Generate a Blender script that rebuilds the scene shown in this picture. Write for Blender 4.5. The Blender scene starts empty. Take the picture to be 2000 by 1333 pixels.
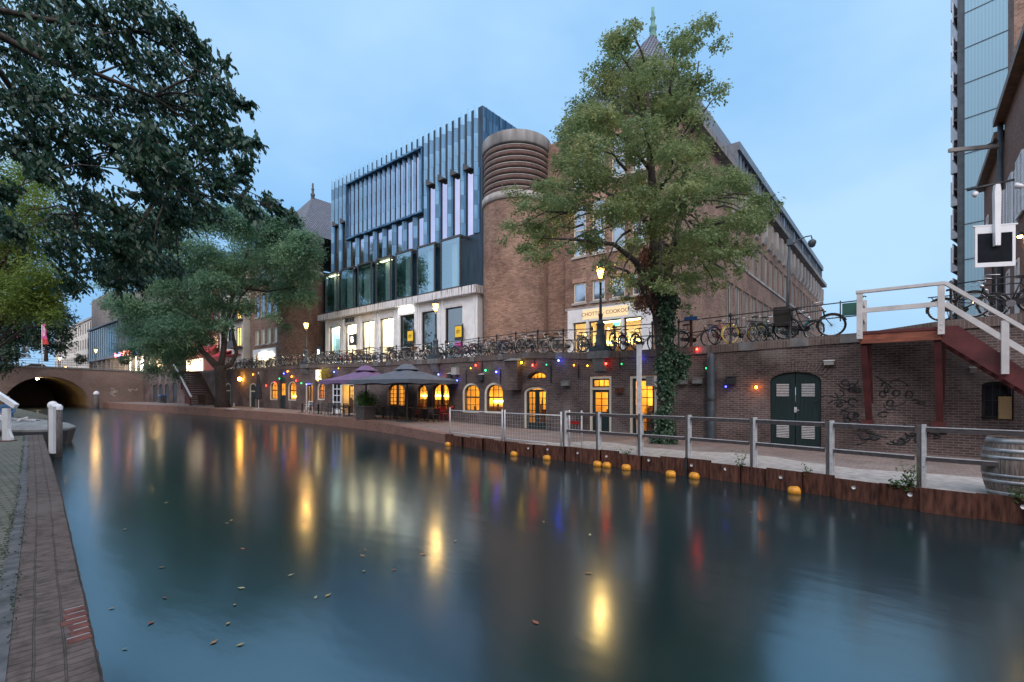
import bpy, math, random
import numpy as np
from mathutils import Vector, Matrix

random.seed(7)
RNG = np.random.default_rng(11)
SC = bpy.context.scene
COL = SC.collection
PI = math.pi
rad = math.radians

# ------------------------------------------------------------------ camera
F, HZ, HC, YAW = 940.0, 768.0, 2.2, 39.4
cam_d = bpy.data.cameras.new("camera")
cam = bpy.data.objects.new("camera", cam_d)
COL.objects.link(cam)
cam.location = (0, 0, HC)
cam.rotation_euler = (rad(90), 0, rad(YAW))
cam_d.sensor_width = 36.0
cam_d.lens = F / 2000 * 36
cam_d.shift_y = (HZ - 666.5) / 2000
cam_d.clip_end = 2000
cam_d.clip_start = 0.05
SC.camera = cam

# ------------------------------------------------------------------ world: dusk sky, glow behind the viewer
SUN_EL, SUN_AZ_DIR = rad(2.5), Vector((0.635, -0.773, 0))
W = bpy.data.worlds.new("World")
SC.world = W
W.use_nodes = True
wt = W.node_tree
wn, wl = wt.nodes, wt.links
bg = wn["Background"]
sky = wn.new("ShaderNodeTexSky")
sky.sky_type = 'NISHITA'
sky.sun_disc = False
sky.sun_elevation = SUN_EL
sky.sun_rotation = math.atan2(SUN_AZ_DIR.x, SUN_AZ_DIR.y)
sky.air_density = 1.0
sky.dust_density = 1.5
sky.ozone_density = 3.0
skm = wn.new("ShaderNodeVectorMath"); skm.operation = 'SCALE'; skm.inputs['Scale'].default_value = 0.10
wl.new(sky.outputs[0], skm.inputs[0])
tc = wn.new("ShaderNodeTexCoord")
# cloud cover
mp = wn.new("ShaderNodeMapping"); mp.inputs['Scale'].default_value = (1.0, 1.0, 2.0)
mp.inputs['Rotation'].default_value = (0, rad(14), 0)
nz = wn.new("ShaderNodeTexNoise"); nz.inputs['Scale'].default_value = 1.4; nz.inputs['Detail'].default_value = 5.0
nz.inputs['Roughness'].default_value = 0.5
wl.new(tc.outputs['Generated'], mp.inputs[0]); wl.new(mp.outputs[0], nz.inputs['Vector'])
cr = wn.new("ShaderNodeValToRGB")
cr.color_ramp.elements[0].position = 0.36; cr.color_ramp.elements[0].color = (0.225, 0.46, 0.77, 1)
cr.color_ramp.elements[1].position = 0.66; cr.color_ramp.elements[1].color = (0.415, 0.63, 0.85, 1)
wl.new(nz.outputs['Fac'], cr.inputs[0])
# western glow
dp = wn.new("ShaderNodeVectorMath"); dp.operation = 'DOT_PRODUCT'; dp.inputs[1].default_value = (0.60, -0.73, 0.30)
wl.new(tc.outputs['Generated'], dp.inputs[0])
gr = wn.new("ShaderNodeMapRange"); gr.inputs['From Min'].default_value = -0.1; gr.inputs['From Max'].default_value = 0.9
gr.interpolation_type = 'SMOOTHSTEP'
wl.new(dp.outputs['Value'], gr.inputs['Value'])
gm = wn.new("ShaderNodeMixRGB"); gm.inputs[2].default_value = (1.55, 1.42, 1.45, 1)
wl.new(gr.outputs[0], gm.inputs[0]); wl.new(cr.outputs[0], gm.inputs[1])
mx = wn.new("ShaderNodeMixRGB"); mx.inputs[0].default_value = 0.86
wl.new(skm.outputs[0], mx.inputs[1]); wl.new(gm.outputs[0], mx.inputs[2])
wl.new(mx.outputs[0], bg.inputs[0])
bg.inputs[1].default_value = 1.0

sd = bpy.data.lights.new("sun", 'SUN'); sd.energy = 0.5; sd.angle = rad(25); sd.color = (1.0, 0.90, 0.84)
so = bpy.data.objects.new("sun", sd); COL.objects.link(so)
so.rotation_euler = Vector((-0.50, 0.62, -0.60)).to_track_quat('-Z', 'Y').to_euler()

SC.view_settings.view_transform = 'Standard'
SC.view_settings.look = 'None'
SC.view_settings.exposure = 0.50
SC.view_settings.gamma = 1.0
SC.cycles.use_denoising = True
try:
    SC.cycles.denoiser = 'OPENIMAGEDENOISE'
except Exception:
    pass
SC.cycles.sample_clamp_indirect = 6.0
SC.cycles.max_bounces = 7
SC.cycles.diffuse_bounces = 3
SC.cycles.glossy_bounces = 4
SC.cycles.transparent_max_bounces = 12
SC.cycles.caustics_reflective = False
SC.cycles.caustics_refractive = False

# ------------------------------------------------------------------ pixel -> place
CA, SA = math.cos(rad(YAW)), math.sin(rad(YAW))
def ray(u, v):
    a = (u - 1000) / F; b = (HZ - v) / F
    return (a * CA - SA, a * SA + CA, b)
def onY(u, v, y):
    d = ray(u, v); k = y / d[1]; return Vector((d[0] * k, y, HC + d[2] * k))
def onX(u, v, x):
    d = ray(u, v); k = x / d[0]; return Vector((x, d[1] * k, HC + d[2] * k))
def onZ(u, v, z):
    d = ray(u, v); k = (z - HC) / d[2]; return Vector((d[0] * k, d[1] * k, z))
def atK(u, v, k):
    d = ray(u, v); return Vector((d[0] * k, d[1] * k, HC + d[2] * k))
def interp(tab, x):
    xs = [p[0] for p in tab]; ys = [p[1] for p in tab]
    return float(np.interp(x, xs, ys))
WALL = sorted([(12, 19.1), (2.4, 18.8), (-2, 18.7), (-11, 18.6), (-15, 19.2), (-18, 19.9), (-22, 20.6), (-33, 21.2), (-46, 21.5), (-59, 21.6), (-75, 21.8), (-93.7, 21.9)])
WTOP = sorted([(12, 4.45), (2.4, 4.36), (0.8, 4.3), (-1.0, 4.1), (-7, 3.95), (-11, 4.0), (-15, 4.25), (-22, 4.35), (-33, 4.5), (-41, 4.7), (-60, 4.86), (-77, 5.1), (-93.7, 5.55)])
EDGE = sorted([(12, 10.7), (5, 11.3), (1.5, 11.66), (0.2, 11.8), (-3.5, 12.8), (-6.3, 13.05), (-11, 13.4), (-15.3, 14.2), (-21, 15.8), (-26, 16.9), (-35, 17.7), (-54, 17.2), (-75, 16.8), (-93.7, 17.0)])
WZ = sorted([(12, 0.38), (-15.5, 0.40), (-26, 0.55), (-54, 0.75), (-93.7, 0.8)])
wy = lambda x: interp(WALL, x)
wz = lambda x: interp(WTOP, x)
ey = lambda x: interp(EDGE, x)
fz = lambda x: interp(WZ, x)
def onWall(u, v):
    y = 20.0
    for _ in range(12):
        p = onY(u, v, y); y = wy(p.x)
    return p
def onWharf(u, v):
    z = 0.45
    for _ in range(8):
        p = onZ(u, v, z); z = fz(p.x)
    return p

# ------------------------------------------------------------------ mesh builder
class MB:
    def __init__(s): s.v = []; s.f = []; s.m = []; s.sm = []; s.cur = 0
    def quad(s, *p, sm=False):
        n = len(s.v); s.v += [tuple(q) for q in p]; s.f.append(tuple(range(n, n + len(p)))); s.m.append(s.cur); s.sm.append(sm)
    def box(s, x0, x1, y0, y1, z0, z1, M=None):
        if x0 > x1: x0, x1 = x1, x0
        if y0 > y1: y0, y1 = y1, y0
        if z0 > z1: z0, z1 = z1, z0
        c = [(x0, y0, z0), (x1, y0, z0), (x1, y1, z0), (x0, y1, z0), (x0, y0, z1), (x1, y0, z1), (x1, y1, z1), (x0, y1, z1)]
        if M is not None: c = [tuple(M @ Vector(p)) for p in c]
        n = len(s.v); s.v += c
        for q in ((0, 3, 2, 1), (4, 5, 6, 7), (0, 1, 5, 4), (1, 2, 6, 5), (2, 3, 7, 6), (3, 0, 4, 7)):
            s.f.append(tuple(n + i for i in q)); s.m.append(s.cur); s.sm.append(False)
    def bar(s, a, b, w, h=None):
        a, b = Vector(a), Vector(b); h = h or w; d = b - a; L = d.length
        if L < 1e-6: return
        x = d / L; up = Vector((0, 0, 1)) if abs(x.z) < 0.95 else Vector((0, 1, 0))
        y = up.cross(x).normalized(); z = x.cross(y)
        M = Matrix.Translation(a) @ Matrix((x, y, z)).transposed().to_4x4()
        s.box(0, L, -w / 2, w / 2, -h / 2, h / 2, M)
    def tube(s, pts, r, n=8, cap=True):
        pts = [Vector(p) for p in pts]
        rs = r if isinstance(r, (list, tuple)) else [r] * len(pts)
        base = len(s.v); ref = None
        for i, p in enumerate(pts):
            d = (pts[min(i + 1, len(pts) - 1)] - pts[max(i - 1, 0)])
            d = d.normalized() if d.length > 1e-9 else Vector((0, 0, 1))
            if ref is None:
                ref = d.orthogonal().normalized()
            ref = (ref - d * ref.dot(d))
            ref = ref.normalized() if ref.length > 1e-6 else d.orthogonal().normalized()
            b = d.cross(ref)
            for k in range(n):
                t = 2 * PI * k / n
                s.v.append(tuple(p + (ref * math.cos(t) + b * math.sin(t)) * rs[i]))
        for i in range(len(pts) - 1):
            for k in range(n):
                k2 = (k + 1) % n
                s.f.append((base + i * n + k, base + i * n + k2, base + (i + 1) * n + k2, base + (i + 1) * n + k)); s.m.append(s.cur); s.sm.append(True)
        if cap:
            s.f.append(tuple(base + k for k in range(n))[::-1]); s.m.append(s.cur); s.sm.append(False)
            s.f.append(tuple(base + (len(pts) - 1) * n + k for k in range(n))); s.m.append(s.cur); s.sm.append(False)
    def lathe(s, prof, n=16, c=(0, 0, 0), M=None, sm=True, a0=0.0, a1=2 * PI):
        base = len(s.v); full = abs(a1 - a0 - 2 * PI) < 1e-6
        nn = n if full else n + 1
        for r, z in prof:
            for k in range(nn):
                t = a0 + (a1 - a0) * k / n
                p = Vector((c[0] + r * math.cos(t), c[1] + r * math.sin(t), c[2] + z))
                if M is not None: p = M @ p
                s.v.append(tuple(p))
        for i in range(len(prof) - 1):
            for k in range(n):
                k2 = (k + 1) % nn
                s.f.append((base + i * nn + k, base + i * nn + k2, base + (i + 1) * nn + k2, base + (i + 1) * nn + k)); s.m.append(s.cur); s.sm.append(sm)
    def prism(s, poly, h0, h1, axis='z', M=None):
        def P(a, b, h):
            q = {'z': (a, b, h), 'y': (a, h, b), 'x': (h, a, b)}[axis]
            return tuple(M @ Vector(q)) if M is not None else q
        n = len(s.v); k = len(poly)
        s.v += [P(a, b, h0) for a, b in poly] + [P(a, b, h1) for a, b in poly]
        s.f.append(tuple(range(n, n + k))[::-1]); s.f.append(tuple(range(n + k, n + 2 * k))); s.m += [s.cur] * 2; s.sm += [False] * 2
        for i in range(k):
            j = (i + 1) % k
            s.f.append((n + i, n + j, n + k + j, n + k + i)); s.m.append(s.cur); s.sm.append(False)
    def build(s, name, mat, parent=None, loc=None, rz=0.0, M=None):
        me = bpy.data.meshes.new(name)
        me.from_pydata(s.v, [], s.f)
        mats = mat if isinstance(mat, (list, tuple)) else [mat]
        for m in mats: me.materials.append(m)
        if len(mats) > 1: me.polygons.foreach_set('material_index', s.m)
        me.polygons.foreach_set('use_smooth', s.sm)
        box_uv(me)
        me.update()
        o = bpy.data.objects.new(name, me); COL.objects.link(o)
        if parent: o.parent = parent
        if loc is not None: o.location = loc
        if rz: o.rotation_euler = (0, 0, rz)
        if M is not None: o.matrix_local = M
        return o

def box_uv(me):
    nl = len(me.loops)
    if nl == 0: return
    uv = me.uv_layers.new(name="UVMap")
    co = np.empty(len(me.vertices) * 3, 'f'); me.vertices.foreach_get('co', co); co = co.reshape(-1, 3)
    li = np.empty(nl, 'i'); me.loops.foreach_get('vertex_index', li)
    pn = np.empty(len(me.polygons) * 3, 'f'); me.polygons.foreach_get('normal', pn); pn = np.abs(pn.reshape(-1, 3))
    lt = np.empty(len(me.polygons), 'i'); me.polygons.foreach_get('loop_total', lt)
    pi = np.repeat(np.arange(len(me.polygons)), lt)
    n = pn[pi]; p = co[li]
    isz = (n[:, 2] > n[:, 0]) & (n[:, 2] > n[:, 1])
    isy = (~isz) & (n[:, 1] >= n[:, 0])
    U = np.where(isz | isy, p[:, 0], p[:, 1]); V = np.where(isz, p[:, 1], p[:, 2])
    uv.data.foreach_set('uv', np.stack([U, V], 1).astype('f').ravel())

def tag(o, label=None, cat=None, group=None, kind=None):
    if label: o['label'] = label
    if cat: o['category'] = cat
    if group: o['group'] = group
    if kind: o['kind'] = kind
    return o
def thing(name, label, cat, loc=(0, 0, 0), rz=0.0, group=None):
    o = bpy.data.objects.new(name, None); COL.objects.link(o)
    o.location = loc; o.rotation_euler = (0, 0, rz); o.empty_display_size = 0.1
    return tag(o, label, cat, group)
def kids(o): return [c for c in list(COL.objects) if c.parent is o]
def copy_tree(o, parent=None):
    c = o.copy(); COL.objects.link(c)
    if parent is not None: c.parent = parent
    for ch in list(o.children): copy_tree(ch, c)
    return c
def text(name, body, size, mat, M, parent, ext=0.01, align='CENTER', sx=1.0):
    cu = bpy.data.curves.new(name, 'FONT'); cu.body = body; cu.size = size; cu.extrude = ext; cu.align_x = align; cu.align_y = 'CENTER'
    cu.materials.append(mat)
    o = bpy.data.objects.new(name, cu); COL.objects.link(o)
    dg = bpy.context.evaluated_depsgraph_get()
    me = bpy.data.meshes.new_from_object(o.evaluated_get(dg))
    bpy.data.objects.remove(o)
    o = bpy.data.objects.new(name, me); COL.objects.link(o)
    if parent: o.parent = parent
    o.matrix_local = M @ Matrix.Diagonal((sx, 1, 1, 1))
    return o
FACE_Y = Matrix.Rotation(rad(90), 4, 'X')      # text readable from -y

# ------------------------------------------------------------------ materials
def newmat(name):
    m = bpy.data.materials.new(name); m.use_nodes = True
    return m, m.node_tree.nodes, m.node_tree.links, m.node_tree.nodes["Principled BSDF"]
def mat(name, col, rough=0.6, metal=0.0, var=0.15, scale=3.0, spec=0.5, bump=0.0, detail=4.0, col2=None, vs=None, coat=0.0):
    m, n, l, b = newmat(name)
    b.inputs['Roughness'].default_value = rough; b.inputs['Metallic'].default_value = metal
    b.inputs['Specular IOR Level'].default_value = spec
    if coat: b.inputs['Coat Weight'].default_value = coat
    t = n.new("ShaderNodeTexCoord")
    z = n.new("ShaderNodeTexNoise"); z.inputs['Scale'].default_value = scale; z.inputs['Detail'].default_value = detail
    if vs:
        mp = n.new("ShaderNodeMapping"); mp.inputs['Scale'].default_value = vs
        l.new(t.outputs['Object'], mp.inputs[0]); l.new(mp.outputs[0], z.inputs['Vector'])
    else:
        l.new(t.outputs['Object'], z.inputs['Vector'])
    r = n.new("ShaderNodeValToRGB")
    c1 = [max(0, c * (1 - var)) for c in col]; c2 = list(col2) if col2 else [min(1, c * (1 + var)) for c in col]
    r.color_ramp.elements[0].position = 0.32; r.color_ramp.elements[0].color = (*c1, 1)
    r.color_ramp.elements[1].position = 0.68; r.color_ramp.elements[1].color = (*c2, 1)
    l.new(z.outputs['Fac'], r.inputs[0]); l.new(r.outputs[0], b.inputs['Base Color'])
    if bump:
        bp = n.new("ShaderNodeBump"); bp.inputs['Strength'].default_value = bump; bp.inputs['Distance'].default_value = 0.02
        l.new(z.outputs['Fac'], bp.inputs['Height']); l.new(bp.outputs[0], b.inputs['Normal'])
    return m
def emit(name, col, s):
    m, n, l, b = newmat(name)
    b.inputs['Base Color'].default_value = (0.02, 0.02, 0.02, 1)
    b.inputs['Emission Color'].default_value = (*col, 1); b.inputs['Emission Strength'].default_value = s
    return m
def brick(name, c1, c2, mortar, bw=0.23, rh=0.072, ms=0.012, rough=0.85, dirt=(0.5, 0.5, 0.48), dirt_amt=0.45, dscale=0.35, bump=0.35, off=0.5, wmul=None, stains=None):
    m, n, l, b = newmat(name)
    b.inputs['Roughness'].default_value = rough; b.inputs['Specular IOR Level'].default_value = 0.25
    uv = n.new("ShaderNodeUVMap")
    br = n.new("ShaderNodeTexBrick"); br.offset = off
    br.inputs['Scale'].default_value = 1.0; br.inputs['Brick Width'].default_value = bw; br.inputs['Row Height'].default_value = rh
    br.inputs['Mortar Size'].default_value = ms; br.inputs['Mortar Smooth'].default_value = 0.3; br.inputs['Bias'].default_value = 0.0
    br.inputs['Color1'].default_value = (*c1, 1); br.inputs['Color2'].default_value = (*c2, 1); br.inputs['Mortar'].default_value = (*mortar, 1)
    wob = n.new("ShaderNodeTexNoise"); wob.inputs['Scale'].default_value = 1.3; wob.inputs['Detail'].default_value = 2
    l.new(uv.outputs[0], wob.inputs['Vector'])
    ws = n.new("ShaderNodeVectorMath"); ws.operation = 'MULTIPLY_ADD'; ws.inputs[1].default_value = (0.03, 0.03, 0)
    l.new(wob.outputs['Color'], ws.inputs[0]); l.new(uv.outputs[0], ws.inputs[2])
    l.new(ws.outputs[0], br.inputs['Vector'])
    nz = n.new("ShaderNodeTexNoise"); nz.inputs['Scale'].default_value = dscale; nz.inputs['Detail'].default_value = 8; nz.inputs['Roughness'].default_value = 0.62
    l.new(uv.outputs[0], nz.inputs['Vector'])
    rp = n.new("ShaderNodeMapRange"); rp.inputs['From Min'].default_value = 0.42; rp.inputs['From Max'].default_value = 0.68
    rp.inputs['To Max'].default_value = dirt_amt
    l.new(nz.outputs['Fac'], rp.inputs['Value'])
    mxd = n.new("ShaderNodeMixRGB"); mxd.blend_type = 'MULTIPLY'; mxd.inputs[2].default_value = (*dirt, 1)
    l.new(rp.outputs[0], mxd.inputs[0]); l.new(br.outputs['Color'], mxd.inputs[1])
    fine = n.new("ShaderNodeTexNoise"); fine.inputs['Scale'].default_value = 9; fine.inputs['Detail'].default_value = 3
    l.new(uv.outputs[0], fine.inputs['Vector'])
    fr = n.new("ShaderNodeMapRange"); fr.inputs['To Min'].default_value = 0.7; fr.inputs['To Max'].default_value = 1.3
    l.new(fine.outputs['Fac'], fr.inputs['Value'])
    mu = n.new("ShaderNodeVectorMath"); mu.operation = 'SCALE'
    l.new(mxd.outputs[0], mu.inputs[0]); l.new(fr.outputs[0], mu.inputs['Scale'])
    out = mu.outputs[0]
    if stains:
        s2 = n.new("ShaderNodeTexNoise"); s2.inputs['Scale'].default_value = 0.55; s2.inputs['Detail'].default_value = 6
        mp = n.new("ShaderNodeMapping"); mp.inputs['Location'].default_value = (7, 3, 0); mp.inputs['Scale'].default_value = (1.2, 0.7, 1)
        l.new(uv.outputs[0], mp.inputs[0]); l.new(mp.outputs[0], s2.inputs['Vector'])
        r2 = n.new("ShaderNodeMapRange"); r2.inputs['From Min'].default_value = 0.56; r2.inputs['From Max'].default_value = 0.72; r2.inputs['To Max'].default_value = 0.6
        l.new(s2.outputs['Fac'], r2.inputs['Value'])
        m2 = n.new("ShaderNodeMixRGB"); m2.inputs[2].default_value = (*stains, 1)
        l.new(r2.outputs[0], m2.inputs[0]); l.new(out, m2.inputs[1]); out = m2.outputs[0]
    l.new(out, b.inputs['Base Color'])
    bp = n.new("ShaderNodeBump"); bp.inputs['Strength'].default_value = bump; bp.inputs['Distance'].default_value = 0.01; bp.invert = True
    l.new(br.outputs['Fac'], bp.inputs['Height']); l.new(bp.outputs[0], b.inputs['Normal'])
    return m
def glassmat(name, tint, gloss, rough=0.02, gcol=(1, 1, 1)):
    m = bpy.data.materials.new(name); m.use_nodes = True
    n, l = m.node_tree.nodes, m.node_tree.links
    n.remove(n["Principled BSDF"]); o = n["Material Output"]
    t = n.new("ShaderNodeBsdfTransparent"); t.inputs[0].default_value = (*tint, 1)
    g = n.new("ShaderNodeBsdfGlossy"); g.inputs['Roughness'].default_value = rough; g.inputs['Color'].default_value = (*gcol, 1)
    x = n.new("ShaderNodeMixShader"); x.inputs[0].default_value = gloss
    l.new(t.outputs[0], x.inputs[1]); l.new(g.outputs[0], x.inputs[2]); l.new(x.outputs[0], o.inputs[0])
    return m
def leafmat(name, c1, c2, c3, scale=0.5, trans=0.35, rough=0.5, spec=0.4):
    m, n, l, b = newmat(name)
    b.inputs['Roughness'].default_value = rough; b.inputs['Specular IOR Level'].default_value = spec
    t = n.new("ShaderNodeTexCoord")
    z = n.new("ShaderNodeTexNoise"); z.inputs['Scale'].default_value = scale; z.inputs['Detail'].default_value = 6; z.inputs['Roughness'].default_value = 0.7
    l.new(t.outputs['Object'], z.inputs['Vector'])
    r = n.new("ShaderNodeValToRGB"); e = r.color_ramp.elements
    e[0].position = 0.3; e[0].color = (*c1, 1); e[1].position = 0.72; e[1].color = (*c3, 1)
    k = e.new(0.52); k.color = (*c2, 1)
    l.new(z.outputs['Fac'], r.inputs[0]); l.new(r.outputs[0], b.inputs['Base Color'])
    tr = n.new("ShaderNodeBsdfTranslucent"); l.new(r.outputs[0], tr.inputs[0])
    x = n.new("ShaderNodeMixShader"); x.inputs[0].default_value = trans
    l.new(b.outputs[0], x.inputs[1]); l.new(tr.outputs[0], x.inputs[2]); l.new(x.outputs[0], n["Material Output"].inputs[0])
    return m

M = {}
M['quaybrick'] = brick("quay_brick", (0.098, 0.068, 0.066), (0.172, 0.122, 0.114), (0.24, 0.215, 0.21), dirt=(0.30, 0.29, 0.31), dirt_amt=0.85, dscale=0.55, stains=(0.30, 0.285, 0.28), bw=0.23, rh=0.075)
M['brick'] = brick("town_brick", (0.205, 0.122, 0.094), (0.385, 0.25, 0.19), (0.35, 0.28, 0.245), dirt=(0.48, 0.46, 0.48), dirt_amt=0.85, dscale=0.45, bw=0.28, rh=0.095, bump=0.6)
M['brickdark'] = brick("house_brick", (0.19, 0.105, 0.08), (0.30, 0.175, 0.135), (0.28, 0.22, 0.20), dirt=(0.6, 0.58, 0.6), dscale=0.4)
M['bridgebrick'] = brick("bridge_brick", (0.20, 0.13, 0.11), (0.28, 0.19, 0.16), (0.30, 0.26, 0.24), dirt=(0.5, 0.46, 0.44), dirt_amt=0.7, dscale=0.25)
M['vault'] = brick("vault_brick", (0.42, 0.31, 0.19), (0.52, 0.40, 0.25), (0.35, 0.30, 0.22), dirt=(0.55, 0.5, 0.42), dirt_amt=0.7, dscale=0.3)
M['paver'] = brick("wharf_paver", (0.25, 0.19, 0.175), (0.34, 0.275, 0.255), (0.20, 0.18, 0.17), bw=0.21, rh=0.10, ms=0.012, dirt=(0.6, 0.62, 0.6), dirt_amt=0.6, dscale=0.6, stains=(0.36, 0.34, 0.32))
M['redpaver'] = brick("edge_brick", (0.24, 0.115, 0.09), (0.33, 0.17, 0.13), (0.25, 0.2, 0.18), bw=0.22, rh=0.07, dirt=(0.55, 0.55, 0.52), dscale=0.7)
M['leftpaver'] = brick("quay_paver", (0.17, 0.165, 0.15), (0.24, 0.225, 0.205), (0.09, 0.11, 0.065), bw=0.2, rh=0.1, ms=0.016, dirt=(0.6, 0.66, 0.55), dirt_amt=0.8, dscale=0.9, bump=1.0, stains=(0.15, 0.17, 0.10))
M['coping'] = brick("coping_brick", (0.150, 0.116, 0.108), (0.195, 0.150, 0.138), (0.125, 0.105, 0.095), bw=0.085, rh=0.139, ms=0.007, dirt=(0.40, 0.42, 0.36), dirt_amt=1.0, dscale=9.0, bump=1.2, off=0.5, stains=(0.20, 0.175, 0.16))
M['street'] = brick("street_paving", (0.16, 0.15, 0.145), (0.22, 0.205, 0.195), (0.12, 0.12, 0.115), bw=0.21, rh=0.1)
M['sand'] = mat("sand_grit", (0.44, 0.42, 0.40), 0.95, var=0.22, scale=5, bump=0.6, spec=0.1)
M['stone'] = mat("bluestone", (0.19, 0.195, 0.20), 0.8, var=0.3, scale=3)
M['palestone'] = mat("pale_stone", (0.38, 0.375, 0.37), 0.8, var=0.25, scale=1.2, vs=(1, 1, 0.35))
M['concrete'] = mat("weathered_concrete", (0.20, 0.205, 0.21), 0.85, var=0.4, scale=1.0, vs=(1.5, 1.5, 0.3))
M['white'] = mat("white_paint", (0.82, 0.87, 0.93), 0.45, var=0.06, scale=2.0)
M['cream'] = mat("cream_paint", (0.72, 0.68, 0.58), 0.5, var=0.08, scale=4)
M['black'] = mat("black_iron", (0.03, 0.033, 0.038), 0.45, var=0.3, scale=6)
M['dark'] = mat("dark_frame", (0.035, 0.035, 0.038), 0.5, var=0.2)
M['green'] = mat("dark_green_paint", (0.011, 0.030, 0.032), 0.45, var=0.25, scale=3, vs=(6, 6, 0.6))
M['bluegrey'] = mat("blue_grey_pipe", (0.055, 0.075, 0.095), 0.5, var=0.3)
M['maroon'] = mat("maroon_paint", (0.10, 0.024, 0.026), 0.5, var=0.35, scale=2.5)
M['orangewood'] = mat("red_brown_beam", (0.27, 0.085, 0.05), 0.55, var=0.35, scale=3.5, vs=(1, 1, 6))
M['rust'] = mat("rusty_steel", (0.13, 0.066, 0.058), 0.85, var=0.65, scale=4.5, vs=(3.5, 3.5, 0.6), col2=(0.19, 0.085, 0.06), bump=0.5, spec=0.15, detail=9)
M['galv'] = mat("galvanised_steel", (0.68, 0.70, 0.73), 0.5, 0.2, var=0.15, scale=8)
M['timber'] = mat("weathered_timber", (0.075, 0.066, 0.07), 0.8, var=0.4, scale=5, vs=(1, 8, 8))
M['timber2'] = mat("grey_timber", (0.12, 0.11, 0.108), 0.8, var=0.35, scale=5, vs=(8, 8, 1))
M['float'] = mat("yellow_float", (0.75, 0.33, 0.03), 0.45, var=0.3, scale=9)
M['oak'] = mat("barrel_oak", (0.21, 0.17, 0.15), 0.75, var=0.45, scale=4, vs=(9, 9, 0.8))
M['hoop'] = mat("barrel_hoop", (0.42, 0.44, 0.46), 0.5, 0.5, var=0.3, scale=5)
M['tiles'] = brick("roof_tiles", (0.19, 0.20, 0.24), (0.27, 0.28, 0.33), (0.055, 0.055, 0.07), bw=0.32, rh=0.36, ms=0.075, rough=0.5, dirt=(0.7, 0.7, 0.75), bump=1.0, off=0.0)
M['zincroof'] = mat("zinc_roof", (0.17, 0.20, 0.24), 0.45, 0.4, var=0.2, scale=1.2)
M['copper'] = mat("verdigris", (0.13, 0.30, 0.26), 0.6, var=0.3)
M['plaster'] = mat("plaster", (0.66, 0.64, 0.60), 0.8, var=0.1, scale=1)
M['warmwall'] = mat("warm_plaster", (0.75, 0.52, 0.20), 0.8, var=0.2, scale=1.1)
M['wood'] = mat("brown_wood", (0.16, 0.08, 0.035), 0.5, var=0.4, scale=3)
M['shopwall'] = mat("shop_interior", (0.80, 0.74, 0.62), 0.8, var=0.1, scale=1.5)
M['curtain'] = mat("white_blind", (0.75, 0.77, 0.78), 0.8, var=0.08, scale=1.5, vs=(12, 12, 0.2))
M['creamblind'] = mat("cream_blind", (0.80, 0.74, 0.55), 0.8, var=0.06)
M['redcloth'] = mat("red_cloth", (0.42, 0.02, 0.04), 0.8, var=0.2)
M['redpaint'] = mat("red_paint", (0.50, 0.03, 0.03), 0.4, var=0.15)
M['pink'] = mat("pink_banner", (0.62, 0.09, 0.32), 0.7, var=0.15)
M['purple'] = mat("purple_canvas", (0.175, 0.115, 0.24), 0.8, var=0.12, scale=2)
M['greycanvas'] = mat("blue_grey_canvas", (0.105, 0.13, 0.17), 0.8, var=0.12, scale=2)
M['darkcanvas'] = mat("black_canvas", (0.02, 0.024, 0.035), 0.85, var=0.2)
M['bark'] = mat("bark", (0.085, 0.072, 0.062), 0.9, var=0.45, scale=5, vs=(4, 4, 0.8), bump=0.8)
M['barkdark'] = mat("dark_bark", (0.055, 0.046, 0.042), 0.9, var=0.45, scale=5, vs=(4, 4, 0.8), bump=0.8)
M['towerpanel'] = mat("tower_panel", (0.52, 0.64, 0.72), 0.4, 0.1, var=0.06, scale=0.3)
M['towerwhite'] = mat("balcony_white", (0.62, 0.68, 0.74), 0.6, var=0.1)
M['slate'] = mat("slate_dark", (0.06, 0.065, 0.075), 0.55, var=0.25)
M['tarp'] = mat("grey_tarp", (0.24, 0.255, 0.26), 0.75, var=0.2, scale=2.0)
M['denim'] = mat("blue_cloth", (0.05, 0.14, 0.28), 0.85, var=0.25)
M['skin'] = mat("skin", (0.50, 0.30, 0.22), 0.55, var=0.1)
M['hair'] = mat("dark_hair", (0.03, 0.02, 0.016), 0.6, var=0.2)
M['grass'] = leafmat("weed_leaf", (0.05, 0.10, 0.03), (0.09, 0.17, 0.05), (0.14, 0.24, 0.07), 4)
M['yellow'] = mat("yellow_sign", (0.75, 0.50, 0.02), 0.5, var=0.1)
M['blue'] = mat("blue_plate", (0.04, 0.14, 0.42), 0.4, var=0.1)
M['greenpanel'] = mat("green_panel", (0.03, 0.13, 0.115), 0.5, var=0.2)
M['magenta'] = mat("magenta_crate", (0.60, 0.10, 0.50), 0.5, var=0.1)
M['brownred'] = mat("red_cladding", (0.28, 0.045, 0.04), 0.6, var=0.25)
M['greyhouse'] = brick("grey_brick", (0.19, 0.18, 0.18), (0.25, 0.235, 0.235), (0.26, 0.25, 0.25), dirt=(0.7, 0.7, 0.72))
M['wallpaper'] = M['plaster']
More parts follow.
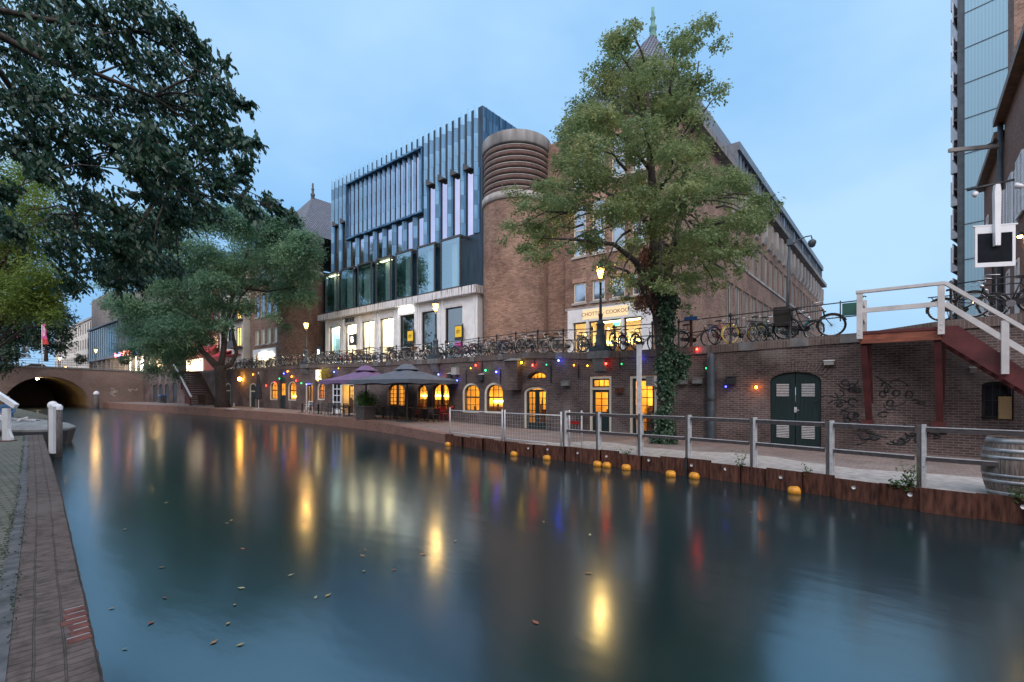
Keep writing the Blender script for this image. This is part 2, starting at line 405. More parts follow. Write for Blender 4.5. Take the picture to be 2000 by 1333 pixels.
# glass
M['glass'] = glassmat("clear_glass", (0.93, 0.95, 0.95), 0.10)
M['tealglass'] = glassmat("teal_glass", (0.58, 0.82, 0.86), 0.46, 0.015, (0.75, 0.92, 1.0))
M['shopglass'] = glassmat("shop_glass", (0.88, 0.92, 0.92), 0.14)
M['darkshopglass'] = glassmat("dark_shop_glass", (0.35, 0.42, 0.42), 0.30)
M['mirrorglass'] = mat("mirror_glass_sky_tint", (0.78, 0.68, 0.80), 0.06, 1.0, var=0.10, scale=0.35)  # lilac of the reflected dusk sky put into the glass colour
M['skyglass'] = mat("sky_glass", (0.30, 0.38, 0.46), 0.05, 0.9, var=0.25, scale=0.5)
M['teal'] = mat("teal_facade_glass", (0.045, 0.11, 0.14), 0.10, 0.2, var=0.25, scale=0.3)
M['darkglass'] = mat("dark_window_glass", (0.02, 0.025, 0.03), 0.06, 0.0, var=0.3, spec=0.8)
# light
M['lantern'] = emit("lantern_light", (1.0, 0.54, 0.15), 40.0)
M['flame'] = emit('lantern_bulb', (1.0, 0.55, 0.16), 3600.0)
def lampglass():
    m = bpy.data.materials.new('lantern_glass'); m.use_nodes = True; n, l = m.node_tree.nodes, m.node_tree.links
    n.remove(n['Principled BSDF']); t = n.new('ShaderNodeBsdfTransparent'); e = n.new('ShaderNodeEmission'); e.inputs[0].default_value = (1, .50, .10, 1); e.inputs[1].default_value = 9.0
    x = n.new('ShaderNodeMixShader'); x.inputs[0].default_value = .65; l.new(t.outputs[0], x.inputs[1]); l.new(e.outputs[0], x.inputs[2]); l.new(x.outputs[0], n['Material Output'].inputs[0]); return m
M['lampglass'] = lampglass()
M['strip'] = emit("warm_strip_light", (1.0, 0.60, 0.16), 20.0)
M['cafelamp'] = emit("cafe_ceiling_light", (1.0, 0.56, 0.13), 11.0)
M['shoplight'] = emit("shop_ceiling_light", (1.0, 0.84, 0.56), 26.0)
M['officelight'] = emit("office_light", (1.0, 0.80, 0.45), 5.0)
M['signlight'] = emit("white_sign_light", (1.0, 0.93, 0.78), 4.0)
M['fascia'] = emit("lit_fascia", (1.0, 0.72, 0.42), 0.75)
M['exit'] = emit("green_exit_light", (0.08, 0.9, 0.35), 3.0)
M['pinkneon'] = emit("pink_neon", (1.0, 0.10, 0.5), 8.0)
for nm, c, s in (('red', (1.0, 0.02, 0.01), 30), ('blue', (0.04, 0.06, 1.0), 34), ('green', (0.02, 0.8, 0.25), 9), ('yellow', (1.0, 0.55, 0.02), 28), ('orange', (1.0, 0.22, 0.01), 50)):
    M['bulb_' + nm] = emit("bulb_" + nm, c, s)
    M['bulbdim_' + nm] = emit("bulb_dim_" + nm, c, s * 0.25)

# zinc cladding: folded sheets in patchy panels
def zinc():
    m, n, l, b = newmat("blue_zinc")
    b.inputs['Metallic'].default_value = 0.55; b.inputs['Roughness'].default_value = 0.38
    uv = n.new("ShaderNodeUVMap")
    br = n.new("ShaderNodeTexBrick"); br.offset = 0.37
    br.inputs['Scale'].default_value = 1.0; br.inputs['Brick Width'].default_value = 0.38; br.inputs['Row Height'].default_value = 1.15
    br.inputs['Mortar Size'].default_value = 0.012; br.inputs['Bias'].default_value = 0.0
    br.inputs['Color1'].default_value = (0.030, 0.095, 0.185, 1); br.inputs['Color2'].default_value = (0.12, 0.265, 0.43, 1); br.inputs['Mortar'].default_value = (0.04, 0.05, 0.06, 1)
    l.new(uv.outputs[0], br.inputs['Vector'])
    z = n.new("ShaderNodeTexNoise"); z.inputs['Scale'].default_value = 1.5; z.inputs['Detail'].default_value = 6
    mp = n.new("ShaderNodeMapping"); mp.inputs['Scale'].default_value = (3, 0.5, 1)
    l.new(uv.outputs[0], mp.inputs[0]); l.new(mp.outputs[0], z.inputs['Vector'])
    r = n.new("ShaderNodeMapRange"); r.inputs['To Min'].default_value = 0.55; r.inputs['To Max'].default_value = 1.5
    l.new(z.outputs['Fac'], r.inputs['Value'])
    s = n.new("ShaderNodeVectorMath"); s.operation = 'SCALE'
    l.new(br.outputs['Color'], s.inputs[0]); l.new(r.outputs[0], s.inputs['Scale']); l.new(s.outputs[0], b.inputs['Base Color'])
    return m
M['zinc'] = zinc()
M['kerbstone'] = mat('kerb_stone', (0.115, 0.118, 0.122), .85, var=.4, scale=6, bump=.4)
M['zincshade'] = mat('zinc_painted_shade', (0.03, 0.055, 0.085), .4, .4, var=.3, scale=1.5, vs=(3, 3, .4))  # darker copy of the zinc; shade between fins put into its colour
M['railpaint'] = mat('rail_white', (0.62, 0.62, 0.63), .5, var=.12, scale=3.0)
def stained_white():
    m, n, l, b = newmat("stained_white_cornice")
    b.inputs['Roughness'].default_value = 0.6
    t = n.new("ShaderNodeTexCoord"); mp = n.new("ShaderNodeMapping"); mp.inputs['Scale'].default_value = (4, 4, 0.25)
    z = n.new("ShaderNodeTexNoise"); z.inputs['Scale'].default_value = 1.6; z.inputs['Detail'].default_value = 5
    l.new(t.outputs['Object'], mp.inputs[0]); l.new(mp.outputs[0], z.inputs['Vector'])
    r = n.new("ShaderNodeValToRGB"); r.color_ramp.elements[0].position = 0.34; r.color_ramp.elements[0].color = (0.14, 0.13, 0.13, 1)
    r.color_ramp.elements[1].position = 0.5; r.color_ramp.elements[1].color = (0.74, 0.77, 0.82, 1)
    l.new(z.outputs['Fac'], r.inputs[0]); l.new(r.outputs[0], b.inputs['Base Color'])
    return m
M['cornice'] = stained_white()
def painted_ribs():
    m, n, l, b = newmat("tower_cladding")
    b.inputs['Roughness'].default_value = 0.45; b.inputs['Base Color'].default_value = (0.33, 0.47, 0.56, 1)
    uv = n.new("ShaderNodeUVMap"); w = n.new("ShaderNodeTexWave"); w.inputs['Scale'].default_value = 1.6; w.bands_direction = 'X'
    l.new(uv.outputs[0], w.inputs['Vector'])
    r = n.new("ShaderNodeValToRGB"); r.color_ramp.elements[0].color = (0.25, 0.46, 0.60, 1); r.color_ramp.elements[1].color = (0.30, 0.53, 0.68, 1)  # rib light and shade painted as two blues on a flat wall
    l.new(w.outputs['Fac'], r.inputs[0]); l.new(r.outputs[0], b.inputs['Base Color'])
    return m
M['painted_ribs'] = painted_ribs()
# ------------------------------------------------------------------ walls with real openings
def arch_top(op):
    x0, x1, zt, rise = op['x0'], op['x1'], op['z1'], op.get('rise', 0.0)
    xc, hw = (x0 + x1) / 2, (x1 - x0) / 2
    def f(x):
        if rise <= 0: return zt
        q = max(0.0, 1 - ((x - xc) / hw) ** 2)
        return zt - rise + rise * math.sqrt(q)
    return f
def wall_panel(mb, x0, x1, yf, zb, zt, ops=(), depth=0.25, extra=()):
    cuts = {x0, x1} | {x for x in extra if x0 < x < x1}
    for op in ops:
        n = 10 if op.get('rise', 0) > 0 else 1
        for i in range(n + 1):
            t = i / n
            if n > 1: t = 0.5 - 0.5 * math.cos(PI * t)
            cuts.add(op['x0'] + (op['x1'] - op['x0']) * t)
    cs = sorted(cuts)
    cs = [c for i, c in enumerate(cs) if i == 0 or c - cs[i - 1] > 1e-5]
    fb = zb if callable(zb) else (lambda x: zb)
    ft = zt if callable(zt) else (lambda x: zt)
    for a, b in zip(cs[:-1], cs[1:]):
        m = (a + b) / 2
        here = sorted([o for o in ops if o['x0'] < m < o['x1']], key=lambda o: o['z0'])
        lo = (fb(a), fb(b))
        for o in here:
            f = arch_top(o)
            if o['z0'] > max(lo) + 1e-4:
                mb.quad((a, yf(a), lo[0]), (b, yf(b), lo[1]), (b, yf(b), o['z0']), (a, yf(a), o['z0']))
            ta, tb = f(a), f(b)
            mb.quad((a, yf(a), o['z0']), (b, yf(b), o['z0']), (b, yf(b) + depth, o['z0']), (a, yf(a) + depth, o['z0']))
            mb.quad((a, yf(a), ta), (a, yf(a) + depth, ta), (b, yf(b) + depth, tb), (b, yf(b), tb))
            lo = (ta, tb)
        mb.quad((a, yf(a), lo[0]), (b, yf(b), lo[1]), (b, yf(b), ft(b)), (a, yf(a), ft(a)))
    for o in ops:
        f = arch_top(o)
        for x, s in ((o['x0'], 1), (o['x1'], -1)):
            y = yf(x); z1 = f(x)
            q = [(x, y, o['z0']), (x, y + depth, o['z0']), (x, y + depth, z1), (x, y, z1)]
            mb.quad(*(q if s > 0 else q[::-1]))

def outline(x0, x1, z0, z1, rise, n=12):
    f = arch_top(dict(x0=x0, x1=x1, z1=z1, rise=rise))
    pts = [(x0, z0)]
    if rise > 0:
        for i in range(n + 1):
            x = x0 + (x1 - x0) * (0.5 - 0.5 * math.cos(PI * i / n)); pts.append((x, f(x)))
    else:
        pts += [(x0, z1), (x1, z1)]
    pts.append((x1, z0))
    return pts
def frame_band(mb, x0, x1, z0, z1, rise, t, y0, y1, bottom=True):
    """frame ring between an outline and the same outline inset by t, from y0 (front) to y1"""
    o = outline(x0, x1, z0, z1, rise); i = outline(x0 + t, x1 - t, z0 + (t if bottom else 0), z1 - t, max(0, rise - t * 0.6) if rise > 0 else 0)
    k = len(o); rng = range(k) if bottom else range(k - 1)
    for a in rng:
        b = (a + 1) % k
        O1, O2, I1, I2 = o[a], o[b], i[a], i[b]
        mb.quad((O1[0], y0, O1[1]), (I1[0], y0, I1[1]), (I2[0], y0, I2[1]), (O2[0], y0, O2[1]))
        mb.quad((I1[0], y0, I1[1]), (I1[0], y1, I1[1]), (I2[0], y1, I2[1]), (I2[0], y0, I2[1]))
        mb.quad((O1[0], y1, O1[1]), (O1[0], y0, O1[1]), (O2[0], y0, O2[1]), (O2[0], y1, O2[1]))
def pane_poly(x0, x1, z0, z1, rise, y):
    mb = MB(); mb.quad(*[(p[0], y, p[1]) for p in outline(x0, x1, z0, z1, rise)]); return mb
def muntins(mb, x0, x1, z0, z1, rise, nx, zs, y, w=0.03, d=0.03):
    f = arch_top(dict(x0=x0, x1=x1, z1=z1, rise=rise))
    for i in range(1, nx):
        x = x0 + (x1 - x0) * i / nx
        mb.box(x - w / 2, x + w / 2, y, y + d, z0, f(x) - 0.01)
    xc, hw = (x0 + x1) / 2, (x1 - x0) / 2
    for z in zs:
        h = hw
        if rise > 0 and z > z1 - rise:
            q = 1 - ((z - (z1 - rise)) / rise) ** 2
            h = hw * math.sqrt(max(0.0, q))
        mb.box(xc - h + 0.005, xc + h - 0.005, y + 0.003, y + d - 0.003, z - w / 2, z + w / 2)

def window(parent, x0, x1, z0, z1, y, rise=0, outer=None, ot=0.09, inner='dark', it=0.05, nx=2, zs=(), glass='glass', name='window', label=None, sill=False, mid=None, mw=0.03, proud=0.03):
    """window = frame mesh (> pane): outer painted frame flush with the wall, dark sash behind, glazing bars"""
    r = bpy.data.objects.new(name, None); COL.objects.link(r); r.parent = parent; r.location = (0, y, 0)
    if label: r['label'] = label
    if outer:
        mb = MB(); frame_band(mb, x0, x1, z0, z1, rise, ot, -proud, 0.10)
        mb.build('frame', M[outer], r)
        x0, x1, z0, z1 = x0 + ot, x1 - ot, z0 + ot, z1 - ot; rise = max(0, rise - ot * 0.6) if rise else 0
    mb = MB(); frame_band(mb, x0, x1, z0, z1, rise, it, 0.05, 0.12)
    a, b, c, d = x0 + it, x1 - it, z0 + it, z1 - it; rr = max(0, rise - it * 0.6) if rise else 0
    muntins(mb, a, b, c, d, rr, nx, zs, 0.07, mw)
    if mid: mb.box(a, b, 0.05, 0.11, mid - 0.045, mid + 0.045)
    mb.build('sash', M[inner], r)
    pane_poly(a, b, c, d, rr, 0.10).build('pane', M[glass], r)
    if sill:
        mb = MB(); mb.box(x0 - 0.12, x1 + 0.12, -0.09, 0.02, z0 - 0.14, z0 - 0.035); mb.build('sill', M['stone'], r)
    return r

# ------------------------------------------------------------------ water
def water():
    m, n, l, b = newmat("canal_water")
    b.inputs['Base Color'].default_value = (0.010, 0.026, 0.030, 1); b.inputs['Roughness'].default_value = 0.13
    b.inputs['IOR'].default_value = 2.6; b.inputs['Specular IOR Level'].default_value = 0.5; b.inputs['Specular Tint'].default_value = (0.68, 0.92, 1.0, 1)
    t = n.new("ShaderNodeTexCoord"); mp = n.new("ShaderNodeMapping"); mp.inputs['Rotation'].default_value = (0, 0, rad(YAW)); mp.inputs['Scale'].default_value = (0.9, 2.6, 1)
    z = n.new("ShaderNodeTexNoise"); z.inputs['Scale'].default_value = 1.1; z.inputs['Detail'].default_value = 3
    l.new(t.outputs['Object'], mp.inputs[0]); l.new(mp.outputs[0], z.inputs['Vector'])
    bp = n.new("ShaderNodeBump"); bp.inputs['Strength'].default_value = 0.07; bp.inputs['Distance'].default_value = 0.05
    l.new(z.outputs['Fac'], bp.inputs['Height']); l.new(bp.outputs[0], b.inputs['Normal'])
    r = n.new("ShaderNodeMapRange"); r.inputs['To Min'].default_value = 0.15; r.inputs['To Max'].default_value = 0.19
    z2 = n.new("ShaderNodeTexNoise"); z2.inputs['Scale'].default_value = 0.25
    l.new(t.outputs['Object'], z2.inputs['Vector']); l.new(z2.outputs['Fac'], r.inputs['Value']); l.new(r.outputs[0], b.inputs['Roughness'])
    mb = MB(); mb.quad((-170, -30, 0), (40, -30, 0), (40, 24, 0), (-170, 24, 0))
    tag(mb.build('canal_water', m), 'dark still canal water with lamp reflections', 'water', kind='structure')
water()
# ground under everything, to the horizon
mb = MB(); mb.quad((-900, -900, -1.2), (900, -900, -1.2), (900, 900, -1.2), (-900, 900, -1.2))
tag(mb.build('ground', M['street']), 'ground under the town', 'ground', kind='structure')

# ------------------------------------------------------------------ wharf on the far bank
mb = MB()
xs = sorted(set([x for x, _ in EDGE] + [x for x, _ in WALL] + [-13, -14, -16, -17, -30, -40, -65, -85]), reverse=True)
for a, b in zip(xs[:-1], xs[1:]):
    mb.quad((b, ey(b) + 0.06, fz(b)), (a, ey(a) + 0.06, fz(a)), (a, wy(a) + 0.3, fz(a)), (b, wy(b) + 0.3, fz(b)))
tag(mb.build('wharf', M['paver']), 'brick paved lower wharf along the cellars', 'wharf', kind='structure')
mb = MB()
sx = [x for x in np.linspace(-10.5, 8, 30)]
random.seed(3)
front = [ey(x) + 0.10 for x in sx]
back = [ey(x) + 2.3 + 0.28 * math.sin(x * 1.3) + random.uniform(-.12, .12) - (1.6 if x < -9.5 else 0) for x in sx]
for i in range(len(sx) - 1):
    mb.quad((sx[i], front[i], fz(sx[i]) + .006), (sx[i + 1], front[i + 1], fz(sx[i + 1]) + .006), (sx[i + 1], back[i + 1], fz(sx[i + 1]) + .006), (sx[i], back[i], fz(sx[i]) + .006))
tag(mb.build('sand_strip', M['sand']), 'pale gritty strip behind the sheet piling', 'path', kind='structure')
# red brick edge of the wharf, stepping down to the water
mb = MB()
xs2 = [x for x in xs if x <= -15.3]
for a, b in zip(xs2[:-1], xs2[1:]):
    ya, yb, za, zb_ = ey(a), ey(b), fz(a), fz(b)
    mb.quad((b, yb, -0.4), (a, ya, -0.4), (a, ya, za + .01), (b, yb, zb_ + .01))
    mb.quad((b, yb, zb_ + .01), (a, ya, za + .01), (a, ya + 0.55, za + .012), (b, yb + 0.55, zb_ + .012))
tag(mb.build('wharf_edge', M['redpaver']), 'red brick edge of the wharf above the water', 'kerb', kind='structure')

# ------------------------------------------------------------------ street level behind the quay wall
mb = MB()
xs3 = sorted(set([x for x, _ in WALL] + [x for x, _ in WTOP]), reverse=True)
for a, b in zip(xs3[:-1], xs3[1:]):
    mb.quad((b, wy(b) + 0.32, wz(b) - 0.03), (a, wy(a) + 0.32, wz(a) - 0.03), (a, 220, wz(a) - 0.03), (b, 220, wz(b) - 0.03))
mb.quad((12, 19.3, wz(12) - .03), (220, 19.3, wz(12) - .03), (220, 220, wz(12) - .03), (12, 220, wz(12) - .03))
mb.quad((-330, 10, 5.45), (-107.5, 10, 5.45), (-107.5, 220, 5.45), (-330, 220, 5.45))
mb.quad((-107.5, 22.2, 5.46), (-93.7, 22.2, 5.46), (-93.7, 220, 5.46), (-107.5, 220, 5.46))
tag(mb.build('street', M['street']), 'upper street paved in brick behind the railing', 'street', kind='structure')

# ------------------------------------------------------------------ quay wall with cellar openings
OPS = []          # opening records: dict + how to dress them
def op_px(u0, u1, vt, vb, rise=0.0, **k):
    a, b = onWall(u0, vb), onWall(u1, vb)
    um = (u0 + u1) / 2
    z1 = onWall(um, vt).z; z0 = onWall(um, vb).z
    d = dict(x0=a.x, x1=b.x, z0=z0, z1=z1, rise=rise); d.update(k); OPS.append(d); return d
def floor_op(u0, u1, vt, rise=0.0, lift=0.03, **k):
    d = op_px(u0, u1, vt, 840, rise, **k); d['z0'] = fz((d['x0'] + d['x1']) / 2) + lift; return d
W_A = op_px(906, 936, 748, 807, 0.55, dress='sash')
W_B = op_px(949.5, 982, 747, 808.5, 0.6, dress='sash')
D_ARCH = floor_op(1026, 1068, 755, 0.30, dress='cafedoor')
FAN = op_px(1031, 1068, 727, 740, 0.42, dress='fan')
D_TR = floor_op(1151, 1194, 735, dress='transomdoor')
D_TALL = floor_op(1229, 1283, 734, dress='talldoor')
D_GREEN = floor_op(1504, 1604, 727, 0.30, dress='greendoor')
W_DARK = op_px(1917, 1980, 745, 820, 0.12, dress='dark')
P1 = floor_op(757, 790, 750, 0.5, lift=0.75, dress='cafe')
P2 = op_px(814.5, 834, 752, 797, 0.45, dress='cafe')
P3 = floor_op(843.5, 876.5, 749, 0.5, lift=0.6, dress='cafe')
P4 = op_px(620, 634, 747, 782, 0.5, dress='sash2')
P5 = op_px(527, 542, 745, 782, 0.5, dress='sashdim')
P6 = op_px(562.5, 578.5, 745, 783, 0.55, dress='sashdim')
P7 = floor_op(545.5, 557.5, 738, dress='narrowdoor')
P8 = floor_op(597, 611, 749, dress='litdoor')
P9 = floor_op(487, 500, 748, 0.4, dress='plaindoor')
P10 = floor_op(439, 450.5, 748, 0.4, dress='plaindoor')
P11 = floor_op(664, 691, 750, dress='wideopen')
B1 = floor_op(299, 307, 752, 0.3, dress='graffdoor')
B2 = floor_op(311, 318, 751, 0.3, dress='graffdoor')
B3 = floor_op(322, 330, 751, 0.3, dress='graffdoor')
B4 = floor_op(337, 345.5, 749, dress='graffdoor')
B5 = floor_op(361, 374, 748, 0.3, dress='marooondoor')
quay = thing('quay_wall', 'long dark brick quay wall with lit cellar doors and windows along the wharf', 'wall')
mb = MB()
xw = [x for x, _ in WALL] + [x for x, _ in WTOP]
wall_panel(mb, -93.7, 11.9, wy, lambda x: fz(x) - 0.4, lambda x: wz(x) - 0.28, OPS, 0.30, xw)
# solid back, top
xs4 = sorted(set(x for x in xw if -93.7 <= x <= 11.9) | {-93.7, 11.9})
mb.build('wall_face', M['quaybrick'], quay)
mb = MB()
for a, b in zip(xs4[:-1], xs4[1:]):
    ya, yb, za, zb_ = wy(a), wy(b), wz(a), wz(b)
    mb.quad((a, ya - .05, za - .29), (b, yb - .05, zb_ - .29), (b, yb - .05, zb_), (a, ya - .05, za))
    mb.quad((a, ya - .05, za), (b, yb - .05, zb_), (b, yb + .45, zb_), (a, ya + .45, za))
    mb.quad((a, ya + .02, za - .29), (b, yb + .02, zb_ - .29), (b, yb - .05, zb_ - .29), (a, ya - .05, za - .29))
    mb.quad((a, ya + .45, za), (b, yb + .45, zb_), (b, yb + .45, zb_ - .4), (a, ya + .45, za - .4))
mb.build('coping', brick("wall_coping", (0.13, 0.10, 0.095), (0.20, 0.155, 0.145), (0.22, 0.2, 0.19), bw=0.085, rh=0.5, ms=0.01, off=0, dirt=(0.5, 0.55, 0.45), dirt_amt=0.8), quay)

def room(xa, xb, za, zb_, depth=2.6, wall='warmwall', lamp='cafelamp', strip=None, floor='wood', counter=True, y0=None, lampz=None, extra=0.25):
    """a real little room behind an opening: walls, lamp under the ceiling, a lit strip over a dark counter"""
    y = (max(wy(xa), wy(xb)) + 0.31) if y0 is None else y0
    r = bpy.data.objects.new('interior', None); COL.objects.link(r)
    xa, xb = xa - extra, xb + extra
    mb = MB()
    mb.quad((xa, y + depth, za), (xb, y + depth, za), (xb, y + depth, zb_), (xa, y + depth, zb_))
    mb.quad((xa, y, za), (xa, y + depth, za), (xa, y + depth, zb_), (xa, y, zb_))
    mb.quad((xb, y + depth, za), (xb, y, za), (xb, y, zb_), (xb, y + depth, zb_))
    mb.quad((xa, y, zb_), (xa, y + depth, zb_), (xb, y + depth, zb_), (xb, y, zb_))
    mb.build('room_walls', M[wall], r)
    mb = MB(); mb.quad((xa, y - .1, za), (xb, y - .1, za), (xb, y + depth, za), (xa, y + depth, za)); mb.build('floor_boards', M[floor], r)
    zl = (zb_ - 0.06) if lampz is None else lampz
    mb = MB(); mb.box(xa + (xb - xa) * .2, xb - (xb - xa) * .2, y + depth * .35, y + depth * .7, zl - .05, zl); mb.build('ceiling_lamp', M[lamp], r)
    if strip is not None:
        mb = MB(); mb.box(xa + .15, xb - .15, y + depth - .16, y + depth - .05, strip, strip + .10); mb.build('strip_light', M['strip'], r)
    if counter:
        mb = MB(); mb.box(xa + .05, xb - .05, y + depth - .55, y + depth - .02, za, za + (strip - za if strip else 1.1) - 0.25)
        random.seed(int(abs(xa) * 10))
        for i in range(5):
            x = random.uniform(xa + .3, xb - .3); h = random.uniform(.5, .95)
            mb.box(x - .25, x + .25, y + depth * .35, y + depth * .5, za, za + h)
            mb.box(x - .04, x + .04, y + depth * .2, y + depth * .25, za, za + h + .3)
        mb.build('counter', M['wood'], r)
    return r
def nest(o, parent): o.parent = parent; return o

# dress the openings
for o in OPS:
    x0, x1, z0, z1, rise, dr = o['x0'], o['x1'], o['z0'], o['z1'], o['rise'], o['dress']
    y = wy((x0 + x1) / 2) + 0.06; zf = fz((x0 + x1) / 2); h = z1 - z0; w = x1 - x0
    G = 0.012
    x0g, x1g, z1g = x0 + G, x1 - G, z1 - G
    if dr in ('sash', 'sash2', 'sashdim'):
        window(quay, x0g, x1g, z0 + G, z1g, y, rise, 'cream', 0.11, 'dark', 0.05, 3 if dr != 'sashdim' else 2, (z0 + h * .27, z0 + h * .76), mid=z0 + h * .52)
    elif dr == 'cafe':
        window(quay, x0g, x1g, z0 + G, z1g, y + .08, rise, None, 0, 'dark', 0.05, 5 if w > 1.2 else 3, [z0 + h * t for t in (.18, .36, .54, .74)], mw=0.035)
        if w > 1.2:
            b = MB(); b.box((x0 + x1) / 2 - .1, (x0 + x1) / 2 + .1, y + .09, y + .17, z0 + .05, z1 - .08); b.build('post', M['dark'], quay)
    elif dr == 'fan':
        window(quay, x0g, x1g, z0 + G, z1g, y + .08, rise, None, 0, 'dark', 0.04, 5, ())
    elif dr in ('cafedoor', 'transomdoor', 'talldoor', 'narrowdoor', 'litdoor', 'wideopen'):
        d = bpy.data.objects.new('door', None); COL.objects.link(d); d.parent = quay
        b = MB()
        if dr != 'narrowdoor': frame_band(b, x0g, x1g, z0, z1g, rise, 0.10, y - .03, y + .14, bottom=False); b.build('door_frame', M['cream'], d)
        ia, ib, iz = x0g + .10, x1g - .10, z1g - .10
        if dr == 'narrowdoor': ia, ib, iz = x0g, x1g, z1g
        b = MB(); g = []
        def leaf(a, c, zt_, zl, nx, rows, rs=0.0):
            s = 0.11
            for q in ((a, a + s), (c - s, c)): b.box(q[0], q[1], y + .05, y + .11, z0, zt_)
            b.box(a + s, c - s, y + .05, y + .11, zt_ - s, zt_); b.box(a + s, c - s, y + .05, y + .11, z0, zl)
            muntins(b, a + s, c - s, zl, zt_ - s, 0, nx, [zl + (zt_ - s - zl) * i / rows for i in range(1, rows)], y + .065)
            g.append((a + s, c - s, zl, zt_ - s))
        if dr == 'cafedoor':
            xm = (ia + ib) / 2
            leaf(ia, xm - .01, iz - .05, z0 + .3, 2, 5); leaf(xm + .01, ib, iz - .05, z0 + .3, 2, 5)
            b.box(xm - .07, xm + .07, y + .03, y + .05, z0, iz - .04)
        elif dr == 'transomdoor':
            zt_ = z0 + (iz - z0) * .80
            frame_band(b, ia, ib, zt_ + .10, iz, 0, .06, y + .05, y + .11); muntins(b, ia + .06, ib - .06, zt_ + .16, iz - .06, 0, 3, (), y + .065)
            g.append((ia + .06, ib - .06, zt_ + .16, iz - .06))
            b2 = MB(); b2.box(ia - .002, ib + .002, y - .02, y + .13, zt_, zt_ + .097); b2.build('transom_bar', M['cream'], d)
            leaf(ia, ib, zt_ - .004, z0 + .95, 2, 3)
        elif dr == 'talldoor': leaf(ia, ib, iz, z0 + .22, 3, 6)
        elif dr == 'narrowdoor':
            leaf(ia, ib, iz - .45, z0 + 1.25, 2, 2); b.box(ia, ib, y + .05, y + .11, iz - .448, iz)
        elif dr == 'litdoor':
            zt_ = z0 + 2.25
            leaf(ia, ia + (ib - ia) * .55, zt_, z0 + .4, 1, 1)
            frame_band(b, ia, ib, zt_ + .1, iz, 0, .05, y + .05, y + .11); muntins(b, ia + .05, ib - .05, zt_ + .15, iz - .05, 0, 2, (zt_ + .4,), y + .065)
        else:
            leaf(ib - (ib - ia) * .42, ib, iz, z0 + .3, 2, 5)
        b.build('door_leaf', M['green' if dr in ('cafedoor', 'transomdoor', 'talldoor', 'narrowdoor') else 'dark'], d)
        b = MB()
        for q in g: b.quad((q[0], y + .08, q[2]), (q[1], y + .08, q[2]), (q[1], y + .08, q[3]), (q[0], y + .08, q[3]))
        b.build('pane', M['glass'], d)
    elif dr == 'greendoor':
        d = bpy.data.objects.new('door', None); COL.objects.link(d); d.parent = quay; d['label'] = 'wide dark green double door with louvre vents'
        f = arch_top(o); xm = (x0 + x1) / 2
        for s, (a, c) in enumerate(((x0g, xm - .012), (xm + .012, x1g))):
            b = MB(); N = 8
            poly = [(a, z0)] + [(a + (c - a) * i / N, f(a + (c - a) * i / N) - .02) for i in range(N + 1)] + [(c, z0)]
            b.prism(poly, y + .03, y + .10, 'y')
            for i in range(1, 6):
                x = a + (c - a) * i / 6; b.box(x - .008, x + .008, y + .022, y + .03, z0 + .05, f(x) - .12)
            l_ = b.build('door_leaf', M['green'], d)
            for zc in (z1 - .62, z0 + .45):
                b = MB(); xc = (a + c) / 2
                for i in range(8): b.box(xc - .19, xc + .19, y - .004, y + .019, zc - .2 + i * .055, zc - .2 + i * .055 + .03)
                b.build('vent_slats', M['galv'], l_)
        b = MB(); b.box(xm - .03, xm + .05, y - .01, y + .02, z0 + 1.12, z0 + 1.3); b.tube([(xm + .02, y - .06, z0 + 1.2), (xm + .12, y - .06, z0 + 1.2)], .012); b.build('handle', M['galv'], d)
        # brick arch ring, proud of the wall
        b = MB(); NB = 22
        for i in range(NB):
            t0, t1 = i / NB + .006, (i + 1) / NB - .006
            xa_, xb_ = x0 - .12 + (w + .24) * t0, x0 - .12 + (w + .24) * t1
            ra = (t0 - .5) * .5; rb = (t1 - .5) * .5
            fa = z1 - rise + rise * math.sqrt(max(0, 1 - (2 * t0 - 1) ** 2 * .97)); fb_ = z1 - rise + rise * math.sqrt(max(0, 1 - (2 * t1 - 1) ** 2 * .97))
            b.prism([(xa_, fa + .015), (xb_, fb_ + .015), (xb_ + rb, fb_ + .34), (xa_ + ra, fa + .34)], y - .085, y - .055, 'y')
        b.build('brick_arch', M['quaybrick'], quay)
    elif dr == 'dark':
        window(quay, x0g, x1g, z0 + G, z1g, y + .1, rise, None, 0, 'dark', .08, 3, (z0 + h * .5,), 'darkglass')
        b = MB(); b.box(x1g - .28, x1g - .02, y - .03, y + .06, z0 + .02, z0 + h * .6); b.build('plank', mat("raw_plank", (0.42, 0.30, 0.15), .7), quay)
    else:
        d = bpy.data.objects.new('door', None); COL.objects.link(d); d.parent = quay
        if dr == 'plaindoor':
            b = MB(); frame_band(b, x0g, x1g, z0, z1g, rise, .14, y - .03, y + .10, bottom=False); b.box(x0g + .14, x1g - .14, y, y + .08, z1 - .95, z1 - .83); b.build('door_frame', M['cream'], d)
        b = MB(); b.prism(outline(x0g + .02, x1g - .02, z0, z1g - .02, rise), y + .06, y + .12, 'y')
        n_ = 3
        for i in range(1, n_): b.box(x0 + w * i / n_ - .01, x0 + w * i / n_ + .01, y + .05, y + .06, z0 + .1, z1 - .4)
        b.build('door_leaf', M['maroon' if dr == 'marooondoor' else ('bluegrey' if dr == 'graffdoor' else 'green')], d)
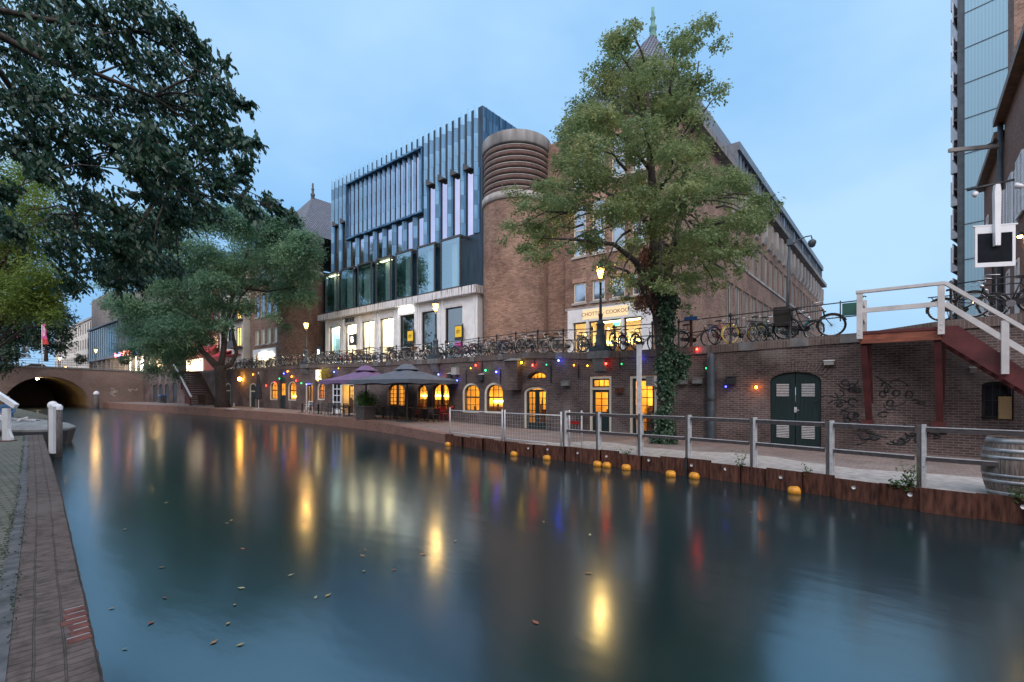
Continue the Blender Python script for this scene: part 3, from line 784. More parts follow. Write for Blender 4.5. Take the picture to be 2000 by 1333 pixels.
# rooms
def nroom(*a, **k): return nest(room(*a, **k), quay)
nroom(W_A['x0'], W_B['x1'], fz(-20), 3.45, 2.6, strip=1.62)
nroom(D_ARCH['x0'], D_ARCH['x1'], fz(-15), 4.05, 2.8, strip=2.05, lampz=2.95)
nroom(D_TR['x0'], D_TR['x1'], .4, 3.2, 2.6, strip=1.85)
nroom(D_TALL['x0'], D_TALL['x1'], .4, 3.2, 2.6, strip=1.85)
nroom(P1['x0'], P3['x1'], fz(-26), 3.6, 3.0, strip=1.95)
nroom(P4['x0'], P4['x1'], fz(-38), 3.9, 2.0, strip=2.3)
nroom(P5['x0'], P6['x1'], fz(-46), 3.9, 2.2, strip=1.8, lamp='cafelamp')
nroom(P8['x0'], P8['x1'], fz(-40), 3.9, 2.0, counter=False)
nroom(P11['x0'], P11['x1'], fz(-34), 3.3, 2.2, wall='shopwall', strip=None)
p = onWall(628, 769)
mb = MB(); mb.lathe([(0, -.12), (.12, -.08), (.14, 0), (.12, .08), (0, .12)], 10, (p.x, p.y + .5, p.z)); mb.build('pink_lamp', M['pinkneon'], quay)
# buttress with a sloped cap beside the arched doorway
a, b = onWall(999, 700), onWall(1018.5, 762)
mb = MB(); y = wy(a.x) ; mb.box(a.x, b.x, y - .55, y + .2, b.z, wz(a.x) - .42); mb.build('chimney_breast', M['quaybrick'], quay)
mb = MB(); mb.prism([(y - .62, wz(a.x) - .42), (y + .1, wz(a.x) - .42), (y + .1, wz(a.x) - .2)], a.x - .06, b.x + .06, 'x'); mb.build('cap_stone', M['stone'], quay)
# segmental brick hoods over the arched doorway and fanlight
for o_, ex in ((D_ARCH, .10), (FAN, .06)):
    mb = MB(); y = wy((o_['x0'] + o_['x1']) / 2); NB = 16; f = arch_top(o_)
    for i in range(NB):
        t0, t1 = i / NB, (i + 1) / NB - .012
        xa_ = o_['x0'] + .01 + (o_['x1'] - o_['x0'] - .02) * t0; xb_ = o_['x0'] + .01 + (o_['x1'] - o_['x0'] - .02) * t1
        mb.prism([(xa_, f(xa_) + .01), (xb_, f(xb_) + .01), (xb_ + (t1 - .5) * .1, f(xb_) + .26), (xa_ + (t0 - .5) * .1, f(xa_) + .26)], y - .05, y + .01, 'y')
    mb.build('brick_arch', M['quaybrick'], quay)
# iron wall anchors
for i, (u, v0, v1) in enumerate([(942.5, 702, 727), (911, 722, 750), (978, 722, 748), (1044.5, 697, 715), (1076.5, 714, 748), (1130, 713, 740), (1211, 690, 720), (1060, 780, 790), (700, 735, 748)]):
    p0, p1 = onWall(u, v0), onWall(u, v1)
    mb = MB(); mb.box(p0.x - .025, p0.x + .025, p0.y - .05, p0.y - .005, p1.z, p0.z); mb.build('wall_anchor', M['black'], quay)
# pale stone blocks set in the coping
for u in (925, 981, 1030, 1095, 1372, 1458, 1562, 1660, 735, 760, 820):
    p = onWall(u, 690)
    mb = MB(); z = wz(p.x); mb.box(p.x - .26, p.x + .26, p.y - .065, p.y + .3, z - .29, z + .004); mb.build('coping_block', M['stone'], quay)
# render patches on the wall
for (u0, u1, v0, v1) in ():
    a, b = onWall(u0, v1), onWall(u1, v0)
    mb = MB(); y = min(wy(a.x), wy(b.x)); random.seed(u0)
    N = 10; pts = []
    for i in range(N):
        t = 2 * PI * i / N; q = .8 + random.uniform(-.2, .2)
        pts.append(((a.x + b.x) / 2 + math.cos(t) * (b.x - a.x) / 2 * q, (a.z + b.z) / 2 + math.sin(t) * (b.z - a.z) / 2 * q))
    mb.prism(pts, y - .012, y + .02, 'y'); mb.build('render_patch', M['concrete'], quay)
# graffiti: dark sprayed lines on the wall
def strokes(name, specs, seed, mt='black', r=.024, label=None):
    random.seed(seed); mb = MB()
    for (u, v, w, h, n) in specs:
        for k in range(n):
            cx, cy = u + random.uniform(-w, w) * .5, v + random.uniform(-h, h) * .5
            pts = []; ang = random.uniform(0, 6.28); curv = random.uniform(-.9, .9)
            for i in range(random.randint(7, 15)):
                p = onWall(cx, cy); pts.append((p.x, p.y - .006, p.z))
                cx += math.cos(ang) * w * .07; cy += math.sin(ang) * h * .08; ang += curv + random.uniform(-.25, .25)
            mb.tube(pts, r, 4)
    for i, q in enumerate(mb.v):
        yy = wy(q[0]); mb.v[i] = (q[0], yy - .004 - (0.004 if q[1] < yy - .006 else 0), q[2])
    o = mb.build(name, M[mt], quay)
    if label: o['label'] = label
strokes('graffiti', [(1650, 755, 60, 40, 9), (1655, 800, 60, 40, 10), (1745, 765, 50, 45, 8), (1765, 800, 70, 30, 5)], 5, label='tangle of black sprayed lines under the landing')
strokes('graffiti', [(1700, 855, 80, 30, 7), (1760, 850, 60, 30, 6), (1815, 850, 60, 26, 6), (1720, 885, 80, 20, 4)], 9, r=.032, label='large black tag low on the wall')

# ------------------------------------------------------------------ bridge
BX = -93.7
def bridge():
    t = thing('arched_bridge', 'brown brick canal bridge with one wide round arch', 'bridge')
    mb = MB()
    yc, hw, spring, rise = 10.95, 4.45, 0.35, 4.15
    arch = lambda y: spring + rise * math.sqrt(max(0, 1 - ((y - yc) / hw) ** 2))
    top = lambda y: 5.75 - 0.0011 * (y - 6) ** 2
    ys = [-40, -20, -8, 0, yc - hw] + [yc - hw * math.cos(PI * i / 18) for i in range(1, 18)] + [yc + hw, 17, 19, 22.2]
    for a, b in zip(ys[:-1], ys[1:]):
        m = (a + b) / 2; ina = abs(m - yc) < hw
        la, lb = (arch(a), arch(b)) if ina else (-.5, -.5)
        mb.quad((BX, a, la), (BX, b, lb), (BX, b, top(b)), (BX, a, top(a)))
        mb.quad((BX - 30, a, la), (BX - 30, b, lb), (BX - 30, b, top(b) - .8), (BX - 30, a, top(a) - .8))
    for y_ in (yc - hw, yc + hw):
        mb.quad((BX, y_, -.5), (BX - 30, y_, -.5), (BX - 30, y_, spring), (BX, y_, spring))
    mb.build('wall', M['bridgebrick'], t)
    mb = MB(); mb.lathe([(0, -.12), (.16, -.06), (.2, .06), (0, .1)], 10, (BX - 5, yc - .6, arch(yc - .6) - .2)); mb.build('vault_lamp', emit('vault_lamp_light', (1, .7, .35), 110), t)
    mb = MB(); N = 24
    for i in range(N):
        a, b = yc - hw * math.cos(PI * i / N), yc - hw * math.cos(PI * (i + 1) / N)
        mb.quad((BX, a, arch(a)), (BX - 30, a, arch(a)), (BX - 30, b, arch(b)), (BX, b, arch(b)), sm=True)
    mb.build('vault', M['vault'], t)
    mb = MB()
    for i in range(30):
        a0, a1 = PI * i / 30 + .004, PI * (i + 1) / 30 - .004
        q = lambda r, a: (yc - (hw + r) * math.cos(a), spring + (rise + r) * math.sin(a))
        mb.prism([q(.02, a0), q(.02, a1), q(.5, a1), q(.5, a0)], BX, BX + .04, 'x')
    mb.build('arch_ring', M['bridgebrick'], t)
    mb = MB()
    for a, b in zip(ys[:-1], ys[1:]):
        mb.quad((BX + .12, a, top(a)), (BX + .12, b, top(b)), (BX + .12, b, top(b) + .22), (BX + .12, a, top(a) + .22))
        mb.quad((BX + .12, a, top(a) + .22), (BX + .12, b, top(b) + .22), (BX - .4, b, top(b) + .22), (BX - .4, a, top(a) + .22))
        mb.quad((BX, a, top(a) - .002), (BX, b, top(b) - .002), (BX + .12, b, top(b) - .002), (BX + .12, a, top(a) - .002))
    mb.build('coping', M['stone'], t)
    mb = MB()
    for a, b in zip(ys[:-1], ys[1:]):
        mb.quad((BX - .4, a, top(a) - .25), (BX - .4, b, top(b) - .25), (BX - 30, b, top(b) - .25), (BX - 30, a, top(a) - .25))
    mb.build('deck', M['street'], t)
    # iron railing on top
    mb = MB()
    yy = [-38 + 2.0 * i for i in range(31)]
    for y in yy: mb.box(BX - .03, BX + .03, y - .03, y + .03, top(y) + .22, top(y) + 1.25)
    for z in (.55, .9, 1.22): mb.tube([(BX, y, top(y) + z) for y in yy], .025, 5)
    mb.build('railing', M['black'], t)
    mb = MB(); mb.quad((BX - 30, -40, -.5), (BX - 30, 30, -.5), (BX - 30, 30, 6), (BX - 30, -40, 6)); mb.build('added_end_wall', M['bridgebrick'], t)  # added wall closing the vault, keeps bright sky out of the arch
    strok = MB(); random.seed(4)
    for k in range(9):
        y, z = 17.6 + random.uniform(0, 3.2), 2.1 + random.uniform(0, .9); pts = []
        a = random.uniform(0, 6)
        for i in range(8):
            pts.append((BX + .008, y, z)); y += .12 * math.cos(a); z += .12 * math.sin(a); a += random.uniform(-.2, 1.1)
        strok.tube(pts, .03, 4)
    strok.build('graffiti', M['plaster'], t)['label'] = 'pale scribbled tag on the abutment'
bridge()
# round capped post standing in the water by the arch
p = onZ(186, 797, 0)
pt = thing('mooring_post', 'white capped mooring post in the water by the bridge arch', 'post', (p.x + 2.5, p.y - .3, 0))
mb = MB(); mb.lathe([(.0, -1), (.32, -1), (.32, 2.0), (0, 2.0)], 12); mb.build('shaft', M['timber2'], pt)
mb = MB(); mb.lathe([(.36, 2.0), (.36, 2.2), (.2, 2.42), (0, 2.5)], 12); mb.build('cap', M['white'], pt)

# ------------------------------------------------------------------ near (left-hand) quay
LEDGE = [(6, -.15), (2, 0.12), (-3.4, .63), (-10.5, 1.39), (-18, 2.12), (-25.6, 2.85)]
le = lambda x: float(np.interp(x, [p[0] for p in LEDGE[::-1]], [p[1] for p in LEDGE[::-1]]))
LZ = 0.6
MOSS = []
def left_quay():
    mb = MB(); xs_ = [p[0] for p in LEDGE]
    for a, b in zip(xs_[:-1], xs_[1:]):
        mb.quad((b, -30, LZ), (a, -30, LZ), (a, le(a) - .50, LZ), (b, le(b) - .50, LZ))
    for pts in (((-25.6, -30), (-25.6, .3), (-42, 1.6), (-42, -30)), ((-42, -30), (-42, 5.4), (-93.7, 6.5), (-93.7, -30))):
        mb.quad(*[(p[0], p[1], LZ) for p in pts])
    mb.quad((-25.6, .3, LZ), (-25.6, .3, -.5), (-42, 1.6, -.5), (-42, 1.6, LZ)); mb.quad((-42, 5.4, LZ), (-42, 5.4, -.5), (-93.7, 6.5, -.5), (-93.7, 6.5, LZ))
    mb.quad((-42, 1.6, LZ), (-42, 1.6, -.5), (-42, 5.4, -.5), (-42, 5.4, LZ)); mb.quad((-25.6, 2.85, LZ), (-25.6, 2.85, -.5), (-25.6, .3, -.5), (-25.6, .3, LZ))
    nq = mb.build('near_quay', M['leftpaver'])
    for q in nq.data.uv_layers[0].data: q.uv = (q.uv[1], q.uv[0])
    tag(nq, 'mossy brick paved quay beside the viewer', 'quay', kind='structure')
    # kerb strip and brick-on-edge coping; local x runs along the edge so the courses lie across it
    mk = MB(); mc = MB(); random.seed(2); jj = {}
    def lj(x):
        k = round(x, 3)
        if k not in jj: jj[k] = random.uniform(-.005, .003)
        return le(x) + jj[k]
    for a, b in zip(xs_[:-1], xs_[1:]):
        mk.quad((b, le(b) - .50, LZ + .012), (a, le(a) - .50, LZ + .012), (a, le(a) - .40, LZ + .012), (b, le(b) - .40, LZ + .012))
        n = max(2, int((a - b) / .085))
        for i in range(n):
            xa, xb = a + (b - a) * i / n, a + (b - a) * (i + 1) / n
            j = .0
            mc.quad((xb, le(xb) - .40, LZ + .004), (xa, le(xa) - .40, LZ + .004), (xa, lj(xa) - .02, LZ + .004), (xb, lj(xb) - .02, LZ + .004))
            mc.quad((xb, lj(xb) - .02, LZ + .004), (xa, lj(xa) - .02, LZ + .004), (xa, lj(xa), LZ - .03), (xb, lj(xb), LZ - .03))
            mc.quad((xb, lj(xb), LZ - .03), (xa, lj(xa), LZ - .03), (xa, le(xa), -.5), (xb, le(xb), -.5))
    tag(mk.build('kerb', M['kerbstone']), 'narrow stone kerb between paving and brick edge', 'kerb', kind='structure')
    qe = mc.build('quay_edge', M['coping'])
    for l in qe.data.loops:
        c_ = qe.data.vertices[l.vertex_index].co
        if c_.z > .5: qe.data.uv_layers[0].data[l.index].uv = (c_.x, c_.y - le(c_.x) + .415)
    tag(qe, 'worn brick on edge coping of the quay', 'kerb', kind='structure')
    # moss in the joint beside the kerb
    rng = np.random.default_rng(3); n = 2600; x = -rng.random(n) ** 1.5 * 24 - 1.5; keep = np.sin(x * 2.1) + np.sin(x * .7 + 1) + rng.random(n) * 1.6 > .3; x = x[keep]
    C = np.stack([x, np.array([le(q) for q in x]) - .51 + rng.normal(size=len(x)) * .018 + (rng.random(len(x)) < .3) * .11, np.full(len(x), LZ + .018)], 1)
    N = rng.normal(size=C.shape) * .5 + np.array([0, 0, 1.0]); N /= np.linalg.norm(N, axis=1, keepdims=True); T = np.cross(N, rng.normal(size=C.shape)); T /= np.linalg.norm(T, axis=1, keepdims=True)
    MOSS.append((C, N, T, .012 + .018 * rng.random(len(x))))
    # the repaired patch of fresh red bricks with white joints
    rep = MB(); jo = MB(); mats_ = []
    for i in range(6):
        x = -4.10 - i * .115
        y1 = le(x) - .015; y0 = y1 - random.uniform(.07, .15)
        rep.box(x - .092, x - .010, y0, y1, LZ, LZ + .008)
        jo.box(x - .108, x - .094, y0 - random.uniform(-.05, .0), y1, LZ, LZ + .009)
    r = tag(rep.build('repair_bricks', mat("fresh_red_brick", (0.17, 0.058, 0.045), .8, var=.35, scale=14)), 'patch of newer red bricks in the quay edge', 'bricks', kind='structure')
    j = jo.build('mortar_joints', M['palestone'], r)
left_quay()
# ================================================================== zinc clad library / bookshop building
def zinc_building():
    t = thing('zinc_clad_building', 'tall blue grey zinc building with folded vertical fins above a white shopfront', 'building')
    Y0, XL, XR, ZT = 28.0, -48.1, -26.0, 25.0
    MO = (XR - XL) / 29.0
    g = 4.2
    # body
    mb = MB()
    mb.quad((XR, Y0 + .01, 10.4), (XR, 62, 10.4), (XR, 62, ZT), (XR, Y0 + .01, ZT))
    mb.quad((XL, 62, g), (XL, Y0 + .01, g), (XL, Y0 + .01, ZT), (XL, 62, ZT))
    mb.quad((XL, Y0 + .01, ZT), (XR, Y0 + .01, ZT), (XR, 62, ZT), (XL, 62, ZT))
    mb.quad((XR, Y0, g), (XR, 62, g), (XR, 62, 10.4), (XR, Y0, 10.4))
    mb.quad((XR, 62, g), (XL, 62, g), (XL, 62, ZT), (XR, 62, ZT))
    for i in range(40):       # standing seams on the flank
        y = Y0 + .4 + i * .8; mb.box(XR, XR + .06, y, y + .05, 10.4, ZT)
    mb.build('flank_wall', M['zinc'], t)
    # windows first: list of openings
    ops = []; kinds = []
    def add(x0, x1, z0, z1, k): ops.append(dict(x0=x0, x1=x1, z0=z0, z1=z1)); kinds.append(k)
    for x in (XL + MO, XL + 3 * MO): add(x - .25, x + .50, 14.95, 20.0, 'tall')
    for i in range(8):
        x = XL + (5 + 2 * i) * MO; add(x - .25, x + .50, 14.95, 17.85, 'small')
    for x in (XL + 21 * MO, XL + 23 * MO, XL + 25 * MO, XL + 27 * MO): add(x - .25, x + .52, 14.95, 20.2, 'tall')
    add(-44.9, -33.0, 18.2, 23.75, 'bay')
    mb = MB(); wall_panel(mb, XL, XR, lambda x: Y0, 10.4, ZT, ops, 0.45)
    mb.build('front_wall', M['zincshade'], t)
    mb = MB()
    for i in range(29):
        xa = XL + i * MO + .27; xb = XL + (i + 1) * MO - (.28 if i % 2 == 0 else .02)
        if -44.95 < xa < -33.2:
            if i % 2 == 0: continue
        if i % 2 == 0 and not (-44.95 < xa < -33.2): mb = MB(); mb.box(xa - .02, xb - .02, Y0 - .06, Y0 - .003, 15.0, 20.2); mb.build('cladding_sheet', M['zinc'], t)
    # folded fins
    mb = MB()
    def fin(x, z0, z1, tip=True, d=.24, w=.26):
        tri = [(x, Y0), (x + .03, Y0 - d), (x + w, Y0)]
        n = len(mb.v)
        for z, up in ((z0, 0), (z1, 0)):
            mb.v += [(tri[0][0], tri[0][1], z), (tri[1][0], tri[1][1], z + (.13 if (tip and z == z1) else 0)), (tri[2][0], tri[2][1], z)]
        for f_ in ((0, 1, 4, 3), (1, 2, 5, 4), (2, 1, 0), (3, 4, 5)):
            mb.f.append(tuple(n + i for i in f_)); mb.m.append(0); mb.sm.append(False)
    for i in range(29):
        x = XL + i * MO
        xm = x + MO / 2
        if -44.95 < xm < -33.0:
            fin(x, 23.8, ZT + .05)
            fin(x, 18.25, 23.74, False, .20, .20)
        else:
            fin(x, 20.3 if (i % 2 == 1) else 15.0, ZT + .05)
        if -44.95 < xm < -33.0 and i % 2 == 0: fin(x - .02, 14.95, 18.1, False, .22, .42)
    mb.build('fins', M['zinc'], t)
    mb = MB(); mb.box(-44.95, -32.95, Y0 - .46, Y0 + .02, 23.72, 23.86)
    for i in range(8):
        x = XL + (5 + 2 * i) * MO; mb.box(x - .76, x + .74, Y0 - .44, Y0 + .02, 18.03 + .04 * (i % 2), 18.2)
    mb.box(-45.0, -44.88, Y0 - .42, Y0 + .1, 18.2, 23.72); mb.box(-33.02, -32.9, Y0 - .42, Y0 + .1, 18.2, 23.72)
    mb.build('bay_frame', M['zinc'], t)
    for o, k in zip(ops, kinds):
        w = bpy.data.objects.new('window', None); COL.objects.link(w); w.parent = t
        if k == 'bay':
            mb = MB()
            for i in range(17): x = -44.9 + i * MO * .985; mb.box(x, x + .06, Y0 + .2, Y0 + .3, 18.2, 23.75)
            mb.build('mullions', M['dark'], w)
            mb = MB(); mb.quad((o['x0'], Y0 + .05, o['z0']), (o['x1'], Y0 + .05, o['z0']), (o['x1'], Y0 + .05, o['z1']), (o['x0'], Y0 + .05, o['z1'])); mb.build('pane', M['mirrorglass'], w)
        else:
            mb = MB(); frame_band(mb, o['x0'] + .005, o['x1'] - .005, o['z0'] + .005, o['z1'] - .005, 0, .05, Y0 + .02, Y0 + .3); mb.build('frame', M['dark'], w)
            y = Y0 + .06
            if k == 'tall' and o['x0'] < -44:
                w['label'] = 'tall narrow window glowing warm inside'
                mb = MB(); mb.quad((o['x0'] + .05, y, o['z0'] + .05), (o['x1'] - .05, y, o['z0'] + .05), (o['x1'] - .05, y, o['z1'] - .05), (o['x0'] + .05, y, o['z1'] - .05)); mb.build('pane', M['glass'], w)
                mb = MB(); mb.box(o['x0'] + .1, o['x1'] - .1, y + .8, y + .85, 15.2, 19.8); mb.build('lit_interior', emit("warm_stair_light", (1, .6, .2), .55), w)
            else:
                mb = MB(); mb.quad((o['x0'] + .05, y, o['z0'] + .05), (o['x1'] - .05, y, o['z0'] + .05), (o['x1'] - .05, y, o['z1'] - .05), (o['x0'] + .05, y, o['z1'] - .05)); mb.build('pane', M['mirrorglass'], w)
            if o['z1'] > 19:
                mb = MB(); mb.prism([(o['x0'] - .05, o['z1'] + .02), (o['x1'] + .05, o['z1'] + .02), (o['x0'] + .2, o['z1'] + .45), (o['x0'] - .05, o['z1'] + .6)], Y0 - .40, Y0 - .02, 'y'); mb.build('hood', M['slate'], w)
    # projecting glass boxes
    P = 3.02
    for i in range(7):
        xa = -47.9 + P * i; xb = xa + 2.2
        bx = bpy.data.objects.new('glass_box', None); COL.objects.link(bx); bx.parent = t
        mb = MB()
        for x in (xa, xb): mb.box(x - .05, x + .05, Y0 - 1.0, Y0 - .9, 10.75, 14.7)
        mb.box(xa - .06, xb + .06, Y0 - 1.02, Y0 - .002, 14.701, 14.86); mb.box(xa - .06, xb + .06, Y0 - 1.02, Y0 - .002, 10.62, 10.749)
        mb.build('frame', M['slate'], bx)
        mb = MB()
        mb.quad((xa + .05, Y0 - .96, 10.75), (xb - .05, Y0 - .96, 10.75), (xb - .05, Y0 - .96, 14.7), (xa + .05, Y0 - .96, 14.7))
        for x in (xa, xb): mb.quad((x, Y0 - .9, 10.75), (x, Y0 - .003, 10.75), (x, Y0 - .003, 14.7), (x, Y0 - .9, 14.7))
        mb.build('pane', M['tealglass'], bx)
        mb = MB(); random.seed(i + 30)
        k = .72 if i in (1, 2) else (.45 if i in (0, 3) else .3)
        mb.box(xa + .7 - .5 * (i in (1, 2)), xa + .7 - .5 * (i in (1, 2)) + 2.0 * k, Y0 - .4, Y0 - .32, 10.76, 14.5); mb.build('blind', M['curtain'], bx)
        mb = MB(); mb.box(xa + .3, xb - .3, Y0 - .8, Y0 - .5, 14.55, 14.6); mb.build('ceiling_light', M['officelight'] if i in (0, 3) else M['curtain'], bx)
    # white shopfront
    s = bpy.data.objects.new('shopfront', None); COL.objects.link(s); s.parent = t
    sops = [dict(x0=-47.9 + P * i, x1=-47.9 + P * i + 2.05, z0=g + .35 if i != 4 else g + 1.5, z1=9.25) for i in range(7)]
    mb = MB(); YS = Y0 - .55
    wall_panel(mb, -48.7, -26.0, lambda x: YS, g, 10.0, sops, .45)
    mb.quad((-26.0, YS, g), (-26.0, Y0, g), (-26.0, Y0, 10), (-26.0, YS, 10)); mb.quad((-48.7, Y0, g), (-48.7, YS, g), (-48.7, YS, 10), (-48.7, Y0, 10))
    for i in range(8):
        x = -48.15 + P * i if i < 7 else -26.05
        for dx in (-.32, -.02): mb.box(x + dx - .1, x + dx + .1, YS - .09, YS - .003, g, 9.95)
    for o in sops:
        frame_band(mb, o['x0'] - .08, o['x1'] + .08, 9.36, 9.9, 0, .05, YS - .04, YS)
    mb.build('wall', M['white'], s)
    mb = MB(); mb.box(-49.3, -25.7, Y0 - 1.12, Y0 + .3, 10.0, 10.6); mb.build('cornice', M['cornice'], s)
    for i, o in enumerate(sops):
        w = bpy.data.objects.new('display_window', None); COL.objects.link(w); w.parent = t
        lit = i < 4
        mb = MB(); frame_band(mb, o['x0'] + .01, o['x1'] - .01, o['z0'] + .01, o['z1'] - .01, 0, .07, YS + .1, YS + .3)
        if i == 2: mb.box((o['x0'] + o['x1']) / 2 - .04, (o['x0'] + o['x1']) / 2 + .04, YS + .14, YS + .2, o['z0'], o['z1']); mb.box(o['x0'], o['x1'], YS + .14, YS + .2, 6.6, 6.7)
        mb.build('frame', M['dark'], w)
        pane_poly(o['x0'] + .07, o['x1'] - .07, o['z0'] + .07, o['z1'] - .07, 0, YS + .2).build('pane', M['shopglass' if lit else 'darkshopglass'], w)
        a, b = o['x0'] - .4, o['x1'] + .4; ya = YS + .46; yb = ya + 3.2
        mb = MB()
        mb.quad((a, yb, g), (b, yb, g), (b, yb, 9.6), (a, yb, 9.6)); mb.quad((a, ya, g), (a, yb, g), (a, yb, 9.6), (a, ya, 9.6)); mb.quad((b, yb, g), (b, ya, g), (b, ya, 9.6), (b, yb, 9.6))
        mb.quad((a, ya, 9.6), (a, yb, 9.6), (b, yb, 9.6), (b, ya, 9.6)); mb.quad((a, ya, g), (b, ya, g), (b, yb, g), (a, yb, g))
        mb.build('room_walls', M['shopwall'] if lit else M['slate'], w)
        if lit:
            mb = MB(); mb.box(a + .4, b - .4, ya + .3, ya + 2.6, 9.3, 9.34); mb.build('ceiling_light', M['shoplight'], w)
            if i in (0, 2, 3):
                mb = MB(); mb.box(a + .3, b - .5, yb - .12, yb - .06, 4.6, 7.2); mb.build('light_box', emit("display_light", (1, .86, .62), 3.0 if i != 3 else .8), w)
            mb = MB(); random.seed(i)
            for k in range(9):
                x = random.uniform(a + .2, b - .2); h = random.uniform(.4, 1.3) ; mb.box(x - .14, x + .14, ya + .6 + (k % 3) * .5, ya + .8 + (k % 3) * .5, g, g + .4 + h)
            mb.build('display_goods', M['wood'], w)
        else:
            mb = MB(); mb.box(a + 1.2, b - 1.2, ya + 1.4, ya + 1.6, 6.4, 6.5); mb.build('ceiling_light', M['officelight'], w)
    mb = MB(); mb.box(sops[4]['x0'] - .05, sops[4]['x1'] + .05, YS - .09, YS - .003, g, g + 1.5); mb.build('stall_riser', M['concrete'], s)
    # lettering and signs
    x = (sops[1]['x0'] + sops[1]['x1']) / 2
    text('fascia_lettering', 'BROESE', .62, M['slate'], Matrix.Translation((x - .05, YS - .06, 9.62)) @ FACE_Y, t, .02, sx=.78)
    return t, sops, YS
zb, SOPS, YS = zinc_building()
def blade_sign(name, label, x, y, z, w, h, face, body, draw):
    t = thing(name, label, 'sign', (x, y, z))
    mb = MB(); mb.box(-w, 0, -.06, .06, -h / 2, h / 2); mb.build('panel', M[body], t)
    mb = MB(); mb.box(0.001, .06, -.03, .03, -h / 2 - .12, h / 2 + .12); mb.build('bracket', M['black'], t)
    draw(t, w, h); return t
def dB(t, w, h): text('letter', 'B', .85, M['signlight'], Matrix.Translation((-w / 2, -.075, 0)) @ FACE_Y, t, .008)
def dY(t, w, h):
    mb = MB(); mb.box(-w + .06, -.06, -.075, -.0605, -h / 2 + .22, h / 2 - .06); mb.build('yellow_field', emit("yellow_sign_light", (1, .62, .03), .55), t)
    text('letters', 'dr', .55, M['dark'], Matrix.Translation((-w / 2, -.085, .1)) @ FACE_Y, t, .006)
x = SOPS[1]['x1'] + .35
blade_sign('hanging_sign', 'black blade sign with a white letter B beside the second shop window', x, YS - .25, 7.55, 1.15, 1.1, None, 'slate', dB)
blade_sign('hanging_sign', 'brown grey blade sign with a white letter B at the brick corner', -48.9, YS - .35, 6.6, 1.0, 1.3, None, 'bluegrey', dB)
blade_sign('hanging_sign', 'yellow and black blade sign under the lit white panel', SOPS[4]['x1'] + .28, YS - .25, 7.15, .85, 1.15, None, 'dark', dY)
blade_sign('hanging_sign', 'yellow and black blade sign at the last dark shop window', SOPS[6]['x1'] + .28, YS - .25, 7.05, .85, 1.15, None, 'dark', dY)
o = MB(); o.box(SOPS[4]['x0'] + .1, SOPS[4]['x1'] - .05, YS - .18, YS - .06, 9.42, 9.86)
tag(o.build('lit_sign', M['signlight']), 'glowing white sign panel over the fifth shop window', 'sign')

# ================================================================== brick blocks with round turrets either side
def turret(parent, cx, cy, r, g, n=48):
    mb = MB(); mb.lathe([(r, g), (r, 16.2)], n, (cx, cy, 0)); 
    # straight-coursed brick: wrap u by angle so courses stay level
    o = mb.build('turret_wall', M['brick'], parent)
    me = o.data; uv = me.uv_layers[0].data
    for l in me.loops:
        c = me.vertices[l.vertex_index].co; a = math.atan2(c.y - cy, c.x - cx)
        uv[l.index].uv = ((a % (2 * PI)) * r, c.z)
    mb = MB(); mb.lathe([(r, 16.2), (r + .10, 16.2), (r + .10, 16.75), (r, 16.75)], n, (cx, cy, 0)); mb.build('stone_band', M['palestone'], parent)
    mb = MB(); mb.lathe([(r - .14, 16.75), (r - .14, 20.2)], n, (cx, cy, 0)); mb.build('louvre_core', M['slate'], parent)
    mb = MB()
    nr = 8; dz = (20.2 - 16.75) / nr
    for i in range(nr):
        z = 16.75 + i * dz
        mb.lathe([(r - .13, z + dz * .60), (r - .005, z + dz * .60), (r - .005, z + dz * .72), (r - .13, z + dz * .84)], n, (cx, cy, 0))
    mb.build('stone_rings', M['palestone'], parent)
    mb = MB()
    for i in range(nr):
        z = 16.75 + i * dz
        mb.lathe([(r - .13, z + .001), (r - .02, z + .001), (r - .02, z + dz * .58), (r - .13, z + dz * .58)], n, (cx, cy, 0))
    mb.build('brick_rings', M['ringbrick'], parent)
    mb = MB(); mb.lathe([(r - .1, 20.2), (r + .06, 20.2), (r + .10, 20.3), (r + .10, 21.05), (r, 21.12), (0, 21.12)], n, (cx, cy, 0)); mb.build('cap', M['concrete'], parent)
def finial(parent, x, y, z, mt):
    mb = MB(); mb.lathe([(.32, -.4), (.22, .2), (.3, .3), (.3, .55), (.16, .65), (.16, 1.1), (.22, 1.2), (.13, 1.3), (.11, 2.0), (0, 2.05)], 8, (x, y, z)); mb.build('finial', M[mt], parent)
def hip_roof(parent, x0, x1, y0, y1, ze, xr, yr, zr):
    mb = MB()
    mb.quad((x0, y0, ze), (x1, y0, ze), (xr, yr, zr))
    mb.quad((x1, y0, ze), (x1, y1, ze), (xr, y1, zr), (xr, yr, zr))
    mb.quad((x0, y1, ze), (x0, y0, ze), (xr, yr, zr), (xr, y1, zr))
    mb.quad((x1, y1, ze), (x0, y1, ze), (xr, y1, zr))
    o = mb.build('roof', M['tiles'], parent)
    me = o.data; uv = me.uv_layers[0].data       # tiles run up the slope
    for p in me.polygons:
        n = p.normal; ax = Vector((-n.y, n.x, 0)).normalized(); up = n.cross(ax)
        for li in p.loop_indices:
            c = me.vertices[me.loops[li].vertex_index].co; uv[li].uv = (c.dot(ax), c.dot(up))
    return o
GR = 3.9
M['ringbrick'] = mat('dark_ring_brick', (0.105, 0.065, 0.058), .85, var=.3, scale=6)
M['brownglass'] = mat('brown_window', (0.10, 0.075, 0.065), 0.6, var=.3, spec=.1)
def brick_row(t, x0s, w, rows, y, mats, inner='white'):
    pass
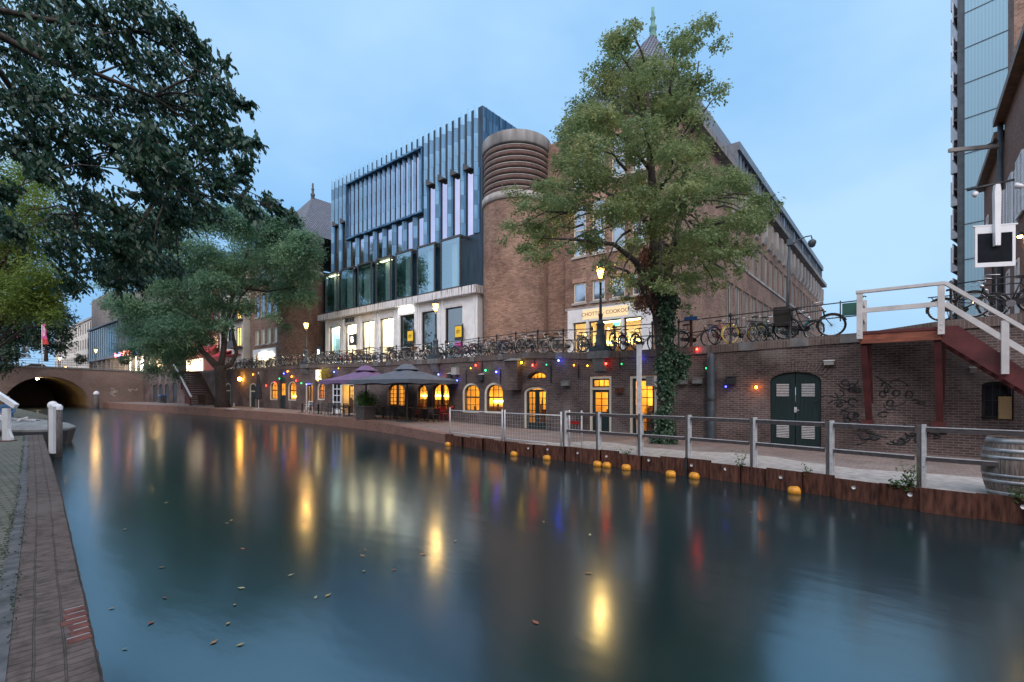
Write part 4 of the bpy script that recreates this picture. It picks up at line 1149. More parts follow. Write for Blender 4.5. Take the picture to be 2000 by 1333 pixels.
def right_block():
    t = thing('brick_block', 'long brown brick building with hipped tile roof beside the round turret', 'building')
    turret(t, -23.2, 28.8, 2.55, GR)
    Y = 29.0; XC = -11.4; XW = -18.9
    xs_ = [-18.2, -16.72, -15.24, -13.76]
    ops = []
    for x in xs_:
        for z0, z1 in ((8.5, 9.9), (11.75, 15.4), (16.5, 19.3)): ops.append(dict(x0=x, x1=x + 1.0, z0=z0, z1=z1, k='w'))
    ops += [dict(x0=-18.15, x1=-17.1, z0=GR + .5, z1=7.1, k='s'), dict(x0=-16.9, x1=-14.5, z0=GR + .05, z1=7.1, k='d'), dict(x0=-14.28, x1=-13.1, z0=GR + .5, z1=7.1, k='s')]
    mb = MB(); wall_panel(mb, XW, XC, lambda x: Y, GR, 20.7, ops, .22)
    mb.quad((XW, Y + .5, GR), (XW, Y, GR), (XW, Y, 20.7), (XW, Y + .5, 20.7))
    mb.quad((-24, Y + .5, GR), (XW, Y + .5, GR), (XW, Y + .5, 20.7), (-24, Y + .5, 20.7))
    mb.quad((-24, Y + .5, 20.7), (XW, Y + .5, 20.7), (XW, 60, 20.7), (-24, 60, 20.7))
    mb.build('front_wall', M['brick'], t)
    for o in ops:
        if o['k'] == 'w':
            w = bpy.data.objects.new('window', None); COL.objects.link(w); w.parent = t
            z = []; h = o['z1'] - o['z0']
            if h > 2: z = [o['z0'] + h * .5]
            mb = MB(); frame_band(mb, o['x0'] + .01, o['x1'] - .01, o['z0'] + .01, o['z1'] - .01, 0, .085, Y + .07, Y + .16)
            for q in z: mb.box(o['x0'] + .09, o['x1'] - .09, Y + .08, Y + .15, q - .035, q + .035)
            mb.build('frame', M['cream'], w)
            pane_poly(o['x0'] + .09, o['x1'] - .09, o['z0'] + .09, o['z1'] - .09, 0, Y + .13).build('pane', M['skyglass'], w)
            mb = MB(); mb.box(o['x0'] - .12, o['x1'] + .12, Y - .10, Y + .06, o['z0'] - .16, o['z0'] - .004); mb.build('sill', M['palestone'], w)
            mb = MB(); mb.box(o['x0'] - .08, o['x1'] + .08, Y - .03, Y + .06, o['z1'] + .004, o['z1'] + .32)
            mb.build('lintel', brick("soldier_brick", (0.33, 0.19, 0.145), (0.46, 0.30, 0.23), (0.40, 0.33, 0.30), bw=.085, rh=.35, off=0), w)
    mb = MB(); mb.box(-18.85, -11.5, Y - .10, Y - .003, 8.0, 8.16); mb.build('ledge', M['palestone'], t)
    # shop
    s = bpy.data.objects.new('shopfront', None); COL.objects.link(s); s.parent = t
    mb = MB(); mb.box(-18.6, -12.35, Y - .16, Y - .002, 7.1, 7.99)
    for i in range(42): x = -18.55 + i * .148; mb.box(x, x + .11, Y - .18, Y - .161, 7.13, 7.96)
    for x0, x1 in ((-18.6, -18.16), (-17.09, -16.91), (-14.49, -14.29), (-13.09, -12.35)): mb.box(x0, x1, Y - .16, Y - .002, GR, 7.099)
    for x0, x1 in ((-18.16, -17.09), (-14.29, -13.09)): mb.box(x0, x1, Y - .15, Y - .002, GR, GR + .5)
    mb.build('fascia', M['white'], s)
    mb = MB(); mb.box(-17.35, -13.95, Y - .2, Y - .185, 7.25, 7.92); mb.build('lit_fascia_panel', M['fascia'], s)
    text('fascia_lettering', 'CHOTTO - COOKOO', .36, M['wood'], Matrix.Translation((-15.65, Y - .215, 7.58)) @ FACE_Y, s, .008)
    for o in ops:
        if o['k'] in 'sd':
            mb = MB(); frame_band(mb, o['x0'] + .01, o['x1'] - .01, o['z0'], o['z1'] - .01, 0, .06, Y + .02, Y + .1)
            if o['k'] == 'd':
                mb.box(o['x0'], o['x1'], Y + .03, Y + .09, 6.35, 6.45); mb.box(-15.75, -15.65, Y + .03, Y + .09, GR, 6.35); mb.box(-16.2, -16.1, Y + .03, Y + .09, GR, 6.35); mb.box(-15.1, -15.02, Y + .03, Y + .09, GR, 6.35)
            f_ = mb.build('window_frame', M['dark'], s)
            pane_poly(o['x0'] + .06, o['x1'] - .06, o['z0'] + .06, o['z1'] - .06, 0, Y + .06).build('pane', M['glass'], f_)
    r = room(-18.6, -12.7, GR, 7.5, 4.0, wall='shopwall', lamp='officelight', strip=6.0, y0=Y + .23, extra=.1); r.parent = s
    mb = MB(); random.seed(8)
    for i in range(14):
        x = random.uniform(-18.3, -13); z = random.uniform(5.7, 6.8); mb.lathe([(0, -.07), (.07, 0), (0, .07)], 6, (x, Y + random.uniform(.5, 2.5), z))
    mb.build('bulb', M['strip'], r)
    mb = MB(); mb.box(-15.1, -14.65, Y - .02, Y + .01, 6.65, 6.88); mb.build('exit_sign', M['exit'], s)
    # flank
    f = bpy.data.objects.new('flank', None); COL.objects.link(f); f.parent = t
    f.location = (XC, Y, 0); f.rotation_euler = (0, 0, PI / 2)       # local x runs away along the side street, local -y faces the street
    L = 69.5; fops = []
    n = 21
    for i in range(n):
        x = 12.3 + i * 2.65; fops.append(dict(x0=x, x1=x + 1.9, z0=13.45, z1=16.4, k='u'))
        if i >= 0: fops.append(dict(x0=x, x1=x + 2.2, z0=8.0, z1=11.4, k='l'))
    mb = MB(); wall_panel(mb, 0, L, lambda x: 0, GR, 20.7, fops, .22); mb.build('flank_wall', M['brick'], f)
    for o in fops:
        w = bpy.data.objects.new('window', None); COL.objects.link(w); w.parent = f
        mb = MB(); frame_band(mb, o['x0'] + .01, o['x1'] - .01, o['z0'] + .01, o['z1'] - .01, 0, .06, .09, .19)
        for q in (1, 2):
            x = o['x0'] + (o['x1'] - o['x0']) * q / 3; mb.box(x - .03, x + .03, .06, .17, o['z0'] + .05, o['z1'] - .05)
        mb.build('frame', M['palestone'], w)
        pane_poly(o['x0'] + .1, o['x1'] - .1, o['z0'] + .1, o['z1'] - .1, 0, .16).build('pane', M['brownglass'], w)
    mb = MB(); mb.box(11.5, L, -.10, -.003, 13.2, 13.42); mb.build('string_course', M['palestone'], f)
    for i in range(22):
        x = 11.2 + i * 2.65; mb = MB(); mb.prism([(-.42, 19.7), (-.42, 17.9), (-.2, 17.3), (-.003, 17.2), (-.003, 19.7)], x, x + 1.06, 'x')
        for dx in (.24, .66): mb.box(x + dx, x + dx + .16, -.46, -.421, 17.95, 19.7)
        mb.build('corbel', M['palestone'], f)
    mb = MB(); mb.box(-.45, L + .3, -.65, .1, 20.45, 20.95); mb.build('gutter', M['concrete'], f)
    mb = MB(); mb.box(XW, XC + .02, Y - .5, Y + .1, 20.45, 20.95); mb.build('eaves', M['concrete'], t)
    hip_roof(t, -19.0, -10.85, Y - .4, Y + L, 20.95, -15.0, 35.2, 29.7)
    finial(t, -15.0, 35.2, 29.6, 'copper')
    # dormer band
    d = bpy.data.objects.new('dormer_band', None); COL.objects.link(d); d.parent = f
    mb = MB(); y0 = .1
    mb.box(15.5, L - .5, -.25, 3.2, 23.2, 23.9); mb.box(15.5, L - .5, -.05, .25, 20.95, 21.5); mb.box(15.5, 15.9, -.05, 3.0, 21.5, 23.2); mb.box(L - .9, L - .5, -.05, 3.0, 21.5, 23.2)
    i = 0
    while 16.4 + i * 1.3 < L - 1:
        x = 16.4 + i * 1.3; mb.box(x, x + (.55 if i % 5 == 0 else .16), -.04, .2, 21.5, 23.2); i += 1
    mb.build('frame', M['zincroof'], d)
    mb = MB(); mb.quad((15.9, .1, 21.5), (L - .9, .1, 21.5), (L - .9, .1, 23.2), (15.9, .1, 23.2)); mb.build('pane', M['skyglass'], d)
    # far end wall
    mb = MB(); mb.quad((XC, Y + L, GR), (-24, Y + L, GR), (-24, Y + L, 20.7), (XC, Y + L, 20.7)); mb.build('end_wall', M['brick'], t)
right_block()
def left_block():
    G2 = 4.6
    t = thing('brick_block', 'brown brick corner building with round turret partly behind the feathery tree', 'building')
    turret(t, -56.7, 28.8, 2.55, G2)
    Y = 28.0; XL, XR = -69.0, -59.0
    ops = []
    for i in range(4):
        x = -67.6 + i * 1.75
        for z0, z1 in ((8.6, 10.5), (12.2, 15.4), (16.5, 19.3)): ops.append(dict(x0=x, x1=x + 1.15, z0=z0, z1=z1, k='w'))
    ops.append(dict(x0=-67.4, x1=-61.6, z0=G2, z1=7.3, k='s'))
    mb = MB(); wall_panel(mb, XL, XR, lambda x: Y, G2, 20.7, ops, .22)
    mb.quad((XR, Y, G2), (XR, Y + 4, G2), (XR, Y + 4, 20.7), (XR, Y, 20.7)); mb.quad((XL, Y + 60, G2), (XL, Y, G2), (XL, Y, 20.7), (XL, Y + 60, 20.7))
    mb.quad((-54.3, 32, G2), (-48.1, 32, G2), (-48.1, 32, 20), (-54.3, 32, 20)); mb.quad((-59, 31.9, 20), (-48.1, 31.9, 20), (-48.1, 60, 20), (-59, 60, 20))
    mb.build('wall', M['brick'], t)
    for o in ops:
        if o['k'] == 'w':
            w = bpy.data.objects.new('window', None); COL.objects.link(w); w.parent = t
            mb = MB(); frame_band(mb, o['x0'] + .01, o['x1'] - .01, o['z0'] + .01, o['z1'] - .01, 0, .09, Y + .05, Y + .14); mb.build('frame', M['cream'], w)
            pane_poly(o['x0'] + .1, o['x1'] - .1, o['z0'] + .1, o['z1'] - .1, 0, Y + .11).build('pane', M['glass'] if o['z0'] < 9 else M['skyglass'], w)
            mb = MB(); mb.box(o['x0'] + .04, o['x1'] - .04, Y + .16, Y + .19, o['z0'], o['z1']); mb.build('blind', M['creamblind'], w)
            mb = MB(); mb.box(o['x0'] - .1, o['x1'] + .1, Y - .08, Y + .04, o['z0'] - .15, o['z0'] - .004); mb.build('sill', M['palestone'], w)
    s = bpy.data.objects.new('shopfront', None); COL.objects.link(s); s.parent = t
    mb = MB(); mb.box(-67.9, -61.2, Y - .16, Y - .002, 7.3, 7.95)
    for a, b in ((-67.9, -67.4), (-65.6, -65.3), (-63.7, -63.4), (-61.6, -61.2)): mb.box(a, b, Y - .15, Y - .002, G2, 7.299)
    mb.build('fascia', M['white'], s)
    mb = MB(); mb.box(-65.5, -63.4, Y - .4, Y - .17, 6.5, 7.45); mb.lathe([(0, -.1), (.42, -.1), (.42, .1), (0, .1)], 16, M=Matrix.Translation((-62.4, Y - .3, 7)) @ Matrix.Rotation(PI / 2, 4, 'X')); mb.build('lit_sign', M['signlight'], s)
    r = room(-67.4, -61.6, G2, 7.4, 3, wall='shopwall', lamp='shoplight', y0=Y + .23, counter=False, extra=.0); r.parent = s
    pane_poly(-67.4, -61.6, G2, 7.3, 0, Y + .1).build('pane', M['shopglass'], s)
    mb = MB(); mb.box(-69.2, -58.9, Y - .5, Y + .1, 20.45, 20.95); mb.build('eaves', M['concrete'], t)
    mb = MB(); mb.box(-58.75, -58.6, Y + .05, Y + .25, G2, 18); mb.build('drainpipe', M['slate'], t)
    hip_roof(t, -69.3, -54.5, Y - .4, Y + 60, 20.95, -62.7, 33.5, 28.9)
    finial(t, -62.7, 33.5, 28.8, 'slate')
    # recessed glazed slit in the joint with the zinc building
    mb = MB(); mb.box(-54.2, -48.15, 31.4, 31.99, 14.3, 20); mb.build('concrete_head', M['concrete'], t)
    for x0, x1 in ((-53.2, -52.0), (-50.6, -49.2)):
        w = bpy.data.objects.new('stair_window', None); COL.objects.link(w); w.parent = t
        mb = MB(); frame_band(mb, x0, x1, G2 + 1.4, 14.2, 0, .16, 31.7, 31.95)
        for k in range(1, 5): z = G2 + 1.4 + (14.2 - G2 - 1.4) * k / 5; mb.box(x0 + .1, x1 - .1, 31.7, 31.9, z - .08, z + .08)
        mb.build('frame', M['palestone'], w)
        mb = MB(); mb.box(x0 + .16, x1 - .16, 31.86, 31.93, G2 + 1.5, 14.1); mb.build('pane', M['darkglass'] if x0 < -52 else emit("stair_glow", (1, .5, .16), .8), w)
left_block()

# ================================================================== houses further along the far bank
def house(name, label, cat, x0, x1, y0, depth, g, h, wall, cols, rows, win=(1.1, 1.8), frame='white', glass='darkglass', roof='slate', lit=(), top=None, base=3.4, pitch=True):
    t = thing(name, label, cat)
    ops = []
    cw = (x1 - x0) / cols
    for r in range(rows):
        for c in range(cols):
            xc = x0 + cw * (c + .5); z0 = g + base + r * (h - base) / rows + .5
            ops.append(dict(x0=xc - win[0] / 2, x1=xc + win[0] / 2, z0=z0, z1=z0 + win[1]))
    mb = MB(); wall_panel(mb, x0, x1, lambda x: y0, g, g + h, ops, .2)
    mb.quad((x1, y0, g), (x1, y0 + depth, g), (x1, y0 + depth, g + h), (x1, y0, g + h)); mb.quad((x0, y0 + depth, g), (x0, y0, g), (x0, y0, g + h), (x0, y0 + depth, g + h))
    mb.quad((x1, y0 + depth, g), (x0, y0 + depth, g), (x0, y0 + depth, g + h), (x1, y0 + depth, g + h)); mb.quad((x0, y0, g + h), (x1, y0, g + h), (x1, y0 + depth, g + h), (x0, y0 + depth, g + h))
    mb.build('wall', M[wall], t)
    for i, o in enumerate(ops):
        mb = MB(); frame_band(mb, o['x0'] + .01, o['x1'] - .01, o['z0'] + .01, o['z1'] - .01, 0, .08, y0 - .02, y0 + .12); mb.box((o['x0'] + o['x1']) / 2 - .03, (o['x0'] + o['x1']) / 2 + .03, y0 + .02, y0 + .1, o['z0'] + .02, o['z1'] - .02)
        f = mb.build('window', M[frame], t)
        pane_poly(o['x0'] + .08, o['x1'] - .08, o['z0'] + .08, o['z1'] - .08, 0, y0 + .1).build('pane', M['litpane'] if i in lit else M[glass], f)
    mb = MB(); mb.box(x0 - .1, x1 + .1, y0 - .3, y0 + .1, g + h - .35, g + h + .12); mb.build('cornice', M[frame], t)
    if pitch:
        mb = MB(); zc = g + h; ym = y0 + depth / 2
        mb.quad((x0, y0 - .2, zc + .13), (x1, y0 - .2, zc + .13), (x1, ym, zc + 3.2), (x0, ym, zc + 3.2)); mb.quad((x1, y0 + depth, zc + .13), (x0, y0 + depth, zc + .13), (x0, ym, zc + 3.2), (x1, ym, zc + 3.2))
        mb.quad((x1, y0 - .2, zc + .13), (x1, y0 + depth, zc + .13), (x1, ym, zc + 3.2)); mb.quad((x0, y0 + depth, zc + .13), (x0, y0 - .2, zc + .13), (x0, ym, zc + 3.2))
        mb.build('roof', M[roof], t)
    return t
M['litpane'] = emit("lit_pane", (1.0, .56, .18), 1.6)
M['shoplit'] = emit("lit_shop_pane", (1.0, .80, .50), 3.0)
t = house('townhouse', 'narrow white house with warm lit balcony windows beside the brick corner', 'house', -77.5, -69.3, 27.2, 12, 4.7, 14.5, 'plaster', 3, 3, (1.7, 2.6), 'dark', lit=(2, 5, 7), pitch=False)
for z in (8.3, 12.0, 15.7): mb = MB(); mb.box(-72.6, -69.4, 26.3, 27.19, z, z + .14); mb.box(-72.6, -69.4, 26.3, 26.34, z + .14, z + 1.0); mb.build('balcony', M['slate'], t)
mb = MB(); mb.box(-76.8, -70.0, 26.5, 27.18, 7.4, 7.5); mb.prism([(25.6, 7.2), (27.18, 8.1), (27.18, 8.2), (25.6, 7.3)], -77, -73.2, 'x'); mb.build('awning', M['redcloth'], t)
t = house('townhouse', 'red clad house with red awnings behind the feathery tree', 'house', -92.5, -78.0, 27.5, 12, 5.0, 16.5, 'brownred', 4, 3, (1.6, 2.0), 'white', lit=(3,), pitch=False)
for i in range(2):
    mb = MB(); x = -84.5 + i * 3.4; mb.prism([(26.0, 8.1), (27.48, 9.3), (27.48, 9.4), (26.0, 8.2)], x, x + 2.8, 'x'); mb.build('awning', M['redcloth'], t)
mb = MB(); mb.box(-92, -85.2, 27.3, 27.49, 5.6, 7.6); mb.build('shop_window', M['shoplit'], t)
# glass fronted building by the bridge
t = thing('glass_front_building', 'grey brick building with dark teal glass front and lit shop below', 'building')
mb = MB(); mb.box(-150, -131, 25, 45, 5.4, 24); mb.box(-131, -96, 26.5, 45, 14.5, 22.5); mb.build('wall', M['greyhouse'], t)
mb = MB(); mb.box(-149, -121, 24.3, 24.99, 10, 16.4); mb.box(-121, -96.5, 24.8, 26.4, 10.0, 16.6); mb.build('glass_front', M['teal'], t)
mb = MB()
for i in range(27): mb.box(-149 + i * 2, -148.92 + i * 2, 24.22, 24.299, 10, 16.4)
mb.box(-149.3, -96, 24.0, 25.0, 16.6, 16.95); mb.box(-149.3, -96, 24.0, 25.2, 9.4, 9.95); mb.box(-120, -119.4, 24.2, 24.79, 9.95, 16.6); mb.build('frame', M['zincroof'], t)
for i in range(13): x = -148.5 + i * 4.05; mb = MB(); mb.box(x, x + .5, 24.3, 25, 5.4, 9.39); mb.build('pier', M['greyhouse'], t)
mb = MB(); mb.box(-149, -96.4, 25.1, 25.2, 5.6, 9.3); mb.build('shop_window', emit("far_shop", (1.0, .72, .40), 1.3), t)
mb = MB(); mb.box(-118, -104, 24.85, 25.05, 5.8, 9.0); mb.build('shop_window', M['shoplit'], t)
mb = MB(); mb.box(-108.5, -105.0, 24.7, 24.84, 5.6, 8.0); mb.build('light_box', emit("far_display", (1, .95, .82), 7), t)
for i, (x, c, s_) in enumerate([(-121.8, (1, .15, .2), 'Bar'), (-119.4, (.15, .2, 1), 'cafe'), (-114, (1, .25, .18), 'RESTAURANT'), (-106, (.15, .22, 1), 'grill')]):
    text('neon_lettering', s_, 1.25, emit("neon_%d" % i, c, 6), Matrix.Translation((x, 23.95, 9.7)) @ FACE_Y, t, .03)
house('classical_house', 'white stuccoed town house with rows of tall windows beyond the bridge', 'house', -205, -152, 25.4, 14, 5.4, 15, 'plaster', 18, 3, (1.3, 2.6), 'palestone', 'darkglass', pitch=False)

# ================================================================== right hand side: apartment tower and old houses
def tower():
    t = thing('apartment_tower', 'tall pale blue clad apartment tower with stacked end balconies', 'tower', (3.5, 52.1, 0), rad(-14))
    H = 2.78; n = 17
    mb = MB(); mb.box(0, 16, 0, 13, 4, 4 + n * H); mb.build('wall', M['painted_ribs'], t)
    mb = MB()
    for i in range(n + 1): z = 4 + i * H + .4; mb.box(-.02, 16.02, -.04, -.002, z - .025, z + .025)
    mb.build('panel_joints', M['bluegrey'], t)
    mb = MB(); mb.box(-.45, -.01, .1, 12.8, 4, 4 + n * H + .3); mb.build('end_wall', M['bluegrey'], t)
    for i in range(n):
        z = 4 + i * H + .6
        b = bpy.data.objects.new('balcony', None); COL.objects.link(b); b.parent = t
        mb = MB(); mb.box(-1.40, -.46, 3.2, 8.8, z, z + .16); mb.box(-.75, -.46, .3, 3.0, z, z + .14); mb.build('slab', M['bluegrey'], b)
        mb = MB(); mb.box(-1.45, -1.36, 3.15, 8.85, z - .4, z + 1.65); mb.box(-1.36, -.75, 3.15, 3.24, z - .4, z + 1.65); mb.box(-.80, -.72, .3, 3.05, z - .3, z + 1.3); mb.build('parapet', M['towerwhite'], b)
tower()
def right_houses():
    # walls face the side street (towards -x): local x runs towards the canal, built in a turned frame
    def hs(label, xw, ya, yb, ze, g, ops, wall='brickdark', depth=9, pitch=True):
        t = thing('brick_house', label, 'house', (xw, yb, 0), -PI / 2)   # local x -> -y, local -y -> -x
        L = yb - ya
        mb = MB(); wall_panel(mb, 0, L, lambda x: 0, g, ze, ops, .18)
        mb.quad((L, 0, g), (L, depth, g), (L, depth, ze), (L, 0, ze)); mb.quad((0, depth, g), (0, 0, g), (0, 0, ze), (0, depth, ze))
        mb.build('wall', M[wall], t)
        for o in ops:
            mb = MB(); frame_band(mb, o['x0'] + .01, o['x1'] - .01, o['z0'] + .01, o['z1'] - .01, 0, .09, -.03, .12); mb.box((o['x0'] + o['x1']) / 2 - .03, (o['x0'] + o['x1']) / 2 + .03, 0, .1, o['z0'] + .02, o['z1'] - .02)
            w = mb.build('window', M['white'], t)
            pane_poly(o['x0'] + .09, o['x1'] - .09, o['z0'] + .09, o['z1'] - .09, 0, .1).build('pane', M['skyglass'], w)
            if o.get('sh'):
                mb = MB()
                for s_ in (-1, 1):
                    a = o['x0'] - .62 if s_ < 0 else o['x1'] + .02
                    frame_band(mb, a, a + .6, o['z0'], o['z1'], 0, .06, -.10, -.04)
                    k = 0
                    while o['z0'] + .1 + k * .12 < o['z1'] - .1: mb.box(a + .05, a + .55, -.085, -.055, o['z0'] + .08 + k * .12, o['z0'] + .15 + k * .12); k += 1
                mb.build('shutters', M['white'], w)
        if yb < 28:
            for yy in (1.2, 4.0, 6.8):
                for zz in (5.2, 9.0):
                    mb = MB()
                    for a_, b_, c_, d_ in ((yy - .55, yy + .55, zz + 2.0, zz + 2.1), (yy - .55, yy + .55, zz - .1, zz), (yy - .55, yy - .45, zz, zz + 2.0), (yy + .45, yy + .55, zz, zz + 2.0), (yy - .03, yy + .03, zz, zz + 2.0)): mb.box(L + .002, L + .06, a_, b_, c_ + .001, d_ - .001)
                    w = mb.build('window', M['white'], t); mb = MB(); mb.quad((L + .02, yy - .45, zz), (L + .02, yy + .45, zz), (L + .02, yy + .45, zz + 2), (L + .02, yy - .45, zz + 2)); mb.build('pane', M['skyglass'], w)
        mb = MB(); mb.box(-.1, L + .1, -.32, .02, ze - .12, ze + .14); mb.build('gutter', M['wood'], t)
        if pitch:
            mb = MB(); mb.quad((-.1, -.3, ze + .15), (L + .1, -.3, ze + .15), (L + .1, depth / 2, ze + 4.2), (-.1, depth / 2, ze + 4.2)); mb.quad((L + .1, depth, ze + .15), (-.1, depth, ze + .15), (-.1, depth / 2, ze + 4.2), (L + .1, depth / 2, ze + 4.2))
            mb.quad((L + .1, -.3, ze + .15), (L + .1, depth, ze + .15), (L + .1, depth / 2, ze + 4.2)); mb.quad((-.1, depth, ze + .15), (-.1, -.3, ze + .15), (-.1, depth / 2, ze + 4.2)); mb.build('roof', M['tiles'], t)
        return t
    o1 = [dict(x0=.5, x1=1.3, z0=8.2, z1=10.2, sh=1), dict(x0=2.5, x1=3.3, z0=8.2, z1=10.2, sh=1), dict(x0=4.6, x1=5.4, z0=8.2, z1=10.2, sh=1), dict(x0=.6, x1=1.4, z0=4.9, z1=6.9), dict(x0=2.6, x1=3.4, z0=4.9, z1=6.9), dict(x0=4.7, x1=5.5, z0=4.9, z1=6.9)]
    a = hs('dark brick house with white louvred shutters nearest the canal', 3.0, 20.6, 27.4, 13.1, 4.2, o1)
    mb = MB(); mb.tube([(.1, -.12, 13), (.1, -.12, 4.2)], .09, 8); mb.build('drainpipe', M['bluegrey'], a)
    o2 = [dict(x0=1.0, x1=1.8, z0=9.0, z1=10.8), dict(x0=3.6, x1=4.4, z0=9.0, z1=10.8), dict(x0=1.0, x1=1.8, z0=5.2, z1=7.2), dict(x0=3.6, x1=4.4, z0=5.2, z1=7.2)]
    hs('second dark brick house in the side street with lower eaves', 3.02, 27.5, 34.2, 12.6, 4.2, o2, pitch=False)
    t = thing('brick_house', 'tall brick gable rising behind the low houses', 'house')
    mb = MB(); mb.box(4.1, 12, 34.35, 36.2, 4, 33); mb.build('wall', M['brick'], t); mb = MB(); mb.box(4.0, 12.1, 34.3, 36.3, 33.001, 33.4); mb.build('coping', M['palestone'], t)
    # long horizontal outrigger lamp and facade lamps
    p = onX(1955, 285, 2.9); q = onX(1897, 301, 0.9)
    t = thing('sign_arm', 'pale flat arm jutting from the brick house over the side street', 'bracket')
    mb = MB(); mb.bar(p, (p.x - 1.6, p.y - 1.2, p.z - .15), .12, .14); mb.build('arm', M['palestone'], t); mb = MB(); mb.bar(p + Vector((0, 0, .25)), (p.x - .5, p.y - .4, p.z), .04); mb.build('stay', M['black'], t)
    for i, (u, v, lb) in enumerate([(1992, 462, 'small warm wall lamp on the brick house above the cafe sign'), (1902, 590, 'warm lamp low on the brick house behind the parked bicycle')]):
        p = onX(u, v, 2.9)
        t = thing('wall_lamp', lb, 'lamp', p)
        mb = MB(); mb.lathe([(.02, .16), (.12, .05), (.13, 0)], 10); mb.build('shade', M['black'], t)
        mb = MB(); mb.lathe([(0, -.07), (.06, -.04), (.06, .02), (0, .04)], 8); mb.build('bulb', M['lantern'], t)
right_houses()
# ================================================================== the viewer's own bank: quay wall and house fronts behind the camera
t = thing('quay_wall', 'brick quay wall of the near bank behind the viewer', 'wall'); mb = MB(); mb.box(-70, 45, -7.6, -7.0, .61, 4.3); mb.build('wall_face', M['quaybrick'], t); mb = MB(); mb.box(-70, 45, -7.7, -6.9, 4.301, 4.5); mb.build('coping', M['stone'], t)
mb = MB(); mb.quad((-70, -40, 4.28), (45, -40, 4.28), (45, -7.6, 4.28), (-70, -7.6, 4.28)); tag(mb.build('street', M['street']), 'street of the near bank', 'street', kind='structure')
for i, (xa, xb, h, wm, lb) in enumerate([(-70, -46, 10.5, 'brickdark', 'low dark brick house row on the near bank'), (-45.8, -22, 12.5, 'greyhouse', 'grey brick house row on the near bank'), (-21.8, 2, 11.0, 'brick', 'brown brick house row on the near bank behind the viewer'), (2.2, 26, 13, 'brickdark', 'taller dark brick house row on the near bank'), (26.2, 45, 11.5, 'plaster', 'plastered house row at the end of the near bank')]):
    o = house('house_row', lb, 'house', -xb, -xa, 14.0, 9, 4.3, h, wm, 8, 3, (1.2, 1.9), 'white', 'darkglass'); o.rotation_euler = (0, 0, PI)
# ================================================================== trees
def leaf_mesh(name, mt, parent, C, N, T, size, shape='diamond', fold=0.0, aspect=0.55):
    """C centres, N normals, T long axes (unit), size per leaf -> one mesh of many leaf faces"""
    n = len(C)
    B = np.cross(N, T); B /= np.linalg.norm(B, axis=1, keepdims=True) + 1e-9
    s = size[:, None]
    if shape == 'diamond':
        P = np.stack([C - T * s * .5, C + B * s * .5 * aspect, C + T * s * .5, C - B * s * .5 * aspect], 1); k = 4
    else:   # pointed leaf of six corners, drooping tip
        D = -N * s * fold
        P = np.stack([C - T * s * .5, C - T * s * .18 + B * s * .5 * aspect, C + T * s * .18 + B * s * .40 * aspect + D * .3, C + T * s * .5 + D, C + T * s * .18 - B * s * .40 * aspect + D * .3, C - T * s * .18 - B * s * .5 * aspect], 1); k = 6
    me = bpy.data.meshes.new(name)
    me.vertices.add(n * k); me.vertices.foreach_set('co', P.reshape(-1).astype('f'))
    me.loops.add(n * k); me.loops.foreach_set('vertex_index', np.arange(n * k, dtype='i'))
    me.polygons.add(n); me.polygons.foreach_set('loop_start', np.arange(0, n * k, k, dtype='i')); me.polygons.foreach_set('loop_total', np.full(n, k, 'i'))
    me.materials.append(mt); me.update(calc_edges=True); me.validate()
    o = bpy.data.objects.new(name, me); COL.objects.link(o); o.parent = parent
    return o
def unit(v): return v / (np.linalg.norm(v, axis=-1, keepdims=True) + 1e-9)
def foliage(clumps, n, size, rng, per=9, spread=.28, droop=0.3, shell=.45, up=.7, cap=0.0):
    """clumps: (centre, radii); leaves come in sprigs so the crown keeps gaps"""
    w = np.array([r[0] * r[1] + r[1] * r[2] + r[0] * r[2] for _, r in clumps]); w = w / w.sum()
    ns = max(1, n // per)
    idx = rng.choice(len(clumps), ns, p=w)
    cc = np.array([c for c, _ in clumps])[idx]; rr = np.array([r for _, r in clumps])[idx]
    d = unit(rng.normal(size=(ns, 3))); d[:, 2] = np.where(rng.random(ns) < cap, np.abs(d[:, 2]), d[:, 2]); rad_ = shell + (1 - shell) * rng.random((ns, 1)) ** .6
    sp = cc + d * rr * rad_
    tw = unit(d * .8 + rng.normal(size=(ns, 3)) * .5 + np.array([0, 0, -droop]))
    C = np.repeat(sp, per, 0); D = np.repeat(d, per, 0); TW = np.repeat(tw, per, 0)
    t = np.tile(np.linspace(-1, 1, per), ns)[:, None]
    C = C + TW * t * spread + rng.normal(size=C.shape) * spread * .22
    N = unit(D * .5 + np.array([0, 0, up]) + rng.normal(size=C.shape) * .45)
    T = unit(TW * .7 + rng.normal(size=C.shape) * .5 + np.array([0, 0, -droop]))
    T = unit(T - N * (T * N).sum(1, keepdims=True))
    S = size * (.7 + .6 * rng.random(len(C)))
    return C, N, T, S
def limb(mb, a, b, r0, r1, sag=0.0, n=7, k=6, wob=.05, rng=None):
    a, b = np.array(a, float), np.array(b, float); L = np.linalg.norm(b - a); pts = []; rs = []
    for i in range(k + 1):
        t = i / k; p = a + (b - a) * t; p[2] += sag * L * math.sin(PI * t)
        if rng is not None and 0 < i < k: p += rng.normal(size=3) * wob * L * .35
        pts.append(tuple(p)); rs.append(r0 + (r1 - r0) * t)
    mb.tube(pts, rs, n)
    return pts

o_ = leaf_mesh('moss', leafmat('moss_green', (.02, .04, .015), (.04, .065, .02), (.08, .10, .035), 6), None, *MOSS[0]); tag(o_, 'moss growing in the joint beside the stone kerb', 'moss', kind='stuff')
